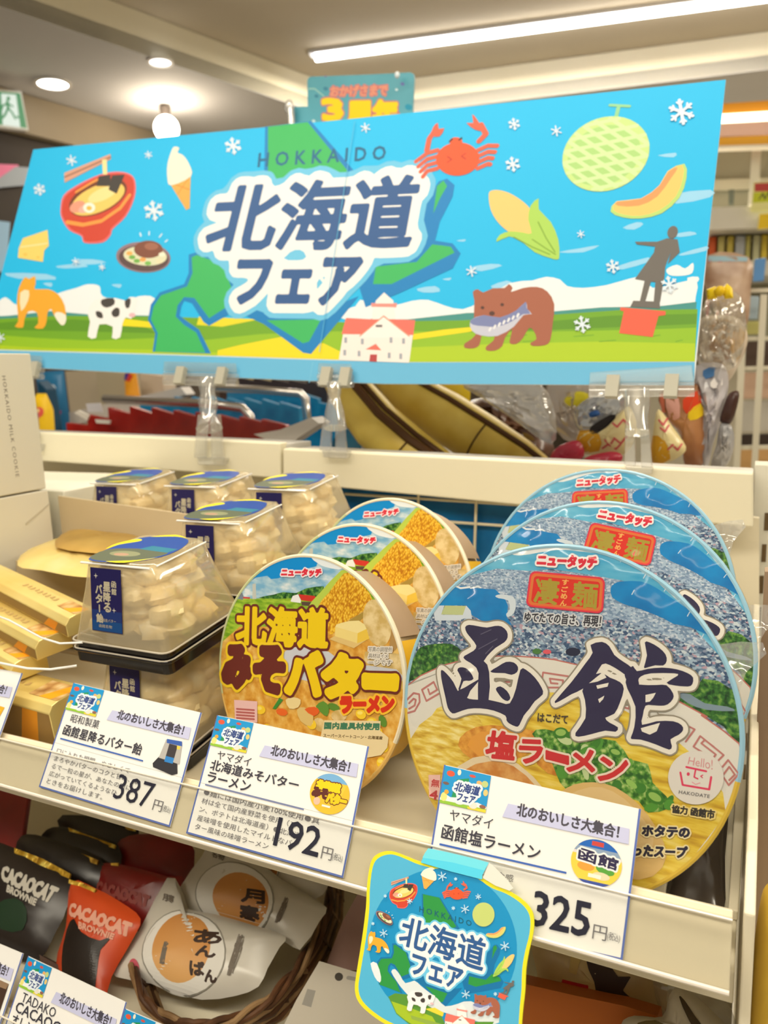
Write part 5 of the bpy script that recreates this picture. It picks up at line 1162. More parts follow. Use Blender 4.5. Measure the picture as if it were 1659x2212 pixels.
def pic_lid(kind):
    def f(c):
        cx, cy, rx, ry = .83, .425, .118, .155
        def part(y0, y1, col): 
            pts = [(x, y) for x, y in ell(cx, cy, rx, ry, 0, 48) if cy + ry * y0 <= y <= cy + ry * y1]
            pts.sort(key=lambda p: math.atan2(p[1] - cy - ry * (y0 + y1) / 2, p[0] - cx)); c.poly(col, pts)
        if kind == 'miso':
            part(-1, 1, (236, 190, 50)); part(-1, -.55, (120, 176, 214)); part(-.60, -.40, (150, 180, 70)); c.poly((246, 200, 60), [(.88, .33), (.92, .34), (.90, .43), (.86, .40)])
            c.text((244, 210, 20), '北海道', [(.745, .40), (.885, .40), (.885, .34), (.745, .34)], bold=.006, halos=[((110, 50, 30), .011)]); c.text((96, 40, 30), 'みそ', [(.73, .47), (.82, .47), (.82, .40), (.73, .40)], bold=.006); c.text((240, 200, 20), 'バター', [(.82, .49), (.935, .49), (.935, .42), (.82, .42)], bold=.006, halos=[((110, 50, 30), .010)])
            c.poly((240, 190, 160), ell(.765, .50, .02, .03)); c.poly((250, 240, 220), rect4(.80, .515, .85, .53))
        else:
            part(-1, 1, (240, 206, 70)); part(-1, -.45, (30, 100, 180)); part(-.62, -.38, (140, 160, 180)); part(-.45, -.2, (228, 216, 204)); c.poly((206, 70, 60), rect4(.80, .285, .855, .315)); c.poly((90, 160, 60), ell(.875, .46, .045, .03, 20)); c.poly((230, 160, 60), ell(.785, .46, .04, .03)); c.poly((236, 214, 170), ell(.86, .505, .04, .025))
            c.text((44, 38, 72), '函館', [(.745, .425), (.925, .445), (.93, .37), (.745, .345)], bold=.0022, halos=[((240, 236, 226), .010)])
            part(.78, 1, (60, 80, 150)); c.poly((250, 240, 210), rect4(.80, .50, .86, .525))
    
    return f
def quad_px(pts, O):
    out = []
    for x, y in pts:
        h_ = hit(x, y, O, CF[2]); out.append((h_[0], (h_ - A(0, O[1], O[2])).dot(CF[1])))
    return out
QC = quad_px([(960, 1652), (1385, 1748), (1345, 2075), (908, 1976)], CP)
card(QC, CP, ['ヤマダイ'], ['函館塩ラーメン'], ['もちもちとした食感', '鶏とポークの旨', 'ホタテを使', '用した塩'], '325', pic_lid('hak'), 'white price card reading 325 yen, in front of the blue noodle bowl')
QB = quad_px([(470, 1545), (798, 1613), (742, 1897), (403, 1800)], CP)
card(QB, CP, ['ヤマダイ'], ['北海道みそバター', 'ラーメン'], ['●麺には国内産小麦100%使用●具', '材は全て国内産野菜を使用（コー', 'ン、ポテトは北海道産）●北海道', '産味噌を使用したマイルドなバ', 'ター風味の味噌ラーメン'], '192', pic_lid('miso'), 'white price card reading 192 yen, in front of the yellow noodle bowl')
QA = quad_px([(160, 1475), (437, 1540), (368, 1787), (85, 1700)], CP)
card(QA, CP, ['昭和製菓'], ['函館星降るバター飴'], ['口に入れた瞬間、やさしくて', 'まろやかバターのコクと甘み、ま', 'るで一粒の星が、あなたの口に', '広がっていてくるようなひ', 'ときをお届けします。'], '387', pic_box, 'white price card reading 387 yen, in front of the candy boxes', dark=True)
x1 = quad_px([(50, 1455)], CP)[0][0]
def pic_gold(c): c.poly((232, 176, 40), [(.80, .34), (.955, .35), (.93, .50), (.76, .48)]); c.poly((244, 206, 90), [(.82, .37), (.93, .38), (.92, .41), (.81, .40)])
card([(x1 - .118, .0440), (x1, .0440), (x1 + .0005, -.033), (x1 - .1185, -.033)], CP, ['北海道'], ['オーツバー'], ['サクサクのオーツ麦'], '213', pic_gold, 'white price card cut off at the left edge, in front of the gold bars')
CPL = CP + LOWD
def pic_brown(c): c.poly((70, 48, 36), rect4(.78, .28, .96, .56)); c.poly((150, 120, 90), [(.78, .28), (.96, .28), (.95, .33), (.79, .34)]); c.poly((46, 34, 26), ell(.87, .45, .05, .06))
def pic_orange(c): c.poly((226, 120, 40), rect4(.76, .28, .95, .58)); c.poly((250, 190, 80), [(.78, .30), (.90, .30), (.84, .38)]); c.poly((60, 40, 30), ell(.86, .47, .05, .06))
ql = quad_px([(62, 2065), (275, 2165)], CPL)
card([ql[0], ql[1], (ql[1][0], ql[1][1] - .073), (ql[0][0] - .001, ql[0][1] - .073)], CPL, ['TADAKO'], ['CACAOCAT', 'オレンジ'], ['ブラウニー'], '172', pic_orange, 'lower price card below the orange brownie bag')
q2_ = quad_px([(52, 2060)], CPL)[0]
card([(q2_[0] - .100, q2_[1]), (q2_[0], q2_[1]), (q2_[0], q2_[1] - .073), (q2_[0] - .100, q2_[1] - .073)], CPL, ['TADAKO'], ['CACAOCAT'], ['ブラウニー'], '172', pic_brown, 'lower price card cut off at the bottom left corner')
q3_ = quad_px([(262, 2178)], CPL)[0]
card([(q3_[0] + .0035, q3_[1] + .001), (q3_[0] + .105, q3_[1] + .001), (q3_[0] + .105, q3_[1] - .067), (q3_[0] + .0035, q3_[1] - .067)], CPL, ['本間製パン'], ['月寒あんぱん'], ['北海道産小豆'], '194', pic_orange, 'lower price card under the wicker basket, only its top corner showing')

# ================================================================== the round fair sticker hanging on the rail
K4 = lambda p: zm(p, 740, 1780, .27728)
PO = CP + CF[2] * .0062 - CF[1] * .03
pr = thing('fair_sticker', PO, 'blue fair sign with yellow border and round picture, hanging from the price rail', 'sign')
cv = Canvas(PO, CF)
outp = smooth_pts(K4([(215, 315), (255, 245), (330, 212), (400, 215), (500, 252), (600, 290), (850, 352), (1090, 425), (1190, 478), (1290, 518), (1390, 580), (1460, 650), (1490, 730), (1485, 850), (1455, 980), (1430, 1130), (1422, 1300), (1405, 1450), (1390, 1640), (1380, 1800), (1340, 1880), (1270, 1900), (1150, 1860), (1000, 1830), (700, 1740), (420, 1600), (300, 1540), (180, 1450), (115, 1370), (95, 1280), (110, 1150), (150, 900), (182, 650), (190, 480)]), 3)
cv.slab(outp, .0012, mat((238, 226, 40), .4))
ctr = A(*K4([(800, 1030)])[0])
def ins(p, d):
    v_ = ctr - A(*p); return tuple(A(*p) + v_ / np.linalg.norm(v_) * d)
cv.poly((84, 182, 214), [ins(p, 8.5) for p in outp])
cv.poly((18, 146, 196), K4(ell(782, 955, 575, 612, -14, 60)))
TP = lambda p: (480 + 1.481 * (p[0] - 476) + .050 * (p[1] - 404), 715 + .522 * (p[0] - 476) + 1.715 * (p[1] - 404))
TPX = lambda p: tuple(K4([TP(p)])[0])
hb, hg = HK_BLUE, HK_GREEN; HK_BLUE, HK_GREEN = (14, 116, 168), (44, 150, 66)
cv.T = TPX; m_island(cv)
cv.text((20, 92, 110), 'HOKKAIDO', [(557, 361), (832, 344), (834, 318), (560, 334)], bold=.5, space=1.5)
cv.T = None
cv.poly((226, 232, 226), K4([(380, 1150), (410, 1130), (450, 1180), (490, 1240), (560, 1220), (610, 1260), (660, 1300), (740, 1360), (800, 1420), (900, 1400), (1000, 1380), (1200, 1480), (1220, 1520), (1180, 1560), (900, 1500), (600, 1400), (480, 1300), (420, 1220)]), 2); cv.poly((232, 236, 232), K4([(218, 1085), (268, 1085), (300, 1190), (290, 1235), (250, 1190)]), 2)
cv.poly((92, 150, 52), K4([(356, 1345), (410, 1318), (520, 1330), (640, 1400), (760, 1470), (800, 1560), (900, 1640), (700, 1640), (520, 1560), (420, 1480)])); cv.poly((170, 196, 40), K4([(380, 1380), (500, 1420), (700, 1500), (760, 1600), (600, 1600), (480, 1520), (420, 1470)])); cv.poly((236, 216, 60), K4([(640, 1440), (720, 1430), (790, 1470), (780, 1500)])); cv.poly((92, 150, 52), K4([(1000, 1540), (1180, 1540), (1100, 1680), (900, 1700)])); cv.poly((150, 176, 70), K4([(530, 1490), (640, 1520), (780, 1560), (800, 1600), (540, 1520)]))
cv.T = TPX
hal = 22
m_title(cv, [(441, 540), (882, 533), (909, 380), (476, 404)], [(507, 655), (760, 655), (781, 560), (519, 563)], .74)
HK_BLUE, HK_GREEN = hb, hg
def mot(fn, src, quad): cv.T = affine(src, [K4([p])[0] for p in quad]); fn(cv); cv.T = None
mot(m_ramen, (131, 330, 294, 526), [(372, 392), (590, 412), (578, 668), (362, 648)])
mot(m_ice, (361, 317, 415, 455), [(668, 320), (778, 380), (656, 520), (560, 440)])
mot(m_crab, (898, 247, 1078, 398), [(790, 425), (1010, 450), (990, 625), (775, 590)])
cv.poly((200, 212, 118), K4(ell(1100, 705, 86, 94, 0)))
mot(m_slice, (1319, 354, 1483, 473), [(1130, 780), (1275, 800), (1255, 900), (1115, 880)])
mot(m_corn, (1055, 410, 1210, 562), [(1345, 1015), (1240, 1000), (1170, 1190), (1290, 1200)])
mot(m_fox, (32, 596, 143, 711), [(195, 820), (350, 870), (370, 1020), (190, 985)])
mot(m_cow, (188, 640, 297, 731), [(505, 1280), (725, 1330), (715, 1490), (500, 1450)])
mot(m_bear, (1003, 614, 1198, 758), [(1010, 1300), (1225, 1360), (1235, 1530), (1000, 1480)])
mot(m_statue, (1370, 488, 1468, 729), [(1262, 1205), (1345, 1220), (1310, 1385), (1235, 1360)])
mot(m_house, (730, 630, 900, 785), [(780, 1370), (1040, 1420), (1040, 1680), (790, 1640)])
mot(m_plate, (500 / 2, 503, 372, 592), [(290, 640), (420, 720), (385, 815), (245, 715)])
for x, y, r in ((780, 408, 34), (958, 662, 32), (325, 850, 30), (1268, 950, 34), (965, 1325, 32), (1062, 566, 20), (528, 600, 20), (338, 560, 10), (868, 655, 12), (243, 775, 10), (1195, 1322, 12), (886, 428, 10)): flake(cv, *K4([(x, y)])[0], r * .277, (190, 224, 236))
cv.build('printed_sign', pr)
tb_ = Canvas(PO + CF[2] * .0009, CF)
tb_.poly(mat((92, 214, 250), .3), K4([(610, 300), (640, 228), (668, 188), (800, 215), (1000, 262), (1140, 300), (1090, 395), (1086, 432), (850, 372)]))
tb_.poly(mat((120, 226, 252), .3), K4([(622, 262), (640, 228), (668, 188), (800, 215), (1000, 262), (1140, 300), (1104, 362), (860, 300)]))
tb_.build('hook_tab', pr)
tb_ = Canvas(PO + CF[2] * .0005, CF); tb_.poly(mat((236, 230, 212), .45), K4([(1140, 300), (1092, 420), (1190, 480), (1300, 520), (1330, 500), (1290, 440), (1180, 330)])); tb_.build('paper_flap', pr)
# ================================================================== goods on the lower shelf
def lean(deg, ps=0.0): return frame_th(math.radians(deg), math.radians(ps))
def lq(pts, O, fr): 
    o = []
    for x, y in pts:
        d = hit(x, y, O, fr[2]) - O; o.append((d.dot(fr[0]), d.dot(fr[1])))
    return o
K5 = lambda p: zm(p, 0, 1700, .24111)
K6 = lambda p: zm(p, 250, 1800, .33152)
LF = lean(48)
LP0 = A(0, .425, .955)
def pouch(px, O, t_, m, label, zip_=None, word=None, win=None, wq=None, grp='cocoa brownie bags', wcol=(206, 198, 178), sub=None):
    t = thing('brownie_bag', O + LF[0] * np.mean([q[0] for q in lq(px, O, LF)]) + LF[1] * min(q[1] for q in lq(px, O, LF)), label, 'bag', grp)
    g = G(); zf = pillow(g, smooth_pts(lq(px, O, LF), 3), O, LF, t_, m, jit=.05, back=.4); g.build('pouch', t, smooth=True)
    if zip_:
        q = lq(zip_, O, LF); g = G(); g.prism([O + LF[0] * a + LF[1] * b + LF[2] * .0016 for a, b in q], LF[2] * .002, ramp_mat('gold_seal', 'noise', 90, [(0.35, (150, 108, 24)), (0.55, (214, 168, 50)), (0.68, (252, 226, 110))], .3, metal=.4, bump=.6)); g.build('gold_seal', t)
    if word or win:
        cv = Canvas(O, LF, zf)
        if win: cv.poly(win[0], win[1], 2)
        if word: cv.text(wcol, word, wq, bold=2.2)
        if sub: cv.text(wcol, sub[0], sub[1], bold=.8)
        cv.build('print', t)
    return t
BLK = mat((40, 32, 28), .3, spec=.5); ORG = ramp_mat('orange_foil', 'noise', 8, [(0.35, (196, 62, 24)), (0.65, (236, 92, 36))], .35, spec=.5); REDM = ramp_mat('red_foil', 'noise', 8, [(0.35, (120, 22, 18)), (0.65, (176, 38, 30))], .35, spec=.5)
# rows behind, from the back
def ofs(dy, dz): return LP0 + A(0, dy, dz)
pouch(K5([(560, 250), (1180, 330), (1220, 520), (1060, 700), (600, 470)]), ofs(.115, .012), .006, BLK, 'rearmost black brownie bag, below the 387 card', K5([(1120, 330), (1235, 345), (1225, 405), (1150, 395)]))
pouch(K5([(420, 380), (640, 370), (1060, 520), (1040, 800), (820, 830), (380, 560)]), ofs(.08, .008), .006, BLK, 'third black brownie bag from the front, gold seal along its top', K5([(630, 372), (800, 440), (1050, 528), (1045, 562), (860, 505), (640, 410)]))
pouch(K5([(190, 440), (420, 450), (900, 640), (880, 900), (600, 900), (170, 640)]), ofs(.045, .004), .006, BLK, 'second black brownie bag, just behind the front black one', K5([(545, 545), (640, 590), (740, 600), (900, 665), (890, 705), (720, 650), (560, 590)]))
pouch(K5([(1040, 520), (1250, 420), (1700, 480), (1720, 800), (1600, 900), (1060, 760)]), ofs(.10, .010), .008, REDM, 'rear dark red brownie bag under the 192 card', None)
pouch(K5([(850, 720), (1060, 690), (1500, 800), (1640, 830), (1450, 1250), (1180, 1280), (900, 1050)]), ofs(.05, .004), .008, REDM, 'dark red brownie bag behind the orange one', K5([(1010, 690), (1080, 690), (1080, 735), (1020, 730)]), 'CACAOCAT', None, q4(*K5([(900, 860), (1380, 1000), (1360, 1090), (880, 960)])), wcol=(150, 70, 60))
pouch(K5([(-180, 520), (160, 560), (400, 670), (640, 800), (600, 1080), (500, 1300), (330, 1560), (0, 1480), (-220, 1350)]), LP0, .009, BLK, 'front black brownie bag with cream lettering at the lower left', K5([(150, 555), (400, 650), (650, 785), (640, 830), (380, 720), (150, 600)]), 'CACAOCAT', (mat((34, 58, 36), .4), K5([(20, 1080), (200, 1020), (300, 1120), (260, 1300), (60, 1290)])), q4(*K5([(80, 730), (560, 930), (490, 1050), (75, 850)])), sub=('BROWNIE', q4(*K5([(130, 900), (390, 1030), (370, 1085), (120, 960)]))))
pouch(K5([(640, 850), (860, 910), (1080, 1030), (1260, 1180), (1180, 1380), (1000, 1700), (900, 2000), (620, 1980), (500, 1600), (590, 1250)]), LP0 + A(0, -.012, .002), .010, ORG, 'orange brownie bag with a dark window, beside the white bun pack', K5([(640, 838), (760, 868), (880, 925), (872, 958), (740, 905), (636, 872)]), 'CACAOCAT', (mat((42, 34, 28), .3), K5([(640, 1290), (720, 1200), (790, 1320), (960, 1400), (1090, 1330), (960, 1480), (920, 1700), (860, 1900), (640, 1900), (600, 1600)])), q4(*K5([(680, 1060), (1210, 1240), (1180, 1350), (660, 1160)])), wcol=(236, 170, 140), sub=('BROWNIE', q4(*K5([(770, 1230), (1080, 1340), (1060, 1385), (770, 1290)]))))
# dark red cartons at the left edge
g = G(); O = LP0 + A(0, .02, -.02); g.prism([hit(x, y, O, LF[2]) for x, y in [(-60, 1700), (62, 1712), (44, 1840), (26, 1975), (-60, 2000)]], -LF[2] * .006, REDM); g.build('snack_carton', label='dark red carton at the left edge below the gold bars', cat='carton', bevel=.001)
g = G(); q = [hit(x, y, LP0 + A(0, -.02, 0), LF[2]) for x, y in [(84, 2062), (156, 2100), (140, 2130), (100, 2110)]]; g.prism(q, -LF[2] * .01, mat((84, 60, 48), .5)); g.build('snack_carton', label='small brown carton end between the black and orange bags', cat='carton')
# bun packs
BF2 = lean(58, -3); BP0 = A(-.40, .42, .945)
PKM = ramp_mat('milky_wrap', 'noise', 10, [(0.35, (206, 198, 178)), (0.65, (232, 224, 206))], .28, spec=.6, bump=.25)
BUN = ramp_mat('bun_print', 'noise', 7, [(0.35, (206, 134, 62)), (0.6, (232, 176, 106))], .4, 'Object')
def bun_pack(px, bun, ringc, O, label, marks, words, dot=None):
    t = thing('bun_pack', O, label, 'bun pack', 'white wrapped bun packs in the basket')
    g = G(); zf = pillow(g, smooth_pts(lq(px, O, BF2), 2), O, BF2, .012, PKM, jit=.06, back=.4); g.build('wrapper', t, smooth=True)
    cv = Canvas(O, BF2, zf)
    cv.poly((236, 230, 214), ell(*ringc)); cv.line((150, 144, 128), ell(*ringc), 2.6, close=True); cv.poly(BUN, ell(*bun))
    for ch, q in marks: cv.text((64, 44, 32), ch, q4(*q), bold=1.6)
    for s, q in words: cv.text((120, 108, 92), s, q4(*q), bold=.5)
    if dot: cv.poly((206, 92, 104), K6(ell(*dot)))
    cv.build('print', t)
    return t
bun_pack(K6([(1020, 120), (1300, 190), (1390, 330), (1280, 440), (1060, 380)]), (588, 1885, 20, 14, 30), (582, 1882, 30, 22, 30), BP0 + A(.02, .07, .012), 'rearmost white bun pack, only its corner showing under the 192 card', [], [])
bun_pack(K6([(560, 150), (620, 70), (760, 100), (900, 160), (1080, 300), (1250, 400), (1375, 485), (1330, 570), (1200, 760), (1060, 680), (640, 560), (400, 500), (420, 350)]), (530, 1955, 62, 56, 30), (516, 1948, 86, 72, 20), BP0 + A(.01, .035, .006), 'second white bun pack, behind the front one in the basket',
         [('月', K6([(860, 400), (1000, 420), (1000, 500), (850, 480)])), ('寒', K6([(840, 500), (960, 520), (955, 600), (830, 580)]))], [('名物', K6([(650, 140), (740, 170), (730, 215), (650, 180)])), ('本間製パン', K6([(1130, 450), (1160, 460), (1090, 620), (1060, 610)]))])
bun_pack(K6([(335, 290), (420, 350), (430, 480), (640, 525), (900, 600), (1108, 668), (1070, 740), (990, 880), (930, 1000), (780, 1060), (560, 1085), (340, 1030), (230, 980), (0, 935), (15, 860), (160, 620)]), (404, 2058, 62, 74, 20), (408, 2066, 90, 88, 10), BP0, 'front white bun pack with an orange bun picture and a red seal',
         [('あ', K6([(545, 660), (730, 680), (720, 760), (550, 750)])), ('ん', K6([(560, 765), (690, 785), (680, 850), (560, 830)])), ('ぱ', K6([(520, 860), (610, 880), (610, 960), (520, 950)])), ('ん', K6([(610, 920), (690, 930), (680, 1000), (610, 990)]))],
         [('月寒', K6([(330, 410), (410, 440), (405, 490), (330, 460)])), ('北海道産小豆', K6([(355, 740), (385, 745), (350, 890), (320, 880)])), ('本間製パン', K6([(830, 690), (880, 700), (790, 960), (750, 950)]))], (148, 895, 34, 54, -8))
# wicker basket
t = thing('wicker_basket', hz(500, 2120, .935), 'brown woven wicker basket holding the white bun packs', 'basket')
WK = [ramp_mat('wicker_dark', 'noise', 40, [(0.35, (66, 42, 26)), (0.65, (112, 74, 46))], .5), ramp_mat('wicker_light', 'noise', 40, [(0.35, (130, 98, 62)), (0.65, (176, 140, 96))], .5)]
path = [(286, 2090), (312, 2160), (352, 2196), (420, 2218), (500, 2206), (580, 2165), (640, 2100), (688, 2020), (712, 1950), (716, 1890), (700, 1850)]
base = [hz(x, y, .940) for x, y in path]
P3 = []
for i in range(len(base) - 1):
    for j in range(6): P3.append(base[i] + (base[i + 1] - base[i]) * j / 6)
for s in range(3):
    g = G(); g.tube([p + A(math.cos(i * .45 + s * 2.1) * .0030, 0, math.sin(i * .45 + s * 2.1) * .0030) for i, p in enumerate(P3)], .0023, WK[s % 2], 8); g.build('rim_strand', t, smooth=True)
g = G()
for lev in range(5):
    g.tube([p * A(1, 1, 0) + A(0, .004 * lev, .934 - lev * .0052 + .001 * math.sin(i * .9 + lev * 3.1)) for i, p in enumerate(P3)], .0030, WK[(lev + 1) % 2], 7)
for i in range(2, len(P3), 5): g.tube([P3[i] + A(0, .002, -.004), P3[i] + A(0, .018, -.03)], .0028, WK[i % 2], 6)
g.build('woven_side', t, smooth=True)
# white carton and pinkish box right of the basket
O = A(-.30, .40, .93); fz = lean(70)
cv = Canvas(O, fz); cv.slab([(590, 2260), (640, 2160), (690, 2076), (770, 2100), (860, 2130), (860, 2260)], .02, mat((216, 206, 184), .5)); cv.poly((80, 74, 66), ell(732, 2110, 9, 9)); cv.poly((170, 164, 150), [(664, 2136), (682, 2140), (672, 2176), (652, 2170)]); cv.line((170, 164, 150), [(752, 2112), (772, 2116)], 8)
cv.build('carton', label='white carton with a dark dot, right of the wicker basket', cat='carton', group='cartons on the lower shelf')
O = A(-.30, .50, .98); fz = lean(20)
cv = Canvas(O, fz); cv.slab([(700, 2095), (740, 1990), (790, 1900), (860, 1930), (860, 2140), (776, 2096)], .02, mat((176, 140, 126), .6)); cv.build('carton', label='pinkish brown carton behind the round fair sign', cat='carton', group='cartons on the lower shelf')
# right part: orange box, crackers, cream bag
O = A(-.12, .44, .96); fz = lean(30)
cv = Canvas(O, fz); cv.slab([(1100, 2118), (1240, 2150), (1345, 2172), (1420, 2195), (1430, 2290), (1100, 2290)], .03, ramp_mat('orange_board', 'noise', 5, [(0.3, (186, 98, 34)), (0.7, (204, 114, 44))], .6)); cv.build('carton', label='orange carton at the bottom, right of the round fair sign', cat='carton', group='cartons on the lower shelf')
O = A(-.12, .50, .985); fz = lean(25)
def bagp(px, t_, m, label, art=None, name='snack_bag', grp=None, OO=None, ff=None, rest=False):
    O_, f_ = (O if OO is None else OO), (fz if ff is None else ff)
    t = thing(name, O_ + f_[0] * np.mean([q[0] for q in lq(px, O_, f_)]), label, 'bag', grp)
    L_ = lq(px, O_, f_)
    if rest:
        vs_ = sorted(q[1] for q in L_)[1]; L_ = [(q[0], 1.2006 - O_[2]) if q[1] <= vs_ + 1e-9 else q for q in L_]
    jt = .26 if name in ('clear_bag', 'silver_bag', 'bread_bag', 'chocolate_bag', 'grey_bag') else .06
    g = G(); zf = pillow(g, L_ if rest else smooth_pts(L_, 3), O_, f_, t_, m, jit=jt, back=.5); g.build('bag_body', t, smooth=True)
    if art:
        cv = Canvas(O_, f_, zf); art(cv); cv.build('print', t)
    return t
def art_crack(c):
    c.poly((66, 46, 40), [(1272, 2066), (1310, 2062), (1340, 2100), (1368, 2100), (1350, 2130), (1372, 2150), (1340, 2168), (1300, 2150), (1290, 2110)], 2); c.poly((196, 40, 44), [(1222, 2106), (1278, 2118), (1274, 2152), (1212, 2140)]); c.poly((206, 176, 108), [(1240, 2050), (1262, 2056), (1252, 2096), (1236, 2090)])
bagp([(1150, 2010), (1250, 2030), (1420, 2080), (1440, 2160), (1420, 2230), (1190, 2200), (1160, 2100)], .012, ramp_mat('cracker_bag', 'noise', 14, [(0.35, (160, 128, 78)), (0.65, (212, 186, 132))], .3, spec=.6, bump=.2), 'tan snack bag with dark picture and red tag, behind the orange carton', art_crack)
O = A(-.05, .42, .955); fz = lean(35)
def art_cream(c): c.poly((86, 70, 48), [(1468, 2150), (1480, 2158), (1502, 2190), (1530, 2230), (1512, 2230), (1490, 2200)], 2); c.poly((120, 104, 60), [(1380, 2206), (1420, 2200), (1440, 2216), (1390, 2222)], 2)
bagp([(1340, 2216), (1370, 2194), (1430, 2196), (1446, 2150), (1466, 2130), (1500, 2150), (1560, 2205), (1600, 2260), (1600, 2300), (1340, 2300)], .010, mat((214, 202, 178), .35, spec=.5), 'cream white bag with dark brush strokes at the bottom right', art_cream)
O = A(-.03, .50, .99); fz = lean(25)
bagp([(1400, 2080), (1470, 2090), (1530, 2120), (1580, 2180), (1590, 2260), (1500, 2260), (1420, 2180)], .010, film((230, 220, 200), .08, .1, .25, 60), 'clear bag behind the cream bag at the lower right')

# ================================================================== goods standing in the cases behind
YC = .98
VF = (EX, EZ, A(0, -1, 0))
# red and blue packs in rows with chrome dividers
def packs(n, x0, y0, x1, y1, tops, bot, Y, m, name, base_label, grp):
    for i in range(n):
        top = tops[i] if isinstance(tops, list) else tops
        f0, f1 = i / n, (i + 1.15) / n; xa, ya = x0 + (x1 - x0) * f0, y0 + (y1 - y0) * f0; xb, yb = x0 + (x1 - x0) * f1, y0 + (y1 - y0) * f1
        a, b = hy(xa, ya, Y), hy(xb, yb, Y); h = hy(xa, ya - top, Y)[2] - a[2]
        g = G(); w = b[0] - a[0]
        lo = [A(q_[0], q_[1] + e_, 1.2006) for q_, e_ in ((a, 0), (b, 0), (b, .03), (a, .03))]
        hi = [a + A(.0, .004, h), b + A(-w * .02, .004, h * .72), b + A(-w * .02, .016, h * .72), a + A(0, .016, h)]
        g.hexa(lo, hi, m); o = g.build(name, label=base_label % ORD[i], cat='snack pack', group=grp, bevel=.001)
ORD = ['leftmost', 'second', 'third', 'fourth', 'fifth', 'sixth', 'seventh', 'eighth', 'ninth', 'tenth']
REDP = ramp_mat('red_pack', 'noise', 12, [(0.35, (150, 26, 20)), (0.65, (190, 42, 32))], .25, spec=.6); BLUP = ramp_mat('blue_pack', 'noise', 12, [(0.35, (10, 98, 140)), (0.65, (36, 144, 186))], .25, spec=.6)
packs(10, 140, 928, 610, 948, [14, 34, 52, 56, 56, 52, 50, 46, 44, 40], 0, 1.02, REDP, 'snack_pack', '%s red snack pack from the left in the case behind the ledge', 'red snack packs in the left case')
packs(9, 300, 890, 640, 910, [26, 34, 38, 40, 44, 42, 44, 44, 40], 0, 1.22, BLUP, 'snack_pack', '%s blue snack pack from the left, behind the row of red packs', 'blue snack packs in the left case')
packs(7, 490, 880, 715, 890, [44, 46, 44, 40, 42, 38, 20], 0, 1.42, BLUP, 'snack_pack', '%s blue snack pack from the left in the rear row by the chrome divider', 'rear blue snack packs in the left case')
packs(6, 470, 838, 700, 850, 26, 0, 1.62, mat((52, 44, 46), .3, spec=.6), 'snack_pack', '%s dark snack pack from the left under the banner skirt', 'dark snack packs in the left case')
CHR = mat((214, 206, 192), .18, metal=.9)
for pts, Y, lb in (([(226, 862), (440, 872), (525, 882), (540, 900), (545, 935)], 1.12, 'front chrome divider bar over the red packs'), ([(455, 838), (560, 842), (650, 850), (660, 862), (664, 905)], 1.34, 'rear chrome divider bar over the blue packs')):
    g = G(); g.tube([hy(x, y, Y) for x, y in pts], .0085, CHR, 10); g.build('chrome_divider', label=lb, cat='divider', group='chrome dividers', smooth=True)
g = G(); g.prism([hy(x, y, 1.3) for x, y in [(110, 900), (250, 868), (390, 836), (402, 852), (270, 892), (124, 926)]], A(0, .03, 0), mat((196, 186, 172), .5)); g.build('case_rim', label='grey rim of the left case running back behind the upright carton', cat='case rim')
g = G(); g.prism([hy(x, y, .88) for x, y in [(548, 938), (600, 960), (632, 954), (690, 915), (672, 902), (606, 928)]], A(0, .03, 0), mat((226, 216, 200), .45)); g.build('case_rim', label='grey white rim between the two cases, right of the red packs', cat='case rim')
for q, c, lb in (([(170, 886), (192, 898), (188, 908), (160, 892)], (250, 240, 220), 'tilted white price tag on the left case rim'), ([(205, 906), (238, 908), (236, 916), (208, 914)], (250, 244, 226), 'white price tag on the red packs'), ([(185, 872), (215, 870), (220, 890), (190, 890)], (232, 226, 224), 'pale price tag on the left case rim')):
    g = G(); g.prism([hy(x, y, 1.0) for x, y in q], A(0, .003, 0), mat(c, .4)); g.build('price_tag', label=lb, cat='price tag', group='price tags on the left case')
def block(px, Y, d, m, name, label, cat, grp=None, bev=.002):
    Q = [hy(x, y, Y) for x, y in px]
    if Y < 1.75 and name != 'price_tag':
        zs = sorted(q[2] for q in Q)[:2]
        for q in Q:
            if q[2] <= zs[1] + 1e-9: q[2] = 1.2006
    g = G(); g.prism(Q, A(0, d, 0), m); return g.build(name, label=label, cat=cat, group=grp, bevel=bev)
block([(140, 802), (206, 800), (216, 862), (150, 874)], 1.55, .05, mat((196, 178, 146), .6), 'kraft_box', 'tan kraft box behind the left case', 'box', 'boxes behind the left case')
block([(206, 800), (270, 806), (276, 852), (214, 862)], 1.5, .05, mat((186, 170, 136), .6), 'kraft_box', 'olive tan box beside the tan kraft box', 'box', 'boxes behind the left case')
block([(300, 806), (352, 812), (350, 848), (304, 850)], 1.6, .05, mat((206, 186, 160), .6), 'kraft_box', 'pale box right of the orange doll packet', 'box', 'boxes behind the left case')
def art_o(c): c.poly((70, 50, 130), [(272, 806), (282, 806), (280, 822), (274, 820)]); c.poly((206, 60, 40), [(282, 806), (292, 812), (288, 826), (281, 822)])
bagp([(272, 804), (294, 806), (300, 845), (316, 900), (296, 930), (276, 920)], .02, mat((240, 160, 40), .4), 'orange packet standing behind the left case', art_o, OO=hy(285, 830, 1.45), ff=VF, rest=True)
def art_y(c): c.poly((226, 90, 70), ell(98, 890, 9, 12)); c.poly((250, 220, 150), ell(96, 886, 4, 4))
bagp([(80, 850), (100, 850), (114, 880), (112, 930), (90, 960), (80, 930)], .02, mat((244, 196, 30), .4), 'yellow packet with a red mark beside the upright carton', art_y, OO=hy(98, 880, 1.15), ff=VF, rest=True)
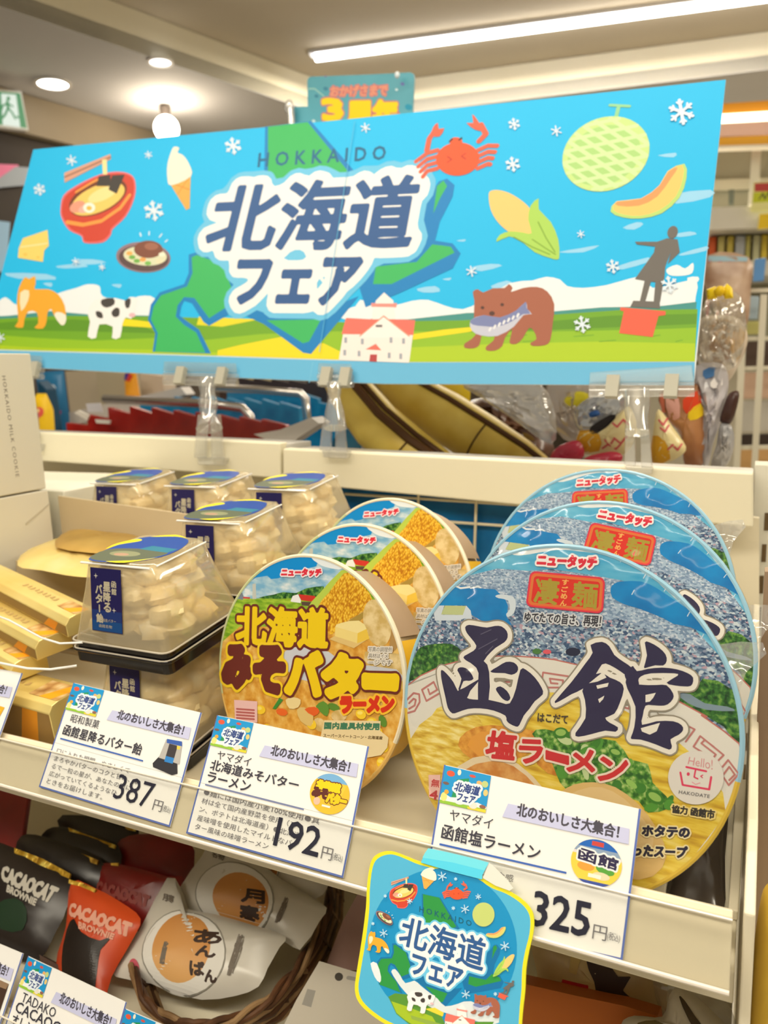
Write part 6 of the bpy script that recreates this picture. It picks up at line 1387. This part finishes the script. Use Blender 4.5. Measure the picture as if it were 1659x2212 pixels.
def art_b(c): c.poly((236, 240, 240), [(108, 828), (130, 832), (132, 846), (118, 848)], 2); c.poly((200, 60, 110), [(120, 886), (142, 886), (142, 894), (122, 894)])
bagp([(80, 805), (104, 802), (138, 800), (150, 900), (140, 940), (116, 936), (92, 880)], .02, mat((40, 116, 156), .35, spec=.5), 'blue packet with white print behind the upright carton', art_b, OO=hy(115, 850, 1.3), ff=VF, rest=True)
block([(80, 822), (98, 840), (112, 880), (84, 850)], 1.22, .03, mat((26, 66, 88), .4), 'dark_packet', 'dark teal packet between the carton and the blue packet', 'packet')
block([(530, 806), (590, 812), (588, 828), (534, 826)], 1.7, .03, mat((226, 206, 140), .4), 'cream_packet', 'cream packet under the banner skirt, left of centre', 'packet')
# banana cakes and chocolate in clear wrap
def cake(path, r, Y, label, stripes, m=(222, 178, 52)):
    P = [hy(x, y, Y) for x, y in path]; n = len(P); t = thing('long_cake', P[-1], label, 'cake', 'long yellow cakes in the right case')
    R = [r * (.45 + .55 * math.sin(math.pi * min(1, max(0, (i + .6) / n)))) for i in range(n)]
    PP = []; RR = []
    for i in range(n - 1):
        for j in range(5): f = j / 5; PP.append(P[i] + (P[i + 1] - P[i]) * f); RR.append(R[i] + (R[i + 1] - R[i]) * f)
    PP.append(P[-1]); RR.append(R[-1])
    g = G(); g.tube(PP, RR, ramp_mat('cake_yellow', 'noise', 16, [(0.35, (214, 176, 62)), (0.65, (236, 206, 98))], .42, spec=.4), 18); g.build('cake_body', t, smooth=True)
    g = G(); u = PP[-1] - PP[0]; u /= np.linalg.norm(u); pn = np.cross(u, A(0, 1, 0)); pn /= np.linalg.norm(pn)
    if pn[2] < 0: pn = -pn
    for off, w_ in stripes: g.tube([p + (pn * math.sin(off) - A(0, 1, 0) * math.cos(off)) * (rr * 1.0) for p, rr in zip(PP, RR)][2:-2], w_, mat((84, 52, 20), .35), 8)
    k = len(PP) * 3 // 5; a = PP[k]; rr = RR[k] * 1.012
    g.tube([a + (pn * math.sin(q) - A(0, 1, 0) * math.cos(q)) * rr for q in [math.radians(d) for d in range(-80, 60, 14)]], .0012, mat((84, 52, 20), .35), 6)
    g.build('brown_stripes', t, smooth=True)
cake([(722, 800), (760, 850), (815, 920), (880, 975), (945, 1015), (1000, 1045)], .034, .90, 'left long yellow cake with brown stripes behind the white ledge', [(.75, .006), (1.1, .004)])
cake([(830, 800), (890, 855), (960, 900), (1040, 950), (1120, 995), (1180, 1030)], .036, .985, 'right long yellow cake with brown stripes, beside the chocolate bag', [(.95, .004)])
def art_ch(c): c.poly((120, 90, 30), [(1140, 930), (1160, 940), (1170, 962), (1150, 955)], 2)
bagp([(1006, 880), (1030, 862), (1080, 862), (1130, 890), (1180, 930), (1200, 1000), (1120, 1000), (1040, 940)], .03, ramp_mat('cocoa_cake', 'noise', 20, [(0.35, (70, 44, 32)), (0.65, (120, 82, 62))], .25, spec=.7, bump=.3), 'dark brown chocolate cake in shiny wrap behind the ledge', art_ch, 'chocolate_bag', OO=hy(1100, 930, 1.07), ff=VF)
bagp([(880, 800), (1000, 810), (1015, 870), (1000, 905), (930, 880), (870, 840)], .02, mat((224, 190, 20), .25, spec=.7), 'bright yellow wrapped cake right under the banner skirt', None, 'yellow_bag', OO=hy(940, 850, 1.05), ff=VF)
bagp([(716, 960), (740, 930), (790, 918), (806, 935), (800, 975), (740, 990)], .012, BLUP, 'blue packet left of the long yellow cakes behind the ledge', None, 'packet', OO=hy(760, 950, 1.02), ff=VF)
bagp([(778, 975), (800, 945), (830, 950), (850, 985), (810, 1000)], .012, mat((206, 204, 204), .4), 'pale grey packet beside the blue packet under the long cakes', None, 'packet', OO=hy(810, 975, .97), ff=VF)
foil = film((250, 240, 226), .30, .10, .42, 60)
def clearbag(px, Y, t_, label, m=None): return bagp(px, t_, m or foil, label, None, 'clear_bag', 'clear cellophane bags in the right case', hy(*px[0], Y), VF)
clearbag([(1000, 830), (1100, 815), (1170, 830), (1200, 900), (1190, 960), (1100, 900), (1040, 860)], .94, .012, 'shiny cellophane over the chocolate cake')
clearbag([(1180, 820), (1270, 800), (1290, 900), (1260, 960), (1200, 930)], 1.0, .02, 'cellophane bag with a yellow print between chocolate and cone packs', film((226, 206, 186), .2, .15, .5, 45))
bagp([(1215, 868), (1240, 845), (1270, 850), (1264, 878), (1230, 882)], .006, mat((244, 226, 50), .4), 'small yellow sachet in the cellophane bag', None, 'sachet', OO=hy(1240, 865, .985), ff=VF)
bagp([(1188, 985), (1210, 962), (1250, 952), (1262, 985), (1230, 1004), (1195, 1004)], .01, mat((196, 40, 66), .3, spec=.6), 'crimson packet lying left of the cone packs', None, 'packet', OO=hy(1230, 985, .93), ff=VF)
bagp([(1262, 990), (1320, 975), (1345, 985), (1332, 1006), (1290, 1012)], .01, mat((196, 40, 66), .3, spec=.6), 'crimson packet under the left cone pack', None, 'packet', OO=hy(1300, 995, .92), ff=VF)
def cone(px, label, squig, dark):
    def art(c):
        c.poly((236, 172, 40), squig[0], 2); 
        for q in squig[1]: c.line((222, 96, 96), q, 4, sm=0)
        if dark: c.poly((48, 40, 38), dark, 2)
    bagp(px, .016, mat((248, 226, 160), .3, spec=.6), label, art, 'cone_pack', 'yellow cone shaped snack packs', hy(px[0][0], px[0][1], .95), VF)
cone([(1250, 935), (1300, 925), (1340, 890), (1362, 880), (1376, 930), (1352, 980), (1300, 985), (1252, 975)], 'left cone shaped snack pack with yellow base and red script', ([(1252, 930), (1300, 936), (1298, 972), (1252, 972)], [[(1312, 948), (1322, 960), (1332, 944), (1345, 956), (1356, 942)], [(1306, 966), (1320, 956), (1334, 968), (1344, 958)], [(1328, 912), (1338, 920), (1350, 905), (1360, 915)]]), [(1276, 922), (1318, 896), (1332, 902), (1296, 934), (1278, 932)])
cone([(1418, 890), (1432, 892), (1455, 925), (1482, 965), (1470, 985), (1440, 1000), (1410, 998), (1408, 960)], 'right cone shaped snack pack with yellow base beside the clip stand', ([(1410, 940), (1440, 950), (1450, 990), (1410, 1000)], [[(1426, 906), (1436, 916), (1442, 904)], [(1446, 968), (1456, 958), (1466, 970), (1474, 958)], [(1430, 922), (1440, 930), (1446, 918)]]), None)
def art_or(c): c.poly((230, 70, 28), [(1478, 862), (1512, 842), (1516, 870), (1486, 892)], 2); c.poly((246, 206, 30), [(1490, 890), (1514, 870), (1520, 896), (1494, 906)], 2); c.poly((232, 170, 150), [(1440, 852), (1466, 850), (1472, 900), (1448, 900)], 2); c.poly((236, 128, 96), [(1425, 852), (1436, 850), (1440, 890), (1430, 892)])
bagp([(1424, 848), (1500, 830), (1512, 830), (1524, 900), (1520, 1000), (1480, 1010), (1470, 940), (1440, 905)], .02, ramp_mat('caramel_bag', 'noise', 14, [(0.35, (146, 84, 44)), (0.65, (202, 140, 88))], .25, spec=.7), 'caramel brown bag with orange and yellow print by the right clip stand', art_or, 'caramel_bag', OO=hy(1480, 900, .99), ff=VF)
clearbag([(1270, 860), (1330, 840), (1350, 880), (1300, 925), (1250, 930), (1240, 890)], .96, .012, 'silvery cellophane bag above the left cone pack', film((196, 200, 206), .3, .12, .55, 45))
bagp([(1272, 892), (1290, 886), (1296, 896), (1276, 902)], .004, mat((50, 96, 160), .4), 'small blue sachet in the silvery bag', None, 'sachet', OO=hy(1284, 894, .945), ff=VF)
# bags with a yellow bow at the right of the banner
clearbag([(1505, 720), (1530, 640), (1560, 625), (1600, 640), (1612, 700), (1600, 770), (1575, 800), (1520, 800)], 1.0, .025, 'clear bag tied with the yellow bow, right of the banner', film((244, 228, 200), .16, .12, .22, 50))
g = G(); O = hy(1555, 630, .965)
for px in ([(1526, 625), (1545, 618), (1556, 628), (1548, 645), (1528, 648)], [(1556, 626), (1570, 612), (1582, 622), (1584, 644), (1566, 646)]): pillow(g, lq(px, O, VF), O, VF, .006, mat((250, 212, 24), .35), 5)
g.blob(O + A(0, -.006, 0), (.006, .006, .006), mat((240, 196, 20), .4)); g.build('ribbon_bow', label='yellow ribbon bow on the clear bag right of the banner', cat='bow', smooth=True)
def art_rolls(c):
    c.poly((214, 170, 116), [(1530, 700), (1570, 690), (1606, 720), (1590, 760), (1550, 740)], 2); c.poly((156, 108, 60), [(1524, 745), (1545, 720), (1580, 760), (1560, 800), (1530, 770)], 2); c.poly((226, 170, 80), [(1590, 712), (1610, 720), (1600, 770), (1585, 790), (1580, 750)], 2)
bagp([(1508, 700), (1540, 680), (1600, 690), (1615, 740), (1590, 800), (1560, 830), (1510, 790)], .02, ramp_mat('bread_bag', 'noise', 16, [(0.35, (206, 178, 142)), (0.65, (236, 222, 200))], .25, spec=.7, bump=.3), 'bag of small bread rolls under the yellow bow', art_rolls, 'bread_bag', OO=hy(1560, 750, 1.03), ff=VF)
def art_sil(c): c.poly((70, 120, 170), [(1520, 800), (1545, 792), (1552, 806), (1526, 818)], 2); c.poly((250, 240, 228), [(1536, 826), (1556, 806), (1562, 830), (1542, 838)], 2)
bagp([(1502, 790), (1560, 786), (1574, 830), (1560, 900), (1540, 960), (1530, 1005), (1510, 1005), (1515, 900), (1500, 830)], .02, ramp_mat('silver_bag', 'noise', 12, [(0.35, (166, 160, 158)), (0.65, (226, 216, 210))], .2, spec=.8, bump=.4), 'silvery crinkled bag below the bread rolls', art_sil, 'silver_bag', OO=hy(1535, 880, 1.0), ff=VF)
bagp([(1575, 850), (1596, 846), (1592, 880), (1578, 915), (1555, 910), (1562, 880)], .008, mat((70, 40, 32), .35, spec=.5), 'dark chocolate bar packet beside the silvery bag', None, 'chocolate_bar', OO=hy(1575, 880, .99), ff=VF)
bagp([(1556, 915), (1580, 920), (1586, 960), (1570, 1006), (1536, 1006), (1548, 960)], .012, ramp_mat('grey_bag', 'noise', 12, [(0.35, (140, 140, 140)), (0.65, (196, 188, 176))], .25, spec=.6, bump=.3), 'grey white bag standing right of the silvery bag on the ledge', None, 'grey_bag', OO=hy(1560, 960, .99), ff=VF)
def art_pk(c):
    for x in (1534, 1556, 1578): c.line((210, 110, 110), [(x, 566), (x - 6, 680)], 6)
    c.poly((150, 180, 186), [(1530, 553), (1615, 556), (1615, 566), (1530, 566)])
bagp([(1528, 552), (1618, 556), (1622, 620), (1614, 700), (1580, 690), (1530, 650)], .02, ramp_mat('brown_pack', 'noise', 14, [(0.35, (150, 112, 84)), (0.65, (206, 176, 146))], .3, spec=.6), 'large brown snack pack with red stripes behind the yellow bow', art_pk, 'snack_bag', OO=hy(1575, 620, 1.722), ff=VF)

# ================================================================== tall shop shelf at the far right
YG = 2.6
t = thing('wall_shelf_unit', hy(1620, 700, YG + .2) * A(1, 1, 0), 'tall grey shop shelf with an orange lit header at the far right', 'shelf')
def gp(px, d, m, name, Y=YG):
    g = G(); g.prism([hy(x, y, Y) for x, y in px], A(0, d, 0), m); return g.build(name, t)
KR = lambda p: zm(p, 1480, 180, .2079)
gp([(1440, 232), (1760, 210), (1760, 246), (1440, 262)], .05, mat((226, 150, 40), .5), 'header_panel')
gp([(1440, 262), (1760, 248), (1760, 288), (1440, 300)], .04, mat((190, 160, 146), .5), 'lamp_recess', YG + .03)
g = G(); g.tube([hy(1500, 260, YG - .02), hy(1760, 245, YG - .02)], .012, emit((255, 240, 205), 3.5), 10); g.build('lamp_tube', t)
gp([(1440, 302), (1760, 288), (1760, 308), (1440, 318)], .05, mat((232, 166, 46), .5), 'header_strip')
gp([(1440, 318), (1760, 308), (1760, 312), (1440, 323)], .05, mat((236, 222, 196), .5), 'header_edge')
gp([(1440, 320), (1760, 308), (1760, 800), (1440, 800)], .02, mat((150, 144, 116), .6), 'rear_panel', YG + .3)
gp([(1440, 392), (1760, 380), (1760, 404), (1440, 414)], .01, mat((190, 182, 150), .5), 'rear_rail', YG + .28)
gp([(1624, 322), (1644, 321), (1638, 440), (1616, 442)], .04, mat((206, 198, 172), .5), 'upright', YG + .1)
gp([(1574, 410), (1586, 409), (1584, 440), (1574, 441)], .03, mat((92, 96, 80), .5), 'hook', YG + .2)
gp([(1440, 452), (1760, 440), (1760, 488), (1440, 500)], .32, mat((226, 218, 196), .45), 'shelf_edge', YG - .02)
gp([(1440, 566), (1760, 560), (1760, 592), (1440, 598)], .30, mat((206, 198, 176), .45), 'shelf_edge', YG)
gp([(1440, 760), (1760, 756), (1760, 776), (1440, 780)], .30, mat((206, 198, 176), .45), 'shelf_edge', YG)
def wtag(px, art, label):
    O = hy(*px[0], YG - .04); cv = Canvas(O, VF); cv.slab(px, .004, mat((240, 232, 150), .45)); art(cv); cv.build('price_tag', label=label, cat='price tag', group='price tags on the tall shelf')
def a1(c): c.poly((196, 70, 60), [(1630, 396), (1700, 393), (1700, 412), (1630, 414)]); c.poly((206, 210, 40), [(1628, 416), (1700, 410), (1700, 434), (1626, 438)]); c.line((90, 90, 50), [(1640, 430), (1648, 418), (1652, 430), (1660, 416), (1666, 430)], 3)
wtag([(1628, 394), (1702, 391), (1702, 452), (1622, 456)], a1, 'yellow green price tag with a red top on the tall shelf')
wtag([(1640, 462), (1702, 458), (1702, 490), (1636, 496)], lambda c: c.poly((240, 200, 30), [(1641, 463), (1702, 459), (1702, 489), (1637, 495)]), 'plain yellow price tag under the red topped tag')
bk = [(1532, 1547, (222, 96, 40), 'orange'), (1552, 1566, (206, 190, 110), 'olive yellow'), (1572, 1585, (216, 192, 80), 'yellow'), (1590, 1610, (190, 190, 184), 'wide grey'), (1612, 1622, (196, 184, 96), 'narrow olive'), (1628, 1642, (206, 200, 150), 'pale olive'), (1646, 1659, (226, 196, 60), 'bright yellow'), (1662, 1680, (120, 80, 60), 'brown')]
for xa, xb, c_, nm in bk:
    g = G(); yt = 512 - (xa - 1530) * .04; g.prism([hy(x, y, YG + .08) for x, y in [(xa, yt), (xb, yt - .5), (xb - 3, 566), (xa - 3, 567)]], A(0, .12, 0), mat(c_, .5)); g.build('book', label='%s book spine on the tall shelf right of the banner' % nm, cat='book', group='books on the tall shelf', bevel=.001)
block([(1630, 560), (1655, 556), (1650, 606), (1626, 608)], 1.9, .02, mat((92, 142, 190), .5), 'blue_card', 'blue card hanging right of the brown snack pack', 'card')
t = thing('wire_rack', hy(1640, 800, 1.75) * A(1, 1, 0), 'cream wire rack with dark goods at the right edge', 'rack')
g = G(); wm2 = mat((214, 204, 176), .4)
for q in ([(1608, 640), (1590, 1040)], [(1650, 636), (1628, 1040)]): g.prism([hy(q[0][0] - 7, q[0][1], 1.75), hy(q[0][0] + 8, q[0][1], 1.75), hy(q[1][0] + 7, q[1][1], 1.75), hy(q[1][0] - 7, q[1][1], 1.75)], A(0, .02, 0), wm2)
for y in (628, 732, 796, 968): g.prism([hy(1590, y - 4, 1.76), hy(1720, y - 7, 1.76), hy(1720, y + 1, 1.76), hy(1590, y + 4, 1.76)], A(0, .015, 0), wm2)
g.build('wires', t)
def rackgood(px, c_, label): block(px, 1.85, .03, mat(c_, .5), 'rack_packet', label, 'packet', 'packets on the wire rack')
rackgood([(1612, 640), (1640, 640), (1636, 690), (1610, 690)], (170, 186, 190), 'pale blue packet at the top of the wire rack')
rackgood([(1612, 694), (1645, 694), (1640, 722), (1612, 722)], (206, 200, 120), 'yellow green packet below the pale blue one on the wire rack')
rackgood([(1604, 738), (1690, 736), (1690, 790), (1604, 792)], (84, 66, 54), 'dark brown packet in the middle of the wire rack')
rackgood([(1600, 806), (1690, 802), (1690, 860), (1600, 862)], (206, 170, 140), 'tan packet under the dark one on the wire rack')
rackgood([(1598, 868), (1690, 866), (1690, 930), (1594, 934)], (196, 188, 170), 'grey packet low on the wire rack')
rackgood([(1590, 940), (1690, 938), (1690, 962), (1590, 964)], (60, 48, 40), 'blackish packet at the foot of the wire rack')
rackgood([(1590, 972), (1690, 970), (1690, 1040), (1586, 1042)], (206, 160, 100), 'orange tan carton below the wire rack')
# anniversary sign above the banner
AO = hy(780, 215, 1.15); cv = Canvas(AO, VF); KN = lambda p: zm(p, 600, 130, .19892)
t = thing('anniversary_sign', AO, 'teal sign with yellow numerals sticking up behind the banner', 'sign')
q = KN([(320, 220), (335, 190), (365, 178), (1000, 155), (1440, 132), (1475, 150), (1480, 190), (1450, 800), (180, 800), (180, 505), (325, 500)])
cv.slab(q, .004, ramp_mat('teal_board', 'noise', 6, [(0.35, (70, 150, 160)), (0.65, (92, 176, 190))], .35, spec=.5))
for x, y, r, c_ in ((1355, 258, 22, (110, 110, 170)), (520, 310, 26, (60, 130, 150)), (1420, 510, 40, (40, 150, 176)), (420, 390, 22, (60, 130, 150)), (1290, 320, 16, (214, 232, 226)), (390, 660, 18, (214, 232, 226)), (520, 176, 14, (120, 120, 150))): cv.poly(c_, KN(ell(x, y, r, r * .8, 20)))
cv.line((150, 196, 180), KN([(335, 310), (400, 310), (500, 390)]), 2.5)
cv.text((226, 150, 120), 'おかげさまで', q4(*KN([(575, 285), (1195, 262), (1185, 385), (570, 395)])), bold=1.2, halos=[((206, 110, 110), 3.0)])
for ch, qq in (('3', KN([(480, 430), (690, 425), (705, 645), (500, 645)])), ('周', KN([(765, 460), (995, 455), (995, 690), (765, 700)])), ('年', KN([(1040, 445), (1300, 440), (1310, 680), (1040, 690)]))): cv.text((250, 214, 24), ch, q4(*qq), bold=3.6, halos=[((206, 120, 120), 6.2)])
cv.build('printed_board', t)
g = G(); g.blob(hy(625, 232, 1.14), (.009, .006, .012), film((245, 240, 230), .2, .06, .35)); g.tube([hy(628, 236, 1.14), hy(632, 300, 1.14)], .006, film((245, 240, 230), .2, .06, .35), 10); g.build('clear_clip', t, smooth=True)
g = G(); g.blob(hy(858, 162, 1.135), (.004, .003, .005), mat((230, 236, 232), .3)); g.tube([hy(770, 300, 1.18), hy(772, 420, 1.18), A(hy(774, 700, 1.18)[0], 1.18, 1.2008)], .008, mat((120, 130, 130), .5), 10); g.build('stand_pole', t, smooth=True)
